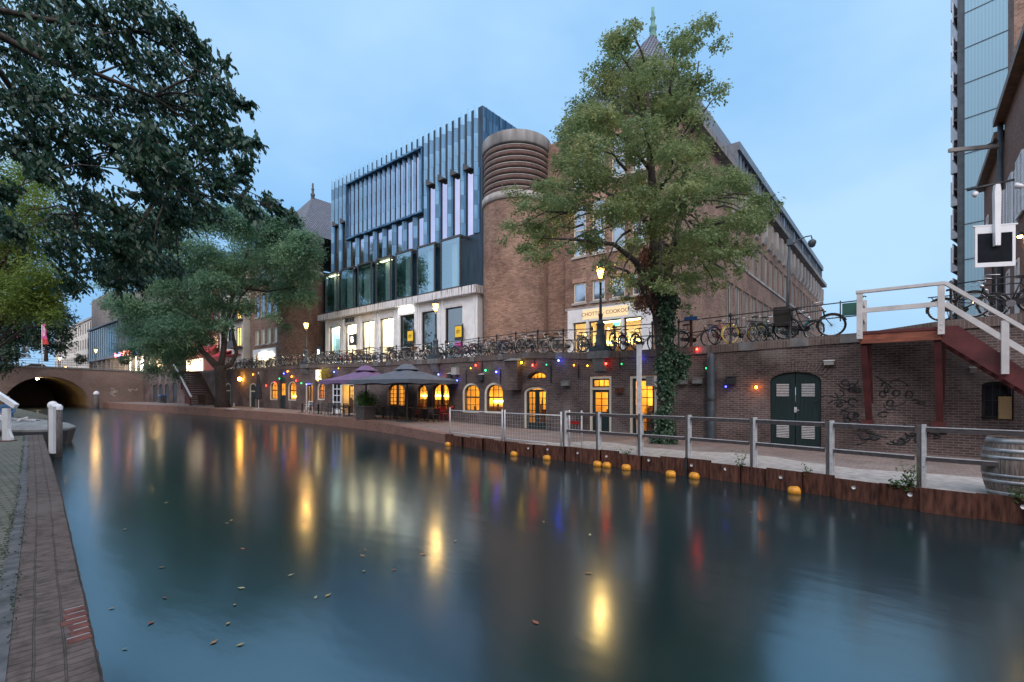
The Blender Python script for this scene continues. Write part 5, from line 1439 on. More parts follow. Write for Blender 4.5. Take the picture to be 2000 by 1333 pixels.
# ---- the big lime tree on the wharf, ivy up its trunk
def lime_tree():
    rng = np.random.default_rng(21)
    base = onWharf(1300, 866); K0 = (-SA * base.x + CA * base.y)
    t = thing('lime_tree', 'tall lime tree with ivy covered trunk rising from the wharf before the brick block', 'tree', base)
    W_ = lambda u, v, dk=0: np.array(atK(u, v, K0 + dk)) - np.array(base)
    clumps = []
    spec = [(1268, 130, 60), (1215, 105, 50), (1335, 95, 48), (1370, 60, 34), (1345, 160, 50), (1405, 185, 28), (1185, 160, 50), (1250, 200, 70), (1320, 220, 70), (1150, 215, 50), (1362, 235, 32),
            (1120, 262, 50), (1180, 270, 70), (1260, 290, 80), (1330, 300, 68), (1352, 310, 34), (1110, 330, 48), (1170, 350, 70), (1260, 370, 80), (1345, 380, 75), (1420, 370, 55), (1450, 350, 30),
            (1075, 385, 42), (1030, 395, 36), (1000, 380, 18), (1110, 420, 60), (1200, 430, 70), (1290, 440, 60), (1370, 450, 70), (1440, 430, 55), (1490, 395, 30), (1495, 420, 28), (1040, 440, 40), (995, 445, 26),
            (985, 470, 14), (1040, 490, 36), (1080, 470, 46), (1150, 480, 42), (1230, 490, 40), (1330, 500, 55), (1400, 500, 52), (1450, 480, 40), (1060, 510, 22), (1360, 540, 30), (1310, 560, 26), (1245, 545, 24), (1205, 570, 20), (1400, 540, 20), (1520, 400, 10), (1230, 60, 26), (1200, 85, 30), (1405, 90, 20), (1290, 600, 24), (1255, 595, 22), (1225, 590, 18), (1350, 575, 26), (1395, 562, 24), (1335, 605, 18), (1440, 520, 26), (1480, 450, 26), (1300, 560, 34), (1250, 560, 30), (1345, 545, 36), (1215, 545, 28), (1390, 530, 34), (1180, 520, 28), (1300, 520, 40), (1420, 500, 34), (1460, 440, 36), (1500, 410, 26)]
    for (u, v, r) in spec:
        R = r * K0 / F
        half = max(0.3, 4.6 * (1 - ((u - 1260) / 300) ** 2 * .8) * min(1, (v + 90) / 400))
        for j in range(5 if r > 40 else (3 if r > 24 else 1)):
            dk = rng.uniform(-half, half)
            kk = 1 + dk / K0; q = .55 if r > 24 else .95
            c = W_(u + rng.uniform(-.6, .6) * r * (1 - q) * 1.6, v + rng.uniform(-.6, .6) * r * (1 - q) * 1.6, dk)
            clumps.append((c, np.array([R * q * 1.1, R * q * 1.1, R * q * .62]) * kk))
    C, N, T, S = foliage(clumps, 112000, .105, rng, per=11, spread=.20, droop=.3, shell=.55, cap=.75)
    lm = leafmat("lime_leaf", (0.14, 0.215, 0.095), (0.25, 0.335, 0.15), (0.46, 0.44, 0.19), .55, .45)
    leaf_mesh('crown', lm, t, C, N, T, S)
    mb = MB()
    tr = [(1303, 880), (1300, 800), (1298, 720), (1292, 650), (1284, 580), (1280, 500), (1278, 420), (1272, 330), (1266, 240), (1264, 150)]
    rs = [.40, .31, .27, .26, .25, .22, .17, .13, .09, .04]
    mb.tube([tuple(W_(u, v)) for u, v in tr], rs, 10)
    # second stem and limbs
    for (u0, v0, r0), pts in {(1284, 590, .16): [(1310, 520, .4), (1325, 440, .8), (1335, 340, 1.2), (1350, 230, 1.5), (1365, 120, 1.6)], (1276, 570, .13): [(1240, 510, -.5), (1200, 478, -1), (1140, 470, -1.6), (1060, 465, -2)],
                              (1280, 530, .12): [(1320, 470, -.6), (1390, 440, -1.2), (1460, 420, -1.6)], (1276, 450, .10): [(1230, 400, .6), (1170, 370, 1.2), (1090, 385, 1.8)], (1272, 390, .10): [(1320, 330, -.6), (1380, 300, -1)],
                              (1268, 330, .08): [(1220, 270, -.5), (1150, 240, -1)], (1278, 610, .11): [(1255, 565, -.6), (1225, 530, -1.1), (1195, 520, -1.5)], (1266, 260, .07): [(1235, 190, .4), (1205, 110, .6)], (1300, 480, .09): [(1370, 500, .8), (1420, 530, 1.2)]}.items():
        P = [tuple(W_(u0, v0))] + [tuple(W_(u, v, dk)) for u, v, dk in pts]
        mb.tube(P, [r0 * (1 - .85 * i / (len(P) - 1)) for i in range(len(P))], 7)
    for c, r in clumps[::4]:
        q = np.array(W_(1272, 430 - 60)) ; q[2] = max(q[2], c[2] - 2.5); q[:2] *= .3
        limb(mb, c * .55 + q * .45 if np.linalg.norm(c) > 0 else q, c + r * np.array([0, 0, .3]), .05, .012, .08, 5, 5, .06, rng)
    mb.build('trunk', M['barkdark'], t)
    # ivy
    ic = []
    for v in range(560, 872, 8):
        u = 1300 + 4 * math.sin(v * .13); w = 12 + 5 * math.sin(v * .045) + (5 if v > 790 else 0) + (3 if v < 690 else 0)
        ic.append((W_(u + rng.uniform(-6, 6), v, -.15), np.array([w, w, 13]) * K0 / F))
    for _ in range(14): ic.append((W_(1318 + rng.uniform(-14, 22), rng.uniform(690, 740), -.2), np.array([.18, .18, .18])))
    C, N, T, S = foliage(ic, 13000, .095, rng, per=6, spread=.14, droop=.8, shell=.6, up=.3)
    leaf_mesh('ivy', leafmat("ivy_leaf", (0.030, 0.070, 0.042), (0.055, 0.125, 0.070), (0.11, 0.19, 0.10), 1.4, .15, .35, .6), t, C, N, T, S, aspect=.9)
    # dry reddish creeper higher on the trunk
    ic = [(W_(1276 + rng.uniform(-26, 26), rng.uniform(500, 610), rng.uniform(-.3, .2)), np.array([.26, .26, .36])) for _ in range(34)]
    C, N, T, S = foliage(ic, 5200, .09, rng, per=6, spread=.14, droop=.8, shell=.4, up=.3)
    leaf_mesh('creeper', leafmat("dry_leaf", (0.16, 0.07, 0.055), (0.23, 0.12, 0.09), (0.30, 0.17, 0.08), 1.2, .3), t, C, N, T, S)
lime_tree()

# ---- feathery tree on the far wharf
def robinia():
    rng = np.random.default_rng(5)
    base = Vector((0, 0, 0)); p = atK(432, 795, 49.0); base = Vector((p.x, p.y, fz(p.x)))
    t = thing('robinia_tree', 'big feathery tree with forked dark trunk leaning over the canal stairs', 'tree', base)
    K0 = 49.0
    W_ = lambda u, v, dk=0: np.array(atK(u, v, K0 + dk)) - np.array(base)
    spec = [(330, 430, 45), (400, 440, 45), (300, 480, 50), (380, 500, 60), (460, 450, 45), (520, 440, 40), (540, 470, 50), (580, 500, 45), (600, 470, 30), (500, 510, 55), (580, 550, 36), (600, 580, 22), (550, 590, 30), (450, 560, 50), (520, 560, 34),
            (300, 560, 50), (250, 530, 40), (360, 580, 60), (280, 620, 50), (340, 650, 55), (390, 640, 45), (420, 600, 40), (330, 700, 36), (300, 680, 34), (370, 690, 24), (345, 735, 16), (250, 600, 34), (220, 560, 30), (470, 610, 26), (530, 620, 16), (560, 640, 12), (440, 420, 30), (490, 470, 40), (560, 440, 34), (600, 500, 30), (540, 520, 44), (590, 580, 26), (480, 420, 36), (610, 540, 18), (420, 520, 50), (560, 480, 44), (380, 430, 40), (300, 440, 34), (590, 540, 34), (560, 570, 30), (610, 500, 24), (600, 590, 18), (480, 600, 26), (440, 640, 22), (400, 670, 24), (415, 560, 44), (360, 540, 50), (460, 530, 44), (280, 655, 44), (320, 620, 50), (385, 605, 42), (300, 725, 24), (262, 690, 28), (340, 690, 40), (375, 655, 38), (240, 600, 40)]
    clumps = []
    for u, v, r in spec:
        R = r * K0 / F
        dk = rng.uniform(-7, 5)
        clumps.append((W_(u, v, dk), np.array([R, R, R * .62]) * (1 + dk / K0)))
    C, N, T, S = foliage(clumps, 165000, .25, rng, per=10, spread=.6, droop=.45, shell=.3, cap=.6)
    leaf_mesh('crown', leafmat("robinia_leaf", (0.085, 0.185, 0.125), (0.15, 0.29, 0.18), (0.26, 0.40, 0.22), .18, .45), t, C, N, T, S, aspect=.42)
    mb = MB()
    mb.tube([tuple(W_(u, v)) for u, v in ((436, 802), (432, 770), (430, 735), (428, 715))], [.82, .52, .46, .5], 10)
    for pts, r0 in (([(426, 718), (408, 700), (394, 685), (380, 650), (350, 600), (310, 560)], .36), ([(430, 722), (436, 690), (440, 650), (450, 600), (458, 560), (480, 500), (500, 450)], .36), ([(432, 722), (452, 712), (462, 690), (456, 660), (452, 630), (470, 580), (530, 520), (580, 500)], .25), ([(455, 580), (420, 520), (400, 450)], .22), ([(380, 650), (300, 640), (260, 610)], .18), ([(462, 560), (520, 570), (580, 560)], .16)):
        mb.tube([tuple(W_(u, v, (i * .5) * (-1 if r0 > .4 else 1))) for i, (u, v) in enumerate(pts)], [r0 * (1 - .85 * i / (len(pts) - 1)) for i in range(len(pts))], 8)
    mb.build('trunk', M['barkdark'], t)
robinia()

# ---- trees of the near bank and beyond the bridge
def simple_tree(name, label, K0, spec, trunk, mt, n, size, seed, thick=.5, depth=4, group=None, zb=None):
    rng = np.random.default_rng(seed)
    p = atK(trunk[0][0], trunk[0][1], K0); base = Vector((p.x, p.y, p.z if zb is None else zb))
    t = thing(name, label, 'tree', base, group=group)
    W_ = lambda u, v, dk=0: np.array(atK(u, v, K0 + dk)) - np.array(base)
    clumps = []
    for u, v, r in spec:
        R = r * K0 / F; dk = rng.uniform(-depth, depth); clumps.append((W_(u, v, dk), np.array([R, R, R * .75]) * (1 + dk / K0)))
    C, N, T, S = foliage(clumps, n, size, rng, per=8, spread=size * 2.2, droop=.35, shell=.25)
    leaf_mesh('crown', mt, t, C, N, T, S)
    mb = MB(); P = [(0, 0, 0)] + [tuple(W_(u, v)) for u, v in trunk[1:]]
    mb.tube(P, [thick * (1 - .7 * i / (len(P) - 1)) for i in range(len(P))], 8)
    for c, r in clumps:
        j = P[min(len(P) - 1, 1 + int(rng.integers(len(P) - 1)))]
        limb(mb, j, c, thick * .3, .03, .06, 5, 5, .05, rng)
    mb.build('trunk', M['barkdark'], t)
    return t
G_LAMPLIGHT = leafmat("leaf_painted_lamplight", (0.10, 0.17, 0.035), (0.19, 0.28, 0.06), (0.31, 0.37, 0.09), .4, .5)  # lamp light on the crown is put into this yellow green
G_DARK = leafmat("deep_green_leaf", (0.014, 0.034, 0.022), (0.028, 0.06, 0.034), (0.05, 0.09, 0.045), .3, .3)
simple_tree('plane_tree', 'yellow green tree on the near bank under the dark overhanging boughs', 31.0,
            [(20, 350, 60), (70, 400, 55), (10, 430, 70), (60, 470, 60), (20, 520, 70), (80, 530, 45), (30, 580, 55), (90, 590, 30), (110, 440, 40), (125, 560, 28), (-40, 450, 80), (-40, 540, 80), (100, 360, 30), (60, 330, 30), (20, 605, 48), (75, 590, 40), (105, 555, 30), (45, 560, 46), (100, 620, 24)], [(-30, 822), (-28, 700), (-10, 560), (10, 470)], G_LAMPLIGHT, 56000, .16, 31, .3, 2.5)
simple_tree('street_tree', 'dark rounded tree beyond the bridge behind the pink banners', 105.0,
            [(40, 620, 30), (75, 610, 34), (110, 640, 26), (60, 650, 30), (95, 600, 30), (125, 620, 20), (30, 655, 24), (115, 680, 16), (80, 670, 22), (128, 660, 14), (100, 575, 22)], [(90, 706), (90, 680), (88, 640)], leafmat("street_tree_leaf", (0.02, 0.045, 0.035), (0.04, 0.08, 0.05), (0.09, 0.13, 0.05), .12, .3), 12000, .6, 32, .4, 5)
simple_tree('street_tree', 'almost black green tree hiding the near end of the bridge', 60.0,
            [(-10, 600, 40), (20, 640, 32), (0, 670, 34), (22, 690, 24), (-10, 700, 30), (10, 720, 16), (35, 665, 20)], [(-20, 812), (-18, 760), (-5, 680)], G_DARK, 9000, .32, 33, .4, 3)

# ---- the great dark boughs over the viewer's left
def overhang():
    rng = np.random.default_rng(77)
    base = Vector((-9.5, -5.2, LZ))
    t = thing('cherry_tree', 'dark large leaved tree whose boughs hang over the near quay', 'tree', base)
    A = lambda u, v, k: np.array(atK(u, v, k)) - np.array(base)
    spec = [(20, 40, 70), (100, 30, 70), (190, 40, 60), (270, 30, 60), (340, 60, 50), (390, 110, 40), (60, 120, 70), (150, 110, 60), (240, 110, 60), (310, 130, 60), (400, 160, 48), (440, 185, 30), (30, 200, 70), (110, 200, 60), (200, 190, 55), (280, 210, 60), (360, 210, 60), (420, 220, 40), (460, 205, 18), (485, 210, 12),
            (50, 280, 60), (130, 280, 55), (230, 270, 55), (320, 280, 55), (400, 280, 50), (455, 270, 30), (480, 285, 18), (505, 285, 10), (100, 340, 40), (170, 330, 40), (270, 330, 50), (350, 340, 50), (420, 340, 40), (300, 380, 40), (370, 390, 45), (440, 375, 36), (420, 420, 30), (480, 400, 30), (530, 400, 20), (470, 350, 20), (550, 415, 12), (575, 430, 8), (500, 420, 18),
            (180, 400, 46), (230, 420, 40), (140, 440, 44), (200, 470, 50), (130, 500, 40), (250, 480, 40), (290, 510, 40), (200, 530, 44), (260, 550, 36), (320, 520, 26), (350, 530, 16), (150, 560, 34), (230, 560, 16), (15, 380, 34), (10, 440, 40), (40, 460, 28), (440, 130, 12), (325, 465, 38), (280, 450, 44), (350, 430, 34), (240, 510, 38), (300, 510, 28), (340, 420, 40), (480, 330, 26), (300, 300, 50)]
    clumps = []
    for u, v, r in spec:
        k = 8.2 + rng.uniform(-1.6, 2.2) + (1.0 if v > 390 and u < 330 else 0)
        R = r * k / F
        clumps.append((A(u, v, k), np.array([R * 1.02, R * 1.02, R * .8])))
    R_ = np.array([CA, SA, 0.0]); mb = MB()
    Cs, Ns, Ts, Ss = [], [], [], []
    for c, r in clumps:
        for _ in range(int(30 * (r[0] / .45) ** 1.6) + 6):
            o = unit(rng.normal(size=3)) * r * rng.random() ** .5 * .8
            dv = unit(R_ * rng.uniform(.1, 1.0) + np.array([0, 0, -.35]) + rng.normal(size=3) * .5)
            L = rng.uniform(.35, .8) * min(1.0, .45 + r[0]); a = c + o - dv * L * .55 + np.array([-.04 * R_[0], -.04 * R_[1], .10]); m_ = 15
            tt = (np.arange(m_) + .5) / m_
            P = a + dv * (L * tt)[:, None] + np.array([0, 0, -1.0]) * (.28 * L * tt ** 2)[:, None]
            side = unit(np.cross(dv, np.array([0, 0, 1.0]))); sg = np.where(np.arange(m_) % 2, 1.0, -1.0)[:, None]
            T = unit(dv * .55 + side * sg * .75 + np.array([0, 0, -.75]) + rng.normal(size=(m_, 3)) * .22)
            N = unit(np.cross(T, side * sg) * np.where(np.arange(m_) % 2, 1, -1)[:, None] * .4 + np.array([0, 0, .9]) + rng.normal(size=(m_, 3)) * .35); N = unit(N - T * (N * T).sum(1, keepdims=True))
            s_ = .115 * (.7 + .5 * rng.random(m_)) * (1 - .35 * tt ** 3)
            Cs.append(P + T * s_[:, None] * .5); Ns.append(N); Ts.append(T); Ss.append(s_)
            if rng.random() < .5: mb.tube([tuple(P[0]), tuple(P[7]), tuple(P[14])], [.006, .004, .002], 3, False)
    mb.build('twigs', M['barkdark'], t)
    C, N, T, S = (np.concatenate(q) for q in (Cs, Ns, Ts, Ss))
    lm = leafmat("cherry_leaf", (0.018, 0.058, 0.038), (0.034, 0.096, 0.060), (0.07, 0.14, 0.075), 1.1, .3, .36, .55)
    leaf_mesh('crown', lm, t, C, N, T, S, 'pointed', .22, .46)
    mb = MB()
    mb.tube([(0, 0, 0), (.1, .1, 2), (.3, .3, 4), (.5, .5, 6)], [.38, .30, .26, .2], 10)
    for pts, r0 in (([(-140, 60, 7), (0, 70, 8), (90, 120, 8.3), (190, 145, 8.6), (300, 190, 8.8), (400, 260, 9)], .075), ([(-140, 160, 7.4), (0, 178, 8.2), (90, 198, 8.4), (140, 245, 8.6), (240, 300, 8.9), (330, 360, 9), (430, 390, 9)], .065), ([(-120, 180, 7), (30, 182, 8), (140, 184, 8.2), (220, 200, 8.5)], .05),
                    ([(-120, 100, 6.8), (0, 140, 7.6), (60, 230, 8.4), (110, 320, 9), (150, 420, 9.6), (210, 500, 9.8)], .06), ([(-100, 0, 7.2), (100, 40, 7.8), (260, 60, 8), (380, 120, 8.4)], .05)):
        P = [(.3, .3, 4.2)] + [tuple(A(*q)) for q in pts]
        mb.tube(P, [.17] + [r0 * (1 - .8 * i / (len(pts) - 1)) for i in range(len(pts))], 7)
    for c, r in clumps:
        cand = min((A(*q) for q in [(90, 120, 8.3), (190, 145, 8.6), (300, 190, 8.8), (90, 198, 8.4), (240, 300, 8.9), (330, 360, 9), (110, 320, 9), (150, 420, 9.6), (260, 60, 8)]), key=lambda q: np.linalg.norm(q - c))
        limb(mb, cand, c + np.array([0, 0, r[2] * .3]), .022, .006, .06, 5, 5, .05, rng)
    mb.build('trunk', M['barkdark'], t)
overhang()

# ================================================================== bicycles
def torus(mb, R, r, c, n=22, m=6, a0=0, a1=2 * PI):
    full = a1 - a0 > 6.28; base = len(mb.v); nn = n if full else n + 1
    for i in range(nn):
        t = a0 + (a1 - a0) * i / n
        for k in range(m):
            q = 2 * PI * k / m; rr = R + r * math.cos(q); mb.v.append((c[0] + rr * math.cos(t), c[1] + r * math.sin(q), c[2] + rr * math.sin(t)))
    for i in range(n):
        j = (i + 1) % nn
        for k in range(m):
            k2 = (k + 1) % m; mb.f.append((base + i * m + k, base + i * m + k2, base + j * m + k2, base + j * m + k)); mb.m.append(mb.cur); mb.sm.append(True)
PAINT = {}
def paint(nm, col):
    if nm not in PAINT: PAINT[nm] = mat("bike_" + nm, col, .3, .25, var=.15, coat=.3)
    return PAINT[nm]
for nm, c in (('black', (.02, .02, .022)), ('grey', (.28, .29, .30)), ('silver', (.52, .53, .55)), ('blue', (.04, .10, .30)), ('red', (.42, .03, .03)), ('green', (.03, .14, .09)), ('white', (.68, .68, .68)), ('brown', (.20, .12, .08)), ('purple', (.16, .07, .26)), ('yellow', (.70, .50, .06)), ('teal', (.05, .22, .26))): paint(nm, c)
M['rubber'] = mat("tyre_rubber", (.018, .018, .018), .8, var=.2); M['chrome'] = mat("chrome", (.72, .73, .75), .22, .9, var=.05); M['saddle'] = mat("saddle_black", (.025, .022, .02), .55, var=.2)
M['tyrecream'] = mat("cream_tyre", (.62, .58, .50), .7, var=.1); M['tyreyellow'] = mat("yellow_tyre", (.72, .50, .10), .6, var=.1); M['wicker'] = mat("wicker", (.23, .14, .07), .8, var=.35, scale=30)
RW, FW, WR = (-.54, 0, .345), (.56, 0, .345), .325
def frame_shape(step):
    mb = MB(); bb = (-.10, 0, .29); st = (-.27, 0, .80); hd0, hd1 = (.40, 0, .62), (.35, 0, .86)
    def tb(a, b, r): mb.tube([a, b], r, 6)
    tb(bb, (-.29, 0, .86), .017); tb(bb, hd0, .02); tb(hd0, hd1, .022)
    if step:
        mb.tube([(-.2, 0, .55), (.05, 0, .47), (.25, 0, .56), (.385, 0, .72)], .017, 6)
    else: tb((-.265, 0, .78), (.36, 0, .82), .017)
    for s in (-.055, .055):
        tb((bb[0], s * .5, bb[2]), (RW[0], s, RW[2]), .011); tb((st[0], s * .4, st[2]), (RW[0], s, RW[2]), .010)
        mb.tube([(hd0[0], s * .6, hd0[2] - .02), (.46, s, .50), (FW[0], s, FW[2])], .012, 6)
    tb((-.285, 0, .84), (-.30, 0, .93), .013)
    return mb
def add_bike(label, loc, rz, color='black', tyre='rubber', step=True, basket=None, small=False, guard=None, lean=0.0, group='bicycles parked along the quay railing', protos={}):
    key = (color, tyre, step, basket, small, guard)
    if key in protos:
        o = copy_tree(protos[key]) if not small else protos[key].copy()
        if small: COL.objects.link(o)
    else:
        fr = frame_shape(step)
        def wheels(mb, c):
            torus(mb, WR, .022, c)
        if small:
            o_mb = fr; o_mb.cur = 1
            for c in (RW, FW): torus(o_mb, WR, .028, c, 16, 5)
            o_mb.cur = 2
            for c in (RW, FW):
                for i in range(7): a = PI * i / 7; o_mb.bar((c[0] - .3 * math.cos(a), 0, c[2] - .3 * math.sin(a)), (c[0] + .3 * math.cos(a), 0, c[2] + .3 * math.sin(a)), .006)
            o_mb.tube([(.32, 0, .95), (.38, 0, 1.03), (.30, .26, 1.02), (.16, .29, 1.0)], .013, 5); o_mb.tube([(.38, 0, 1.03), (.30, -.26, 1.02), (.16, -.29, 1.0)], .013, 5); o_mb.bar((.345, 0, .86), (.32, 0, .96), .03)
            o_mb.cur = 1; o_mb.box(-.42, -.18, -.07, .07, .92, .97)
            o_mb.box(-.85, -.35, -.06, .06, .73, .76); o_mb.bar((-.54, .06, .36), (-.75, .06, .74), .014); o_mb.bar((-.54, -.06, .36), (-.75, -.06, .74), .014)
            o = o_mb.build('bicycle', [PAINT[color], M[tyre], M['chrome']])
        else:
            o = thing('bicycle', None, None)
            fr.build('frame', PAINT[color], o)
            for c in (RW, FW):
                mb = MB(); torus(mb, WR, .022, (0, 0, 0), 26, 6); w = mb.build('wheel', M[tyre], o, loc=c)
                mb = MB(); torus(mb, WR - .03, .010, (0, 0, 0), 24, 4)
                for i in range(9): a = PI * i / 9 + .1; mb.bar((-.3 * math.cos(a), 0, -.3 * math.sin(a)), (.3 * math.cos(a), 0, .3 * math.sin(a)), .004)
                mb.tube([(0, -.05, 0), (0, .05, 0)], .022, 8); mb.build('rim', M['chrome'], w)
            mb = MB(); torus(mb, WR + .035, .016, RW, 16, 5, .15, PI + .25); torus(mb, WR + .035, .016, FW, 12, 5, .35, PI - .35 + .5); mb.build('mudguards', PAINT[guard or color], o)
            mb = MB(); mb.prism([(-.44, .93), (-.30, .955), (-.16, .935), (-.15, .92), (-.30, .90), (-.44, .895)], -.03, .03, 'y'); mb.prism([(-.45, .925), (-.32, .945), (-.32, .905), (-.45, .895)], -.095, .095, 'y'); mb.build('saddle', M['saddle'], o)
            mb = MB(); mb.tube([(.35, 0, .85), (.325, 0, .97)], .014, 6)
            for s in (-1, 1): mb.tube([(.325, 0, .97), (.37, s * .10, 1.03), (.33, s * .26, 1.04), (.20, s * .30, 1.01), (.10, s * .30, 1.0)], .012, 6)
            hb = mb.build('handlebar', M['chrome'], o)
            mb = MB(); mb.lathe([(.0, .0), (.05, .01), (.055, .05), (.02, .08)], 8, M=Matrix.Translation((.44, 0, .80)) @ Matrix.Rotation(-PI / 2, 4, 'Y')); mb.build('headlight', M['chrome'], o)
            mb = MB(); mb.box(-.86, -.36, -.075, -.055, .735, .75); mb.box(-.86, -.36, .055, .075, .735, .75)
            for i in range(4): x = -.84 + i * .15; mb.box(x, x + .015, -.054, .054, .736, .748)
            for s in (-.065, .065): mb.bar((-.54, s, .35), (-.78, s, .735), .012)
            mb.build('rear_rack', M['black'], o)
            mb = MB(); mb.prism([(-.60, .38), (-.55, .43), (.02, .385), (.06, .30), (.0, .22), (-.55, .30)], .05, .075, 'y'); mb.build('chain_guard', M['black'] if color != 'grey' else M['palestone'], o)
            mb = MB(); mb.bar((-.10, .10, .29), (-.02, .10, .13), .02); mb.bar((-.02, .08, .13), (-.02, .18, .13), .07, .02); mb.bar((-.10, -.10, .29), (-.18, -.10, .45), .02); mb.bar((-.18, -.08, .45), (-.18, -.18, .45), .07, .02); mb.tube([(-.1, .085, .29), (-.1, .095, .29)], .09, 14); mb.tube([(-.1, -.11, .29), (-.1, .11, .29)], .02, 6); mb.build('crank', M['chrome'], o)
            mb = MB(); mb.tube([(-.42, .06, .30), (-.36, .20, .015)], .010, 5); mb.build('kickstand', M['black'], o)
            if basket:
                mb = MB(); bw = .2
                if basket == 'pannier':
                    mb.box(-.84, -.40, -.22, .22, .77, 1.02); mb.prism([(-.80, .42), (-.42, .42), (-.40, .76), (-.84, .76)], .09, .24, 'y'); mb.prism([(-.80, .42), (-.42, .42), (-.40, .76), (-.84, .76)], -.24, -.09, 'y'); mb.build('pannier_bag', M['saddle'], o); basket = None
            if basket:
                bw = .2
                if basket == 'crate': x0, x1, z0, z1 = .40, .80, .88, 1.16
                else: x0, x1, z0, z1 = .42, .72, .84, 1.08
                for z in np.linspace(z0, z1, 5): mb.box(x0, x1, -bw - .015, -bw, z - .018, z + .018); mb.box(x0, x1, bw, bw + .015, z - .018, z + .018); mb.box(x0 - .015, x0, -bw, bw, z - .018, z + .018); mb.box(x1, x1 + .015, -bw, bw, z - .018, z + .018)
                for x in (x0, x1):
                    for y in (-bw, bw): mb.box(x - .016, x + .016, y - .016, y + .016, z0, z1 + .02)
                mb.box(x0, x1, -bw, bw, z0 - .03, z0 - .018)
                mb.build('front_basket', M[{'crate': 'black', 'wicker': 'wicker', 'magenta': 'magenta'}[basket]], o)
        protos[key] = o
    o.location = loc; o.rotation_euler = (lean, 0, rz)
    tag(o, label, 'bicycle', group); return o
ORD = ['first', 'second', 'third', 'fourth', 'fifth', 'sixth', 'seventh', 'eighth', 'ninth', 'tenth', 'eleventh', 'twelfth', 'thirteenth', 'fourteenth', 'fifteenth', 'sixteenth', 'seventeenth', 'eighteenth', 'nineteenth', 'twentieth', 'twenty-first', 'twenty-second', 'twenty-third', 'twenty-fourth', 'twenty-fifth', 'twenty-sixth', 'twenty-seventh', 'twenty-eighth', 'twenty-ninth', 'thirtieth']
def bike_at(u, dy, rz, label, **k):
    p = onWall(u, 690); x = p.x
    q = wy(x) + dy; d = ray(u, 700); x = d[0] * (q / d[1])
    return add_bike(label, (x, q, wz(x) - .03 + .06), rz, **k)
# the bicycles east of the lime tree, one by one
bike_at(1357, .62, rad(2), 'grey brown bicycle with pale coat guard just beside the ivy trunk', color='brown', guard='silver')
bike_at(1417, .75, rad(62), 'red bicycle with blue front tyre standing askew at the railing', color='red', guard='blue', step=True)
bike_at(1452, .70, rad(48), 'black bicycle with bright yellow tyres', color='black', tyre='tyreyellow', guard='yellow')
bike_at(1487, .85, rad(70), 'grey bicycle between the yellow tyred one and the big black one', color='grey')
bike_at(1508, 1.2, rad(58), 'dark green bicycle half hidden by the big black roadster', color='green')
b_ = bike_at(1578, .62, rad(0), 'big black roadster with black crate near the green panel', color='black', basket='pannier', step=False); b_.scale = (1.22, 1.1, 1.12)
bike_at(1556, 1.35, rad(-12), 'teal bicycle standing behind the black roadster', color='teal')
bike_at(1888, .55, rad(0), 'black bicycle behind the white stair rail with glowing lamp behind it', color='black', step=True)
b_ = bike_at(1962, .50, rad(180), 'black bicycle under the framed dark sign board', color='black', step=False); b_.scale = (1.15, 1, 1.12)
# between the tall lamp and the lime tree
bike_at(1258, .8, rad(75), 'black bicycle closest to the ivy trunk on the shop side', color='black'); bike_at(1231, .9, rad(80), 'blue bicycle in front of the coffee shop door', color='blue'); bike_at(1207, .8, rad(96), 'black bicycle directly beside the plinth of the big lamp', color='black', step=False)
specs = [(1157, 'silver', 'rubber', 72), (1140, 'brown', 'rubber', 100), (1112, 'white', 'tyrecream', 20), (1096, 'grey', 'rubber', 80), (1080, 'white', 'tyrecream', 14), (1050, 'black', 'rubber', 10), (1034, 'silver', 'rubber', 78), (1021, 'brown', 'rubber', 95), (1008, 'black', 'rubber', 30), (994, 'blue', 'rubber', 84), (982, 'grey', 'rubber', 70), (969, 'black', 'rubber', 100), (957, 'silver', 'rubber', 18), (945, 'brown', 'rubber', 82), (934, 'black', 'rubber', 96), (923, 'purple', 'rubber', 74), (911, 'red', 'rubber', 20), (900, 'black', 'rubber', 88)]
random.seed(12)
for i, (u, c, ty, a) in enumerate(specs):
    bike_at(u, .75 + .25 * (i % 2), rad(a + random.uniform(-5, 5)), f'{c} bicycle, {ORD[i]} along the railing from the big lamp plinth towards the bookshop', color=c, tyre=ty, step=i % 3 != 0)
bike_at(886, .8, rad(100), 'bicycle with a magenta crate on the front by the turret', color='teal', basket='magenta')
specs = [(872, 'black', 80), (862, 'silver', 25), (838, 'black', 12), (822, 'white', 15), (809, 'black', 80), (797, 'grey', 100), (785, 'black', 72), (776, 'brown', 90), (762, 'black', 20), (748, 'silver', 85), (737, 'blue', 75), (724, 'black', 30), (712, 'brown', 95), (702, 'black', 80), (692, 'grey', 15), (683, 'red', 100), (674, 'black', 70), (664, 'black', 88), (654, 'silver', 20), (645, 'black', 80), (637, 'blue', 100), (629, 'silver', 18), (620, 'black', 84), (612, 'grey', 96)]
for i, (u, c, a) in enumerate(specs):
    bike_at(u, .7 + .35 * (i % 3) / 2, rad(a + random.uniform(-8, 8)), f'{c} bicycle, {ORD[i]} in the row before the bookshop counted from the turret', color=c, step=i % 3 != 1, basket='wicker' if i in (5, 14) else ('crate' if i in (9, 20) else None))
cs = ['black', 'grey', 'black', 'red', 'silver', 'black', 'brown', 'black', 'blue', 'grey', 'black', 'green', 'silver']
for i in range(30):
    u = 588 - i * 4.9
    bike_at(u, .6 + .5 * (i % 3) / 2, rad(random.uniform(55, 125) if i % 4 else random.uniform(0, 30)), f'{cs[i % 13]} bicycle, {ORD[i]} beyond the farther lit lamp towards the feathery tree', color=cs[i % 13], small=True, step=i % 2 == 0)
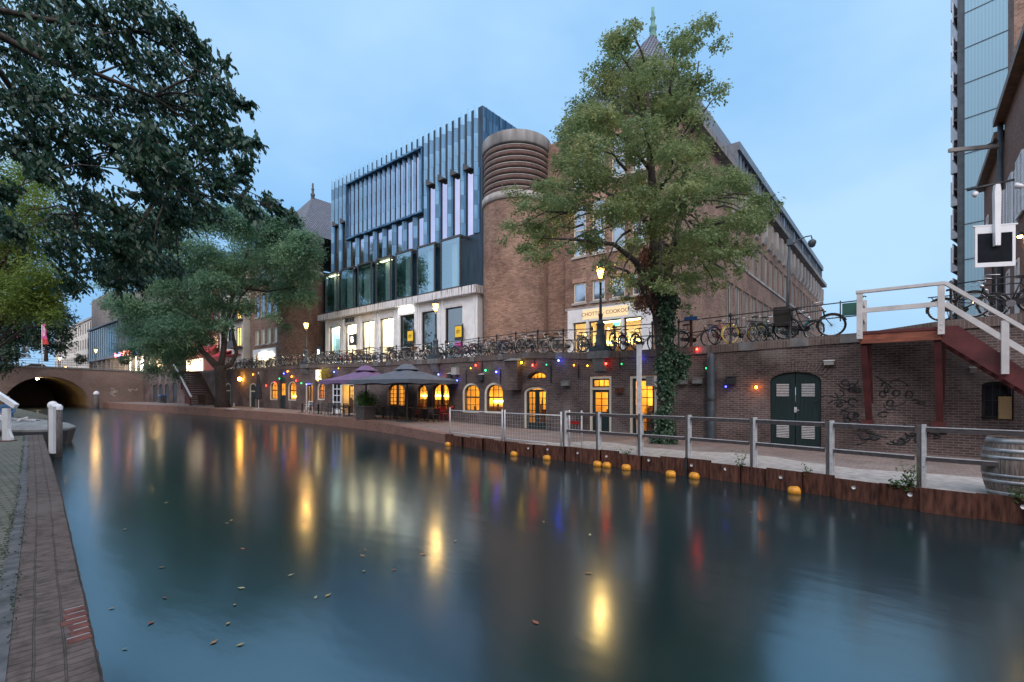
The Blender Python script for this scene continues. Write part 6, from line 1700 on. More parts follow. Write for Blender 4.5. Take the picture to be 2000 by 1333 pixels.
for i in range(9):
    u = 338 - i * 9
    p = onX(u, 700, BX - .6)
    add_bike(f'dark bicycle, {ORD[i]} on the bridge from the canal stairs end', (p.x, p.y, 5.55), rad(90 + random.uniform(-30, 30)), color='black' if i % 2 else 'grey', small=True, group='bicycles parked on the bridge')
# ================================================================== street lamps
def street_lamp(label, loc, s=1.0, lit='lantern', simple=False, plinth=True, group=None):
    t = thing('street_lamp', label, 'street lamp', loc, group=group); t.scale = (s, s, s)
    mb = MB()
    if plinth: mb.box(-.42, .42, -.42, .42, -.25, .02)
    mb.lathe([(.30, .02), (.30, .18), (.25, .22), (.25, .42), (.22, .46), (.24, .52), (.20, .58), (.18, 1.0), (.21, 1.05), (.21, 1.12), (.13, 1.2), (.11, 1.3)], 10); mb.build('base', M['bluegrey'], t)
    mb = MB(); mb.lathe([(.085, 1.3), (.10, 1.5), (.12, 1.55), (.07, 1.62), (.058, 2.6), (.05, 3.05), (.09, 3.08), (.05, 3.13), (.045, 3.2)], 10); mb.build('pole', M['black'], t)
    mb = MB()
    for k in range(6): a = 2 * PI * k / 6; mb.bar((.07 * math.cos(a), .07 * math.sin(a), 3.2), (.125 * math.cos(a), .125 * math.sin(a), 3.34), .02)
    for k in range(6): a = 2 * PI * k / 6; mb.bar((.125 * math.cos(a), .125 * math.sin(a), 3.34), (.235 * math.cos(a), .235 * math.sin(a), 3.86), .016)
    mb.lathe([(.25, 3.86), (.25, 3.89), (.16, 4.02), (.10, 4.04), (.10, 4.1), (.04, 4.16), (.05, 4.2), (0, 4.26)], 6); mb.build('lantern_frame', M['black'], t)
    mb = MB(); mb.lathe([(0, 3.341), (.112, 3.345), (.222, 3.855), (0, 3.859)], 6, sm=False); mb.build('lamp_glass', M['lampglass'], t)
    mb = MB(); mb.lathe([(0, -.07), (.05, -.05), (.07, 0), (.05, .05), (0, .07)], 8, (0, 0, 3.62)); mb.build('bulb', M['flame'], t)
    return t
def lamp_at(u, label, dy=.18, **k):
    p = onWall(u, 690); d = ray(u, 700); y = wy(p.x) + dy; x = d[0] * y / d[1]
    return street_lamp(label, (x, y, wz(x) + .25), group='lit lanterns along the canal', **k)
lamp_at(1173, 'lit iron lantern post on the quay wall in front of the coffee shop', s=.90)
lamp_at(851, 'lit iron lantern post on the quay wall before the dark bookshop windows', s=.86)
lamp_at(598, 'lit iron lantern post on the quay wall before the far round turret', s=.9)
for (u, k, zb_, lb) in ((187, 78, 5.6, 'lit lantern post on the bridge before the teal glass front'), (117, 92, 5.3, 'taller of two lit lantern posts close together beyond the bridge'), (128, 110, 5.2, 'lower of two lit lantern posts close together beyond the bridge'), (289, 90, 5.6, 'lantern post among the feathery tree leaves beside the restaurant'), (305, 80, 5.6, 'lantern post nearest the feathery tree crown before the restaurant')):
    p = atK(u, 700, k); street_lamp(lb, (p.x, p.y, zb_), .95 if k < 100 else .8, plinth=False, group='lit lanterns along the canal')
# tall mast with camera dome
p = atK(1537, 640, 27); t = thing('camera_mast', 'tall grey street mast with curved arm and camera dome', 'mast', (p.x, p.y, wz(p.x) - .05))
mb = MB(); mb.tube([(0, 0, 0), (0, 0, 1.2)], .13, 10); mb.tube([(0, 0, 1.2), (.12, 0, 6.6)], [.10, .07], 10); mb.build('pole', M['bluegrey'], t)
mb = MB(); mb.tube([(.12, 0, 6.4), (.45, .2, 6.75), (.85, .4, 6.95), (1.1, .5, 6.98), (1.14, .52, 6.8)], .035, 6); mb.box(.0, .28, -.12, .12, 6.5, 6.85); mb.build('arm', M['bluegrey'], t)
mb = MB(); mb.lathe([(0, -.30), (.14, -.22), (.2, -.05), (.2, .06), (.1, .16), (0, .18)], 12, (1.14, .52, 6.6)); mb.build('camera_dome', M['bluegrey'], t)

# ================================================================== railing on the quay wall
def railing(name, label, xa, xb, pitch=1.65, dy=.2, h=1.12):
    t = thing(name, label, 'railing')
    n = max(1, int(round(abs(xb - xa) / pitch))); xs_ = [xa + (xb - xa) * i / n for i in range(n + 1)]
    for x in xs_:
        y, z = wy(x) + dy, wz(x); mb = MB()
        mb.lathe([(.055, 0), (.055, .1), (.035, .14), (.03, h - .12), (.055, h - .1), (.055, h), (.03, h + .05), (0, h + .07)], 8, (x, y, z - .01)); mb.build('post', M['black'], t)
    for zz in (h - .06, h * .52):
        mb = MB(); mb.tube([(x, wy(x) + dy, wz(x) + zz) for x in xs_], .019, 6); mb.build('rail', M['black'], t)
    return t
xL = lambda u: onWall(u, 690).x
railing('quay_railing', 'black iron railing on the quay wall between the ivy trunk and the white stair rail', xL(1322), xL(1676))
railing('quay_railing', 'black iron railing on the quay wall between the tall lamp and the ivy trunk', xL(1195), xL(1270))
railing('quay_railing', 'black iron railing on the quay wall from the bookshop lamp to the coffee shop lamp', xL(866), xL(1152))
railing('quay_railing', 'black iron railing on the quay wall in front of the white shopfront', xL(612), xL(838), 2.0)
railing('quay_railing', 'black iron railing on the quay wall behind the feathery tree', xL(415), xL(586), 2.2)
railing('quay_railing', 'black iron railing above the stair head at the framed dark board', xL(1858), 9, 1.75)
# green panel hanging in the railing
a, b = onWall(1640, 600), onWall(1682, 600)
t = thing('green_panel', 'dark green panel hung between the railing bars at the stair head', 'panel')
mb = MB(); y = wy(a.x) + .2; zb_ = wz(a.x)
mb.box(a.x + .05, b.x - .05, y - .02, y + .02, zb_ + .62, zb_ + 1.02); mb.build('sheet', M['greenpanel'], t)
mb = MB(); mb.tube([(a.x, y, zb_ + .45), (a.x, y, zb_ + 1.12)], .02, 6); mb.build('bracket', M['black'], t); mb = MB(); mb.tube([(b.x, y, zb_ + .45), (b.x, y, zb_ + 1.12), (b.x + .06, y, zb_ + 1.2), (b.x + .12, y, zb_ + 1.16)], .022, 6); mb.build('bracket', M['black'], t)
p = onWall(1360, 606); t = tag(None or thing('street_sign', 'small blue street name plate on a rusty post', 'sign', (p.x - .3, wy(p.x) + .3, wz(p.x))), None)
mb = MB(); mb.box(-.045, .045, -.045, .045, 0, 1.25); mb.build('post', M['rust'], t); mb = MB(); mb.box(-.25, .25, -.06, -.046, 1.06, 1.2); mb.build('plate', M['blue'], t)

# ================================================================== stair with landing at the wall (near end)
def wall_stair():
    y0, y1 = 17.35, 18.58
    xa, xb = -1.07, .70
    t = thing('quay_stair', 'red brown timber landing and stair with white handrails against the quay wall', 'stairs')
    zt = 3.97
    mb = MB(); mb.box(xa - .05, xb + .05, y0 - .06, y1, zt - .06, zt + .02); mb.build('landing', M['maroon'], t)
    mb = MB(); mb.box(xa, xb, y0 - .03, y0 + .06, zt - .33, zt - .061); mb.box(xa, xa + .08, y0 + .061, y1, zt - .30, zt - .061); mb.build('edge_beam', M['orangewood'], t)
    for x in (xa + .08, xb - .06):
        mb = MB(); mb.bar((x, y0 + .14, zt - .35), (x + .08, y1 - .12, 1.38), .16, .14); mb.bar((x + .13, y0 + .3, zt - .35), (x + .13, y1 - .06, 1.9), .10, .09); mb.box(x - .12, x + .2, y1 - .2, y1, 1.16, 1.38); mb.build('bracket_post', M['maroon'], t)
    # flight
    n = 17; run = 3.6; rise = zt - .4
    mb = MB()
    for s in (y0 - .02, y1 - .12):
        mb.prism([(xb, zt + .02), (xb + .34, zt + .02 - .0), (xb + run + .34, .42), (xb + run - .0, .42), (xb, zt - .36)][0:5], s, s + .07, 'y')
    mb.build('stringer', M['maroon'], t)
    mb = MB()
    for i in range(n): x = xb + run * (i + .2) / n; z = zt - rise * (i + 1) / (n + 1); mb.box(x, x + .24, y0 + .051, y1 - .121, z - .04, z)
    mb.build('tread', M['maroon'], t)
    # handrail: newels and rails, both sides of the landing
    H = 1.12
    for x, y in ((xa, y0 + .0), (xb, y0), (xa + .02, y1 + .25)):
        for zz in (-.08, .06):
            mb = MB(); mb.lathe([(0, 0), (.016, 0), (.02, .012)], 6, M=Matrix.Translation((x, y - .185, zt + zz)) @ Matrix.Rotation(-PI / 2, 4, 'X')); mb.build('bolt', M['galv'], t)
        mb = MB(); mb.box(x - .07, x + .07, y - .17, y - .06, zt - .2, zt + H + (.02 if y > y0 + .5 else 0)); mb.build('newel', M['railpaint'], t)
    mb = MB(); mb.box(xa - .09, xb + .09, y0 - .19, y0 - .04, zt + H + .001, zt + H + .08); mb.build('handrail', M['railpaint'], t)
    mb = MB(); mb.box(xa + .071, xb - .071, y0 - .15, y0 - .08, zt + .55, zt + .68); mb.build('mid_rail', M['railpaint'], t)
    mb = MB(); mb.box(xa - .06, xa + .05, y0 - .05, y1 + .1, zt + .88, zt + .98); mb.box(xa - .06, xa + .05, y0 - .05, y1 + .1, zt + .42, zt + .52); mb.build('side_rail', M['railpaint'], t)
    sl = rise / run
    for d in (.95, 2.0, 3.1):
        x = xb + .25 + d; z = zt - sl * d - .1; mb = MB(); mb.box(x - .07, x + .07, y0 - .17, y0 - .025, z - .25, z + H - .03); mb.build('newel', M['railpaint'], t)
    mb = MB(); mb.bar((xb + .08, y0 - .11, zt + H + .04), (xb + 3.6, y0 - .11, zt + H + .10 - sl * 3.35), .15, .09); mb.build('handrail', M['railpaint'], t)
    mb = MB(); mb.bar((xb + .07, y0 - .11, zt + .62), (xb + 3.6, y0 - .11, zt + .66 - sl * 3.35), .07, .13); mb.build('mid_rail', M['railpaint'], t)
wall_stair()
# ================================================================== stair under the feathery tree
def far_stair():
    p, q = onWall(383, 728), onWharf(437, 792)
    t = thing('canal_stair', 'dark brick and timber canal stair with one pale handrail by the feathery tree', 'stairs')
    xa, xb = p.x, p.x + 7.0; y0, y1 = wy(xa) - 2.6, wy(xa) - .15; z0, z1 = fz(xb), wz(xa) - .1
    n = 15; mb = MB()
    for i in range(n):
        x = xa + 1.6 + (xb - xa - 1.6) * i / n; z = z1 - (z1 - z0) * (i + 1) / (n + 1); mb.box(x, x + (xb - xa) / n + .05, y0, y1, z - .16, z)
    mb.build('tread', M['coping'], t)
    mb = MB(); mb.box(xa - 1.5, xa + 1.6, y0, y1, z1 - .2, z1); mb.build('landing', M['maroon'], t)
    mb = MB()
    for y in (y0 - .08, y1): mb.prism([(xa - 1.5, z1 + .02), (xa + 1.7, z1 + .02), (xb + .3, z0), (xb - .5, z0), (xa + 1.5, z1 - .5), (xa - 1.5, z1 - .5)], y, y + .08, 'y')
    mb.build('stringer', M['maroon'], t)
    mb = MB(); mb.bar((xa + .6, y0 - .1, z1 + 1.15), (xb + .1, y0 - .1, z0 + 1.0), .16, .12); mb.build('handrail', M['white'], t)
    for f_ in (.05, .5, .97):
        mb = MB(); x = xa + .8 + (xb - xa - .8) * f_; z = z1 - (z1 - z0) * f_; mb.box(x - .05, x + .05, y0 - .16, y0 - .07, z - .2, z + 1.05); mb.build('newel', M['maroon'], t)
far_stair()

# ================================================================== sheet piling
def sheet_pile():
    t = thing('sheet_piling', 'rusty corrugated steel sheet piling holding the wharf above the water', 'sheet piling')
    random.seed(6)
    x = 9.0; k = 0; pts = []
    pat = [(.66, 0), (.09, .10), (.52, .10), (.09, 0)]
    while x > -15.3:
        dx, off = pat[k % 4]; pts.append((x, ey(x) + off - .12)); x -= dx
        pts.append((x, ey(x) + pat[k % 4][1] - .12)); k += 1
    mb = MB(); zt = .44
    i = 0; tops = {}
    for i in range(0, len(pts) - 1):
        (xa, ya), (xb, yb) = pts[i], pts[i + 1]
        if abs(xa - xb) < 1e-6 and abs(ya - yb) < 1e-6: continue
        seg = int((9 - xa) / 1.36); 
        if seg not in tops: tops[seg] = .42 + random.uniform(-.05, .07)
        z = tops[seg] + fz(xa) - .39
        th = .025
        mb.quad((xb, yb, -.6), (xa, ya, -.6), (xa, ya, z), (xb, yb, z)); mb.quad((xa, ya + th, -.6), (xb, yb + th, -.6), (xb, yb + th, z), (xa, ya + th, z)); mb.quad((xb, yb, z), (xa, ya, z), (xa, ya + th, z), (xb, yb + th, z))
    mb.build('steel_sheet', M['rust'], t)
    for i in range(14):      # lifting holes and bolts
        x = 5.0 - i * 1.16 - random.uniform(0, .4); y = ey(x) - .15
        mb = MB(); mb.lathe([(.0, 0), (.036, 0), (.04, .02)], 8, M=Matrix.Translation((x, y, .30 + random.uniform(-.02, .03))) @ Matrix.Rotation(PI / 2, 4, 'X')); mb.build('bolt', M['galv'], t)
    mb = MB(); mb.box(-4.55, -4.49, ey(-4.5) - .16, ey(-4.5) - .12, -.1, .5); mb.build('joint', M['black'], t)
    # water stain line low on the sheets and backfill ledge behind
    mb = MB(); xs_ = list(np.linspace(9, -15.3, 40))
    for a, b in zip(xs_[:-1], xs_[1:]): mb.quad((b, ey(b) + .03, fz(b) - .06), (a, ey(a) + .03, fz(a) - .06), (a, ey(a) + .2, fz(a) - .005), (b, ey(b) + .2, fz(b) - .005))
    mb.build('backfill', M['sand'], t)
sheet_pile()
# ================================================================== wharf fence
def wharf_fence():
    us = [(1103, 868), (1168, 879), (1250, 892), (1343, 902), (1470, 922), (1619, 935), (1797, 953), (2030, 985)]
    t = thing('wharf_fence', 'weathered timber and galvanised post fence along the sheet piling', 'fence')
    P = []
    for u, v in us:
        d = ray(u, v); y = 13.0
        for _ in range(15): x = d[0] * y / d[1]; y = ey(x) + .14
        P.append(Vector((d[0] * y / d[1], y, fz(x) - .05)))
    H = 1.22
    for i, p in enumerate(P):
        r = bpy.data.objects.new('post', None); COL.objects.link(r); r.parent = t
        q = P[min(i + 1, len(P) - 1)] - P[max(i - 1, 0)]; a = math.atan2(q.y, q.x)
        R = Matrix.Translation(p) @ Matrix.Rotation(a, 4, 'Z')
        mb = MB(); mb.box(-.045, .030, -.045, .045, 0, H + .03, R); mb.build('timber', M['timber2'], r)
        mb = MB(); mb.box(.031, .040, -.055, .055, 0, H + .05, R); mb.box(.040, .085, -.055, -.046, 0, H + .05, R); mb.box(.040, .085, .046, .055, 0, H + .05, R); mb.build('steel_section', M['galv'], r)
    for i in range(len(P) - 1):
        a, b = P[i], P[i + 1]; d = (b - a).normalized() * .09
        for z, w in ((H - .05, .085), (.62, .075)):
            mb = MB(); mb.bar(a + d + Vector((0, 0, z)), b - d + Vector((0, 0, z)), .05, w); r = mb.build('rail', M['timber'], t)
            mb = MB(); mb.bar(a + d + Vector((0, 0, z + w / 2 + .006)), b - d + Vector((0, 0, z + w / 2 + .006)), .06, .011); mb.build('steel_cap', M['galv'], r)
    p = P[2]
    tt = thing('tall_pole', 'tall pale galvanised pole standing at the wharf fence by the ivy trunk', 'pole', (p.x - .08, p.y + .12, p.z))
    mb = MB(); mb.box(-.06, .06, -.05, .05, 0, 3.25); mb.build('shaft', M['galv'], tt); mb = MB(); mb.box(-.07, .07, -.06, .06, 3.251, 3.27); mb.build('cap', M['white'], tt)
    return P
FP = wharf_fence()
# low construction fence panels of wire mesh
def mesh_panel(label, a, b, h=1.05, mesh=True):
    t = thing('mesh_fence_panel', label, 'fence panel', group=None)
    a, b = Vector(a), Vector(b); mb = MB()
    for p in (a, b): mb.tube([p, p + Vector((0, 0, h + .12))], .028, 8)
    for z in (.10, h): mb.tube([a + Vector((0, 0, z)), b + Vector((0, 0, z))], .02, 6)
    mb.build('frame', M['galv'], t)
    if mesh:
        mb = MB(); L = (b - a).length; d = (b - a) / L; n = int(L / .13)
        for i in range(1, n): q = a + d * (L * i / n); mb.bar(q + Vector((0, 0, .1)), q + Vector((0, 0, h)), .0035)
        for k in range(1, 7): z = .1 + (h - .1) * k / 7; mb.bar(a + Vector((0, 0, z)), b + Vector((0, 0, z)), .0035)
        mb.build('wire_mesh', M['galv'], t)
def edge_at(u, off=.1):
    d = ray(u, 850); y = 14.0
    for _ in range(15): x = d[0] * y / d[1]; y = ey(x) + off
    return Vector((d[0] * y / d[1], y, fz(d[0] * y / d[1]) + .01))
mesh_panel('low wire mesh fence panel at the wharf edge below the arched windows', edge_at(879), edge_at(981))
mesh_panel('low wire mesh fence panel between the arched windows and the arched door', edge_at(986), edge_at(1096))
p1, p2 = edge_at(1112, .45), edge_at(1136, .35)
mesh_panel('short galvanised gate panel with a small red plate beside the first fence post', p1, p2, 1.1, True)
tt = thing('warning_plate', 'small red plate hung on the galvanised gate panel', 'sign', ((p1 + p2) / 2 + Vector((0, -.03, .82)))); mb = MB(); mb.box(-.17, .17, -.012, .012, -.05, .05); mb.build('plate', M['redpaint'], tt)
# yellow floats in the water
FL = [(875, 863), (1004, 883), (1068, 892), (1167, 906), (1185, 908), (1223, 914), (1310, 928), (1356, 931), (1551, 961)]
LB = ['yellow float farthest along, near the end of the sheet piling', 'yellow float below the second mesh panel', 'yellow float below the arched door', 'yellow float, outer one of a touching pair', 'yellow float, inner one of a touching pair', 'yellow float just past the touching pair towards the ivy tree', 'oval yellow float below the ivy trunk', 'pointed yellow float beside the black joint of the piling', 'lone yellow float nearest the wooden barrel']
for (u, v), lb in zip(FL, LB):
    p = onZ(u, v + 3, 0); random.seed(u)
    if p.y > ey(p.x) - .30:
        d = ray(u, v); y = ey(p.x) - .30
        for _ in range(10): y = ey(d[0] * y / d[1]) - .30
        p = Vector((d[0] * y / d[1], y, 0))
    mb = MB(); L = .135; mb.lathe([(0, -L), (.07, -L + .01), (.105, -.08), (.11, 0), (.105, .08), (.07, L - .01), (0, L)], 14, M=Matrix.Rotation(random.uniform(-.5, .5), 4, 'Z') @ Matrix.Rotation(PI / 2 + random.uniform(-.15, .15), 4, 'Y') @ Matrix.Diagonal((1, 1, .95, 1)))
    o = mb.build('float', M['float']); o.location = (p.x, p.y, .05); tag(o, lb, 'float', 'yellow floats on the water')
# wooden barrel
p = Vector((1.36, 12.05, .40)); d = ray(1992, 975); k = 8.45; p = Vector((d[0] * k, d[1] * k, .40))
t = thing('wooden_barrel', 'grey oak barrel with steel hoops standing on the wharf edge', 'barrel', p); t.scale = (.88, .88, .97)
prof = [(.46, 0), (.52, .18), (.56, .42), (.565, .55), (.555, .70), (.51, .95), (.46, 1.06)]
mb = MB()
for s in range(26):
    a0, a1 = 2 * PI * s / 26 + .008, 2 * PI * (s + 1) / 26 - .008; mb.lathe(prof, 2, a0=a0, a1=a1)
mb.lathe([(q[0] - .012, q[1]) for q in prof], 40); mb.build('staves', M['oak'], t)
mb = MB(); mb.lathe([(0, 1.0), (.45, 1.0)], 24, sm=False); mb.build('head', M['oak'], t)
for z0, z1 in ((.03, .09), (.24, .30), (.36, .41), (.68, .73), (.80, .86), (.96, 1.04)):
    r = lambda z: float(np.interp(z, [q[1] for q in prof], [q[0] for q in prof]))
    mb = MB(); mb.lathe([(r(z0) + .003, z0), (r(z0) + .009, z0), (r(z1) + .009, z1), (r(z1) + .003, z1)], 36); mb.build('hoop', M['hoop'], t)
# weeds on the piling
def weed(label, u, v, h, n, seed, spread=.12):
    rng = np.random.default_rng(seed); p = edge_at(u, .02); t = thing('weed', label, 'plant', (p.x, p.y, fz(p.x) - .02))
    C, T, S = [], [], []
    mb = MB()
    for s in range(3 + n // 60):
        tip = np.array([rng.normal() * spread, rng.normal() * spread, h * rng.uniform(.5, 1)]); mb.tube([(0, 0, 0), tuple(tip * .5 + np.array([.02, 0, 0])), tuple(tip)], [.006, .005, .003], 4)
        for j in range(n // (3 + n // 60)):
            f_ = rng.random(); C.append(tip * f_ + rng.normal(size=3) * .05 * np.array([1, 1, .4])); T.append(rng.normal(size=3) + np.array([0, 0, .1])); S.append(.05 + .06 * (1 - f_) * rng.random())
    mb.build('stem', M['grass'], t)
    C, T, S = np.array(C), unit(np.array(T)), np.array(S); N = unit(np.array([0, 0, 1.0]) + rng.normal(size=C.shape) * .5); T = unit(T - N * (T * N).sum(1, keepdims=True))
    leaf_mesh('leaves', M['grass'], t, C, N, T, S, aspect=.6)
weed('tall leafy weed growing on the piling beside the fence post near the barrel', 1775, 945, .62, 220, 1)
weed('low spreading weed with broad leaves by the tall weed', 1745, 945, .18, 90, 2, .2)
weed('thin weed growing on the piling between two fence posts by the green door', 1445, 915, .5, 60, 3)
weed('small weed on the piling below the green door', 1577, 930, .28, 50, 4)
weed('grassy weed beside the wooden barrel', 1990, 980, .3, 80, 5)
weed('small weed on the piling by the ivy trunk', 1222, 885, .25, 40, 6)

# ================================================================== things on the quay wall
p0, p1 = onWall(1391, 868), onWall(1391, 706)
t = thing('drainpipe', 'thick blue grey drainpipe on the quay wall', 'pipe', (p0.x, p0.y, 0)); mb = MB(); mb.lathe([(.15, .41), (.15, 3.5), (.13, 3.62), (.06, 3.7), (0, 3.72)], 14, (0, -.16, 0)); mb.build('shaft', M['bluegrey'], t); mb = MB(); mb.lathe([(.165, 1.9), (.165, 2.0)], 14, (0, -.16, 0)); mb.build('collar', M['black'], t)
def wallbox(name, label, cat, u, v, w, h, d, mt, trim=None):
    p = onWall(u, v); t = thing(name, label, cat, p); y = -d
    mb = MB(); mb.prism([(-w / 2, -h / 2), (w / 2, -h / 2), (w / 2, h / 2), (-w / 2, h / 2)], -d, -.004, 'y'); mb.build('body', M[mt], t)
    mb = MB(); mb.prism([(-d - .03, h / 2 + .002), (.0, h / 2 + .002), (0, h / 2 + .05)], -w / 2 - .02, w / 2 + .02, 'x'); mb.build('hood', M[trim or mt], t)
wallbox('floodlight', 'black floodlight box on the wall between the drainpipe and the orange bulb', 'lamp', 1430, 744, .28, .26, .25, 'black')
wallbox('wall_vent', 'white rounded vent above the brick arch of the green door', 'vent', 1620, 710, .26, .12, .2, 'palestone', 'white')
wallbox('wall_box', 'white and black box lamp above the pair of arched windows', 'lamp', 942, 738, .32, .34, .16, 'dark', 'white')
wallbox('wall_box', 'white topped box lamp at the parasol end', 'lamp', 881, 735, .30, .30, .2, 'dark', 'white')
wallbox('wall_lantern', 'old square lantern with green hood beside the parasols', 'lantern', 894, 725, .42, .46, .35, 'palestone', 'copper')
wallbox('camera_box', 'small dark camera box on the wall beside the buttress', 'camera', 995, 745, .18, .2, .3, 'copper')
wallbox('wall_box', 'small rusty box between the two tall cellar doors', 'box', 1211, 764, .3, .18, .2, 'rust')
wallbox('wall_box', 'little pale switch box under the stair', 'box', 1901, 724, .14, .12, .06, 'palestone')
wallbox('stone_bracket', 'broken pale stone bracket on the wall near the transom door', 'bracket', 1108, 750, .42, .2, .22, 'stone')
wallbox('stone_bracket', 'pale stone bracket behind the ivy beside the drainpipe', 'bracket', 1333, 746, .42, .2, .25, 'stone')
wallbox('stone_bracket', 'pale stone bracket with black mouth on the wall by the drainpipe', 'bracket', 1364, 745, .35, .18, .2, 'stone')
for i, (u, lb) in enumerate([(1173, 'pale stone corbel under the tall lamp by the coffee shop'), (851, 'pale stone corbel under the bookshop lamp'), (598, 'pale stone corbel under the lamp by the turret')]):
    p = onWall(u, 690); z = wz(p.x); t = thing('lamp_corbel', lb, 'corbel', (p.x, p.y, z)); mb = MB(); mb.box(-.5, .5, -.30, .45, -.3, .012); mb.build('slab', M['stone'], t)
    mb = MB(); mb.prism([(-.26, -.301), (.0, -.301), (.0, -.85), (-.06, -.85)], -.28, .28, 'x'); mb.build('bracket', M['stone'], t)
p = onWall(1255, 748)
t = thing('notice_board', 'small white lettered notice in the upper pane of the tall cellar door', 'sign', (D_TALL['x1'] - .30, wy(D_TALL['x1']) + .03, 2.68)); mb = MB(); mb.box(-.18, .18, -.012, .012, -.21, .21); mb.build('board', M['palestone'], t)
mb = MB(); random.seed(3)
for i in range(6): mb.box(-.15, .15 - random.uniform(0, .1), -.018, -.0125, .14 - i * .06, .16 - i * .06)
mb.build('lettering', M['dark'], t)
p = onWall(474, 741); t = thing('wall_lamp', 'bright orange wall lamp beside the feathery tree trunk', 'lamp', p); mb = MB(); mb.lathe([(0, -.22), (.16, -.12), (.2, 0), (.16, .14), (0, .2)], 10, (0, -.3, 0)); mb.build('globe', emit("orange_globe", (1, .42, .06), 60), t); mb = MB(); mb.box(-.05, .05, -.2, 0, .15, .22); mb.build('arm', M['black'], t)
p = onWall(632, 733); t = thing('lit_sign', 'glowing pale cafe sign with yellow flowers beside the purple parasol', 'sign', p); mb = MB(); mb.box(-.35, .35, -.5, -.4, -.4, .42); mb.build('panel', emit("cafe_sign", (1, .72, .34), 2.6), t); mb = MB(); mb.box(-.04, .04, -.4, 0, .3, .36); mb.build('arm', M['black'], t)
def bush(name, label, loc, r, n, size, mt, seed, cat='plant', pot=None):
    rng = np.random.default_rng(seed); t = thing(name, label, cat, loc); zc = 0
    if pot: zc = pot(t)
    C, N, T, S = foliage([(np.array([0, 0, zc + r * .8]), np.array([r, r, r]))], n, size, rng, per=6, spread=.14, droop=.2, shell=.3)
    leaf_mesh('foliage', mt, t, C, N, T, S); return t
p = onWall(646, 735); bush('hanging_flowers', 'yellow hanging flowers in lamplight by the glowing cafe sign', p + Vector((0, -.5, -.3)), .55, 700, .12, leafmat("yellow_flower", (.35, .30, .03), (.55, .42, .04), (.3, .33, .06), 3), 4)
# coloured festoon bulbs
BUL = [(523, 753.5, 'red', 'by the arched window nearest the orange lamp', 0), (540, 748, 'red', 'at the narrow green door', 0), (549, 740, 'green', 'above the narrow green door', 0), (565, 726, 'orange', 'high on the wall past the narrow green door', 0), (557.5, 730, 'blue', 'high above the narrow green door', 0), (573, 736, 'orange', 'above the second dim arched window', 0), (581.5, 744, 'red', 'past the second dim arched window', 0), (592, 749, 'green', 'next to the lit cafe door', 0), (602, 751, 'blue', 'above the lit cafe door', 0), (624, 743, 'yellow', 'over the pink lit arched window', 0), (656, 727, 'blue', 'above the hanging flowers', 0), (664.6, 720, 'yellow', 'highest above the purple parasol', 1), (497, 732, 'orange', 'nearest the bright orange wall lamp', 0),
       (860, 732, 'blue', 'over the grey parasol', 0), (865, 739, 'orange', 'at the edge of the grey parasol', 0), (896, 744, 'blue', 'under the old square lantern', 0), (933, 714, 'red', 'above the pair of arched windows', 0), (923, 720, 'yellow', 'faint between lantern and arched windows', 1), (952, 724, 'green', 'between the pair of arched windows', 0), (973, 727, 'blue', 'over the second arched window', 0), (997, 723, 'yellow', 'at the buttress', 1), (1022.5, 709, 'yellow', 'glowing on the buttress side', 0), (1044, 714, 'red', 'above the fanlight', 0), (1071, 713, 'green', 'past the fanlight', 1), (1094.6, 705, 'blue', 'between fanlight and transom door', 0), (1124.5, 714, 'orange', 'short of the transom door', 1), (1151, 715, 'yellow', 'over the transom door edge', 1), (1187, 711, 'red', 'over the transom door', 0), (1217.5, 711.7, 'green', 'between the two tall cellar doors', 1), (1253, 699, 'blue', 'beside the tall pale pole', 0), (1325, 707, 'yellow', 'beside the ivy', 1), (1364, 683, 'red', 'under the coping by the drainpipe', 0), (1382, 720, 'green', 'at the drainpipe', 1), (1420, 755.6, 'blue', 'under the black floodlight box', 1), (1479, 757, 'orange', 'beside the green double door', 0)]
pts = []
for u, v, c, wh, dim in BUL:
    p = onWall(u, v); r = .042 if not dim else .032
    t = thing('festoon_bulb', f'{"dim" if dim else "glowing"} {c} festoon bulb {wh}', 'bulb', (p.x, p.y - .16, p.z), group='coloured festoon bulbs along the quay wall')
    mb = MB(); mb.lathe([(0, -r * 1.2), (r * .8, -r * .8), (r, 0), (r * .6, r), (0, r * 1.2)], 8); mb.build('glass', M[('bulbdim_' if dim else 'bulb_') + c], t)
    mb = MB(); mb.lathe([(.02, r * 1.1), (.02, r * 1.1 + .06), (0, r * 1.1 + .065)], 6); mb.build('socket', M['black'], t)
    pts.append(Vector((p.x, p.y - .15, p.z + r * 1.1 + .06)))
pts.sort(key=lambda q: q.x); mb = MB(); path = []
for a, b in zip(pts[:-1], pts[1:]):
    for i in range(6): f_ = i / 6; q = a.lerp(b, f_); q.z -= .25 * min(1, (b - a).length / 3) * math.sin(PI * f_); q.y = min(q.y, wy(q.x) - .05); path.append(tuple(q))
mb.tube(path, .010, 4); tag(mb.build('festoon_cable', M['black']), 'thin black cable carrying the coloured bulbs along the wall', 'cable')

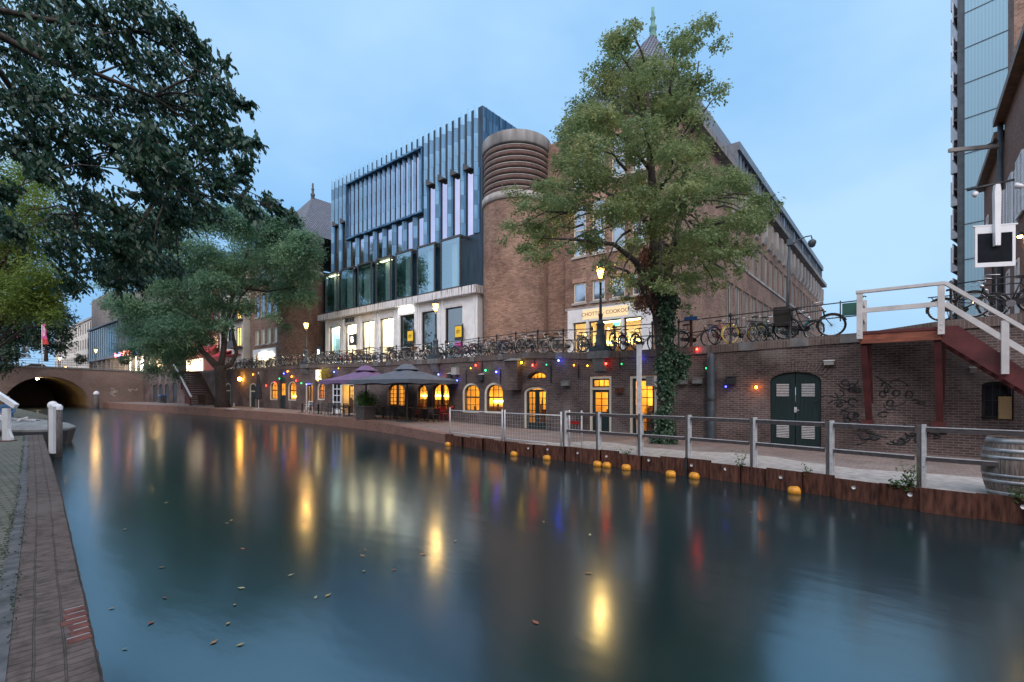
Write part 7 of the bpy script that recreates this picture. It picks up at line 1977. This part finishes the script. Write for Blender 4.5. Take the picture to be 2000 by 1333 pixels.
# ================================================================== cafe terrace
def parasol(label, loc, half, ze, zp, mt, rz=0, group='large cafe parasols'):
    t = thing('cafe_parasol', label, 'parasol', loc, rz, group); z0 = loc[2]; ze -= z0; zp -= z0
    mb = MB(); N = 24; R = []
    ring = lambda k, n: None
    rows = 6
    def P(i, j):
        a = 2 * PI * j / N; sq = half / max(abs(math.cos(a)), abs(math.sin(a))); f_ = i / rows
        rr = sq * f_; z = zp - (zp - ze) * (f_ ** .85) - .10 * math.sin(PI * f_) * (abs(math.sin(2 * a)) * .0 + .6 * abs(math.cos(4 * a)))
        return (rr * math.cos(a), rr * math.sin(a), z)
    for i in range(rows):
        for j in range(N):
            if i == 0: mb.quad(P(0, j), P(1, j), P(1, j + 1), sm=True)
            else: mb.quad(P(i, j), P(i + 1, j), P(i + 1, j + 1), P(i, j + 1), sm=True)
    for j in range(N):
        a, b = P(rows, j), P(rows, j + 1); dz = .20 + .06 * (j % 3 == 1); mb.quad(a, b, (b[0], b[1], b[2] - .20 - .06 * ((j + 1) % 3 == 1)), (a[0], a[1], a[2] - dz))
    mb.build('canopy', M[mt], t)
    mb = MB(); mb.lathe([(.75, zp - .20), (.3, zp + .10), (0, zp + .18)], 8); mb.build('vent_cap', M[mt], t)
    mb = MB(); mb.tube([(0, 0, 0), (0, 0, zp - .05)], .05, 8); mb.build('pole', M['timber2'], t)
    mb = MB(); mb.box(-.45, .45, -.45, .45, 0, .08); mb.build('base', M['slate'], t)
    mb = MB()
    for j in range(8): q = P(rows, j * 3); mb.bar((0, 0, zp - .25), (q[0] * .97, q[1] * .97, q[2] + .0), .03)
    mb.build('ribs', M['timber2'], t)
q = atK(715, 760, 31.5); parasol('open purple square parasol by the white glazed door', (q.x, q.y, fz(q.x)), 2.1, 3.0, 3.85, 'purple', rad(4))
q = atK(795, 760, 28.6); parasol('open blue grey square parasol over the cafe tables', (q.x, q.y, fz(q.x)), 2.35, 2.95, 3.78, 'greycanvas', rad(8))
q = onWharf(505, 800); t = thing('closed_parasol', 'closed black parasol furled on a white base', 'parasol', q, group='large cafe parasols')
mb = MB(); mb.lathe([(.05, .9), (.34, 1.0), (.3, 1.5), (.2, 2.3), (.1, 3.0), (.03, 3.3), (0, 3.35)], 9, sm=False); mb.build('canopy', M['darkcanvas'], t); mb = MB(); mb.tube([(0, 0, 0), (0, 0, 3.4)], .04, 6); mb.build('pole', M['white'], t); mb = MB(); mb.lathe([(0, 0), (.5, 0), (.5, .06), (0, .1)], 14); mb.build('base', M['palestone'], t)
q = onWharf(457, 800); t = thing('parasol_base', 'empty white parasol base near the tree trunk', 'parasol base', q); mb = MB(); mb.lathe([(0, 0), (.6, 0), (.6, .06), (.1, .1)], 14); mb.build('plate', M['palestone'], t); mb = MB(); mb.tube([(0, 0, .08), (0, 0, .6)], .05, 6); mb.build('tube', M['palestone'], t)
def table(label, loc, w=.75, mt='timber', g='cafe tables'):
    t = thing('cafe_table', label, 'table', loc, group=g)
    mb = MB(); mb.box(-w / 2, w / 2, -.36, .36, .72, .75); mb.build('tabletop', M[mt], t); mb = MB(); mb.box(-.04, .04, -.04, .04, .04, .719); mb.build('pedestal', M['black'], t); mb = MB(); mb.box(-.28, .28, -.04, .04, 0, .04); mb.box(-.04, .04, -.28, -.041, 0, .04); mb.box(-.04, .04, .041, .28, 0, .04); mb.build('foot', M['black'], t)
def chair(label, loc, rz, mt, g='cafe chairs'):
    t = thing('cafe_chair', label, 'chair', loc, rz, g)
    mb = MB(); mb.box(-.21, .21, -.21, .21, .43, .46); mb.build('seat', M[mt], t)
    mb = MB()
    for i in range(4): mb.box(-.20, .20, .20 + i * .01, .22 + i * .01, .56 + i * .09, .62 + i * .09)
    mb.build('backrest', M[mt], t)
    for sx in (-1, 1):
        for sy in (-1, 1):
            mb = MB(); mb.bar((sx * .18, sy * .18, .43 if sy < 0 else .9), (sx * .21, sy * .24, 0), .03); mb.build('leg', M[mt if mt in ('redpaint', 'white') else 'black'], t)
    mb = MB()
    for sx in (-1, 1): mb.bar((sx * .22, -.2, .64), (sx * .22, .2, .66), .03)
    mb.build('armrest', M[mt], t)
def wp(u, v): return onWharf(u, v)
for i, (u, v, lb) in enumerate([(590, 806, 'dark bistro table with white chair beside it'), (622, 809, 'dark bistro table before the pink lit window'), (652, 811, 'dark bistro table before the white glazed door'), (682, 813, 'dark bistro table beside the leafy planter')]): table(lb, wp(u, v), .9, 'timber')
for i, (u, v, lb) in enumerate([(748, 817, 'brown cafe table next to the planter under the purple parasol'), (775, 818, 'brown cafe table in front of the wide lit double window'), (800, 820, 'pale topped cafe table under the blue grey parasol pole'), (829, 822, 'pale topped cafe table beside the red chairs'), (863, 819, 'pale topped cafe table at the wall end of the terrace')]): table(lb, wp(u, v), 1.1, 'timber')
table('low square table in black by the double window', wp(757, 812), .8, 'slate')
for u, v, rz, mt, lb in [(603, 805, 20, 'white', 'white metal chair at the first bistro table'), (613, 809, 200, 'slate', 'black chair between first and second bistro tables'), (634, 810, 160, 'slate', 'black chair facing the pink lit window'), (643, 812, 30, 'slate', 'black chair at the third bistro table, back to the water'), (663, 812, 210, 'slate', 'black chair before the white glazed door'), (672, 814, 20, 'slate', 'black chair beside the leafy planter'),
                         (762, 820, 190, 'timber', 'brown wooden chair beside the planter table'), (770, 816, 10, 'timber', 'brown wooden chair with its back to the wide lit window'), (785, 821, 200, 'timber', 'brown wooden chair near the blue grey parasol pole'), (793, 816, 350, 'timber', 'brown wooden chair behind the pole table'), (812, 823, 170, 'timber', 'brown wooden chair between the two pale topped tables'), (817, 817, 10, 'redpaint', 'red chair behind the pale topped table'), (835, 817, 355, 'redpaint', 'red chair with its back to the single arched window'), (846, 825, 190, 'timber', 'brown armchair nearest the water at the terrace end'), (868, 823, 80, 'redpaint', 'red chair seen from the side at the mesh fence'), (855, 818, 20, 'redpaint', 'red chair by the last lit window')]:
    chair(lb, wp(u, v), rad(rz), mt)
# open white glazed door and entrance booth
p = wp(652, 808); y = wy(p.x) - .9
t = thing('glazed_door', 'white glazed door standing open at the cafe entrance', 'door', (p.x - .55, y, fz(p.x)), rad(6)); b = MB(); W_, H_ = 1.05, 2.5
for x in (0, W_ - .12): b.box(x, x + .12, -.03, .03, 0, H_)
b.box(.12, W_ - .12, -.03, .03, 0, .35); b.box(.12, W_ - .12, -.03, .03, H_ - .14, H_); muntins(b, .12, W_ - .12, .35, H_ - .14, 0, 2, (.88, 1.4, 1.9), -.02, .06, .04); b.build('frame', M['white'], t)
b = MB(); b.quad((.12, 0, .35), (W_ - .12, 0, .35), (W_ - .12, 0, H_ - .14), (.12, 0, H_ - .14)); b.build('pane', M['darkglass'], t)
b = MB(); b.tube([(.2, -.05, 1.1), (.06, -.05, 1.1)], .015, 5); b.build('handle', M['black'], t)
def planter(t):
    mb = MB(); mb.prism([(-.4, 0), (.4, 0), (.46, .8), (-.46, .8)], -.4, .4, 'y'); mb.build('box', M['timber'], t); mb = MB(); mb.box(-.50, .50, -.44, .44, .78, .86); mb.build('rim', M['timber2'], t); return .75
q = wp(714, 820); bush('planter', 'big green shrub in a tapered grey wooden planter on the terrace', q, .62, 2600, .085, leafmat("box_leaf", (.03, .085, .02), (.06, .15, .03), (.10, .20, .05), 3), 8, pot=planter)
q = wp(699, 812); bush('climbing_shrub', 'pale green climbing shrub between cafe door and planter', (q.x, wy(q.x) - .5, q.z), 1.05, 2600, .11, leafmat("pale_shrub", (.06, .10, .06), (.11, .16, .10), (.17, .22, .14), 2), 9)
def pot_(t):
    mb = MB(); mb.lathe([(0, 0), (.09, 0), (.13, .22), (0, .22)], 10); mb.build('pot', M['redpaint'], t); return .15
q = onWall(886, 800); bush('flower_pot', 'small red flower pot fixed to the wall beside the mesh fence', (q.x, q.y - .15, q.z), .16, 160, .06, M['grass'], 10, pot=pot_)
q = onWall(887, 806)
for (u, v, w, h, mt, lb) in ((320, 788, 1.1, 1.0, 'bluegrey', 'dark wheeled refuse container with blue lid beside the cellar doors'), (382, 792, .75, 1.15, 'slate', 'black wheelie bin beside the canal stair')):
    q = wp(u, v); t = thing('refuse_bin', lb, 'bin', (q.x, wy(q.x) - 1.1, fz(q.x))); mb = MB(); mb.prism([(-w / 2 + .1, .08), (w / 2 - .1, .08), (w / 2, h), (-w / 2, h)], -.35, .35, 'y'); mb.build('body', M['slate'], t); mb = MB(); mb.prism([(-.4, h + .001), (.4, h + .001), (.35, h + .12), (-.3, h + .16)], -w / 2 - .03, w / 2 + .03, 'x'); mb.build('lid', M[('blue' if mt == 'bluegrey' else 'slate')], t)
    for s in (-1, 1): mb = MB(); mb.lathe([(0, -.03), (.08, -.03), (.08, .03), (0, .03)], 10, M=Matrix.Translation((s * (w / 2 - .15), .3, .08)) @ Matrix.Rotation(PI / 2, 4, 'Y')); mb.build('wheel', M['rubber'], t)

# ================================================================== framed board and flood lamps on a mast (near end of the street)
M['boarddark'] = mat('board_dark', (.012, .016, .022), .7, var=.3, spec=.08)
p = onY(1941, 520, 19.75)
t = thing('framed_board', 'white framed dark board on a post with white tapered housing and two spot lamps', 'sign', (p.x, p.y, 4.35), rad(26)); t.scale = (.9, .9, .98)
mb = MB(); mb.tube([(0, 0, -.1), (0, 0, 3.9)], .05, 8); mb.build('post', M['black'], t)
mb = MB(); mb.prism([(-.07, 2.15), (.07, 2.15), (.09, 3.7), (.06, 3.95), (-.06, 3.95), (-.09, 3.7)], -.19, -.07, 'y'); mb.build('housing', M['white'], t)
mb = MB()
for a, b, c, d in ((-.54, .54, 2.55, 2.76), (-.54, .54, 1.55, 1.68), (-.54, -.48, 1.681, 2.549), (.46, .54, 1.681, 2.549)): mb.box(a, b, -.065, -.02, c, d)
mb.box(-.60, .60, -.075, .0, 2.761, 2.80); mb.build('frame', M['white'], t)
mb = MB(); mb.box(-.475, .455, -.055, -.03, 1.685, 2.545); mb.build('dark_panel', M['boarddark'], t)
mb = MB(); mb.tube([(-.72, 0, 3.9), (.54, 0, 4.1)], .035, 6); mb.build('lamp_bar', M['black'], t)
for s, a in ((-.54, -.5), (.55, .5)):
    mb = MB(); mb.lathe([(.0, .2), (.06, .19), (.09, 0), (.08, -.02), (0, -.02)], 10, M=Matrix.Translation((s, -.06, 3.75 + .15 * (s > 0))) @ Matrix.Rotation(PI * .68, 4, 'X') @ Matrix.Rotation(a, 4, 'Y')); mb.build('spot_lamp', M['galv'], t)

# ================================================================== near quay: white stair rail, bollard, post, boat, people
K = 940 / 1.6
def qz(u, v): return onZ(u, v, LZ)
p = qz(14, 862)
t = thing('stair_rail', 'white painted wooden rail post with sloping handrail on the near quay', 'railing', p, rad(YAW))
sc_ = (-SA * p.x + CA * p.y) / F
mb = MB(); mb.box(-.11 * 1.0, .07, -.06, .06, 0, 64 * sc_); mb.prism([(.0701, 0), (.18, .0), (.18, .12), (.10, .30), (.0701, .42)], -.05, .05, 'y'); mb.build('post', M['white'], t)
mb = MB(); mb.bar((-.9, 0, 1.95), (.30, 0, 1.15), .13, .16); mb.build('handrail', M['white'], t)
mb = MB(); mb.bar((-.9, 0, 1.2), (-.111, 0, .72), .06, .12); mb.build('mid_rail', M['white'], t)
mb = MB(); mb.box(-.20, .2, -.16, .14, -.0, .03); mb.build('foot', M['maroon'], t)
p = qz(104, 879); s_ = (-SA * p.x + CA * p.y) / F
t = thing('white_post', 'square white painted post at the edge of the near quay', 'post', (p.x, p.y - .02, LZ - .1), rad(YAW))
mb = MB(); mb.box(-4.6 * s_, 4.6 * s_, -.04, .04, 0, 82 * s_ + .1); mb.build('shaft', M['white'], t); mb = MB(); h = 82 * s_ + .1; mb.prism([(-5 * s_, h + .001), (5 * s_, h + .001), (5 * s_, h + .04), (0, h + .09), (-5 * s_, h + .04)], -.05, .05, 'y'); mb.build('cap', M['white'], t)
for u, lb, dk, vt in ((112, 'round mooring pile with white domed cap beside the white post', 1.4, 792), (103, 'second mooring pile mostly hidden behind the white post', 2.4, 787)):
    k = 15.2 + dk; p = atK(u, 800, k); h = HC + (HZ - vt) * k / F
    t = thing('mooring_pile', lb, 'post', (p.x, p.y, 0)); r = .135
    mb = MB(); mb.lathe([(0, -.5), (r, -.5), (r, h - .14), (0, h - .14)], 14); mb.build('shaft', M['timber2'], t); mb = MB(); mb.lathe([(r + .012, h - .16), (r + .012, h - .05), (r * .7, h + .03), (0, h + .06)], 14); mb.build('cap', M['white'], t)
# moored flat boat under a grey cover
t = thing('covered_boat', 'low grey covered boat moored at the near quay', 'boat', (-33.6, 2.75, 0), rad(184)); 
L, B = 6.6, 1.25
pl = [(0, -B), (4.6, -B), (6.0, -B * .55), (6.6, 0), (6.0, B * .55), (4.6, B), (0, B)]
pl = [(-q[0], q[1]) for q in pl]
mb = MB(); n = len(pl)
for i in range(n):
    a, b = pl[i], pl[(i + 1) % n]; mb.quad((a[0] * .96, a[1] * .85, -.3), (b[0] * .96, b[1] * .85, -.3), (b[0], b[1], .62), (a[0], a[1], .62))
mb.build('hull', M['slate'], t)
mb = MB(); rows = [(1.0, .62), (1.0, .70), (.8, .86), (.45, .95), (0, .97)]
for (f0, z0), (f1, z1) in zip(rows[:-1], rows[1:]):
    for i in range(n):
        a, b = pl[i], pl[(i + 1) % n]; c = (-3.0, 0)
        g = lambda q, f_: (c[0] + (q[0] - c[0]) * (f_ * .5 + .5 if f_ > 0 else 0), q[1] * f_)
        A, B_, C_, D_ = g(a, f0), g(b, f0), g(b, f1), g(a, f1); mb.quad((*A, z0), (*B_, z0), (*C_, z1), (*D_, z1), sm=True)
mb.build('cover', M['tarp'], t)
mb = MB(); mb.box(-3.6, -3.1, -.25, .2, .95, .985); mb.build('hatch', M['dark'], t); mb = MB(); mb.bar((-4.6, .1, 1.02), (-2.2, .5, 1.05), .07); mb.bar((-4.2, .55, 1.02), (-2.0, -.1, 1.06), .07); mb.build('spar', M['galv'], t)
# people sitting at the near quay
def person(label, loc, rz, top, legs, hair='hair'):
    t = thing('person', label, 'person', loc, rz)
    V = [(0, 0, .50), (0, .02, .75), (0, .03, 1.0), (0, -.02, 1.12), (0, -.05, 1.22),
         (.10, 0, .47), (.12, -.42, .50), (.13, -.44, .08), (.14, -.60, .04), (-.10, 0, .47), (-.12, -.42, .50), (-.13, -.46, .08), (-.14, -.62, .04),
         (.19, .02, 1.02), (.25, -.10, .76), (.12, -.34, .62), (-.19, .02, 1.02), (-.25, -.10, .76), (-.12, -.34, .62)]
    E = [(0, 1), (1, 2), (2, 3), (3, 4), (0, 5), (5, 6), (6, 7), (7, 8), (0, 9), (9, 10), (10, 11), (11, 12), (2, 13), (13, 14), (14, 15), (2, 16), (16, 17), (17, 18)]
    R = [.15, .14, .15, .065, .055, .12, .075, .05, .04, .12, .075, .05, .04, .07, .05, .035, .07, .05, .035]
    me = bpy.data.meshes.new('body'); me.from_pydata(V, E, []); o = bpy.data.objects.new('body', me); COL.objects.link(o)
    m = o.modifiers.new('skin', 'SKIN'); 
    for i, r in enumerate(R): me.skin_vertices[0].data[i].radius = (r, r * .9)
    me.skin_vertices[0].data[0].use_root = True
    o.modifiers.new('sub', 'SUBSURF').levels = 2
    dg = bpy.context.evaluated_depsgraph_get(); me2 = bpy.data.meshes.new_from_object(o.evaluated_get(dg)); bpy.data.objects.remove(o)
    for mt in (top, legs, 'skin'): me2.materials.append(M[mt])
    for p in me2.polygons:
        c = p.center; p.use_smooth = True
        p.material_index = 2 if (c.z > 1.11 or (c.y < -.30 and .55 < c.z < .70 and abs(c.x) < .18)) else (1 if (c.z < .56 or c.y < -.25) else 0)
    o = bpy.data.objects.new('body', me2); COL.objects.link(o); o.parent = t
    mb = MB(); mb.lathe([(0, -.13), (.05, -.115), (.075, -.05), (.088, .02), (.082, .08), (.05, .115), (0, .125)], 14, (0, -.06, 1.33))
    mb.lathe([(0, -.02), (.02, 0), (0, .03)], 6, (0, -.15, 1.32))
    for s in (-1, 1): mb.lathe([(0, -.03), (.015, 0), (0, .03)], 6, (s * .088, -.05, 1.33))
    mb.build('head', M['skin'], t)
    mb = MB(); mb.lathe([(.10, -.03), (.10, .04), (.085, .10), (.05, .135), (0, .145)], 14, (0, -.035, 1.33)); mb.build('hair', M[hair], t)
    mb = MB()
    for s in (-1, 1):
        mb.lathe([(0, -.008), (.009, 0), (0, .008)], 6, (s * .032, -.142, 1.345))
        for f_ in range(4): mb.tube([(s * (.10 + .016 * f_ - .02), -.36, .62), (s * (.09 + .016 * f_ - .02), -.42, .60), (s * (.09 + .015 * f_ - .02), -.45, .57)], .008, 5)
        mb.tube([(s * .07, -.35, .63), (s * .04, -.39, .61)], .009, 5)
    mb.box(-.025, .025, -.143, -.138, 1.268, 1.276); mb.build('hands', M['skin'], t)
    return t
p = atK(14, 850, 22.5); 
t = thing('quay_bench', 'low dark bench on the near quay behind the white rail post', 'bench', (p.x, p.y, LZ), rad(YAW)); mb = MB(); mb.box(-1.2, .35, -.25, .25, .40, .46); mb.build('seat', M['slate'], t); mb = MB()
for x in (-1.0, .15): mb.box(x, x + .08, -.2, .2, 0, .399)
mb.build('leg', M['slate'], t)
p2 = Vector((p.x, p.y, LZ))
person('person in a blue jacket and jeans sitting behind the white rail post', p2 + Vector((0.02, .02, 0)), rad(YAW + 35), 'denim', 'denim')
person('person in a dark top sitting on the bench beside the blue jacket', p2 + Vector((-.52, -.42, 0)), rad(YAW + 10), 'darkcanvas', 'denim')

# ================================================================== on the bridge
for u, vt, lb in ((25, 628, 'drooping pink and red banner on a pole, half hidden by the dark tree'), (82, 630, 'drooping pink banner with a red foot on a pole in the middle of the bridge')):
    k = 76; p = atK(u, 705, k); s_ = k / F
    t = thing('banner_pole', lb, 'banner', (p.x, p.y, 5.5), rad(YAW)); H_ = HC + (HZ - vt) * s_ - 5.5
    mb = MB(); mb.tube([(0, 0, 0), (0, 0, H_)], .05, 6); mb.build('pole', M['galv'], t)
    mb = MB(); rows = 12; w0 = .35; z1, z0 = H_ - .1, H_ - 43 * s_
    def Q(i, j):
        f_ = i / rows; w = (.45 + .45 * f_); return (.06 + w * j / 4, .10 * math.sin(j * 1.7 + i * .6), z1 + (z0 - z1) * f_)
    for i in range(rows):
        mb.cur = 1 if i >= 9 else 0
        for j in range(4): mb.quad(Q(i, j), Q(i, j + 1), Q(i + 1, j + 1), Q(i + 1, j), sm=True)
    mb.build('banner', [M['pink'], M['redpaint']], t)
    text('lettering', 'FESTIVAL', .5, M['white'], Matrix.Translation((.45, -.16, (z0 + z1) / 2 + .3)) @ FACE_Y @ Matrix.Rotation(-PI / 2, 4, 'Z'), t, .005, sx=.8)
k = 74; p = atK(50, 705, k); t = thing('traffic_sign', 'grey round traffic sign with small plate seen from behind on the bridge', 'sign', (p.x, p.y, 5.5), rad(YAW))
mb = MB(); mb.tube([(0, 0, 0), (0, 0, 4.0)], .05, 6); mb.build('pole', M['galv'], t)
mb = MB(); mb.lathe([(0, -.02), (.58, -.02), (.58, .02), (0, .02)], 18, M=Matrix.Translation((0, -.08, 3.5)) @ Matrix.Rotation(PI / 2, 4, 'X')); mb.build('disc', M['zincroof'], t); mb = MB(); mb.box(-.6, .6, -.1, -.06, 2.25, 2.75); mb.build('plate', M['zincroof'], t)
def car(label, loc, rz, mt):
    t = thing('parked_car', label, 'car', loc, rz, 'cars on the bridge')
    mb = MB(); mb.prism([(-2.1, .3), (2.1, .3), (2.15, .62), (1.9, .82), (1.0, .92), (.45, 1.42), (-1.1, 1.45), (-1.9, .98), (-2.15, .85)], -.85, .85, 'y'); mb.build('body', M[mt], t)
    mb = MB(); mb.prism([(.88, .94), (.42, 1.36), (-1.05, 1.38), (-1.7, .98)], -.86, .86, 'y'); mb.build('windows', M['darkglass'], t)
    for x in (-1.3, 1.3):
        for s in (-.8, .8): mb = MB(); mb.lathe([(0, -.1), (.22, -.1), (.32, -.1), (.32, .1), (0, .1)], 14, M=Matrix.Translation((x, s, .32)) @ Matrix.Rotation(PI / 2, 4, 'X')); mb.build('wheel', M['rubber'], t)
    for s in (-.6, .6): mb = MB(); mb.box(2.05, 2.17, s - .15, s + .15, .62, .75); mb.build('headlight', M['signlight'], t)
for u, mt, lb, k in ((76, 'silverpaint', 'pale car crossing the bridge by the middle banner pole', 79), (24, 'whitepaint', 'white car at the dark tree end of the bridge', 79)):
    M['silverpaint'] = paint('carsilver', (.6, .62, .65)); M['whitepaint'] = paint('carwhite', (.75, .76, .78))
    p = atK(u, 705, k); car(lb, (p.x, p.y, 5.52), rad(92), mt)
for u, k, lb in ((157, 73.5, 'round flower basket on the bridge rail nearest the arch'), (243, 73.5, 'round flower basket on the bridge rail before the light box')):
    p = onX(u, 706, BX - .05)
    bush('flower_basket', lb, (BX - .05, p.y, 6.6), .75, 900, .22, leafmat("basket_leaf", (.03, .05, .03), (.06, .09, .05), (.22, .10, .14), 1.5), u)
# fallen leaves drifting on the water
random.seed(15)
LM = [mat("fallen_leaf_%d" % i, c, .6, var=.2) for i, c in enumerate([(.42, .33, .10), (.35, .20, .08), (.30, .10, .06), (.40, .38, .22)])]
for i in range(34):
    u, v = random.gauss(430, 190), random.uniform(880, 1290)
    if u < 190 or i % 6 == 5: u, v = random.uniform(600, 1700), random.uniform(1000, 1250)
    p = onZ(u, v, .006); mb = MB(); L = random.uniform(.025, .05); mb.quad((-L, 0, 0), (-L * .2, -L * .5, .004), (L, 0, .008), (-L * .1, L * .5, .003))
    o = mb.build('fallen_leaf', LM[i % 4]); o.location = p; o.rotation_euler = (0, 0, random.uniform(0, 6)); tag(o, 'small fallen leaf floating on the dark water', 'leaf', 'fallen leaves on the water')
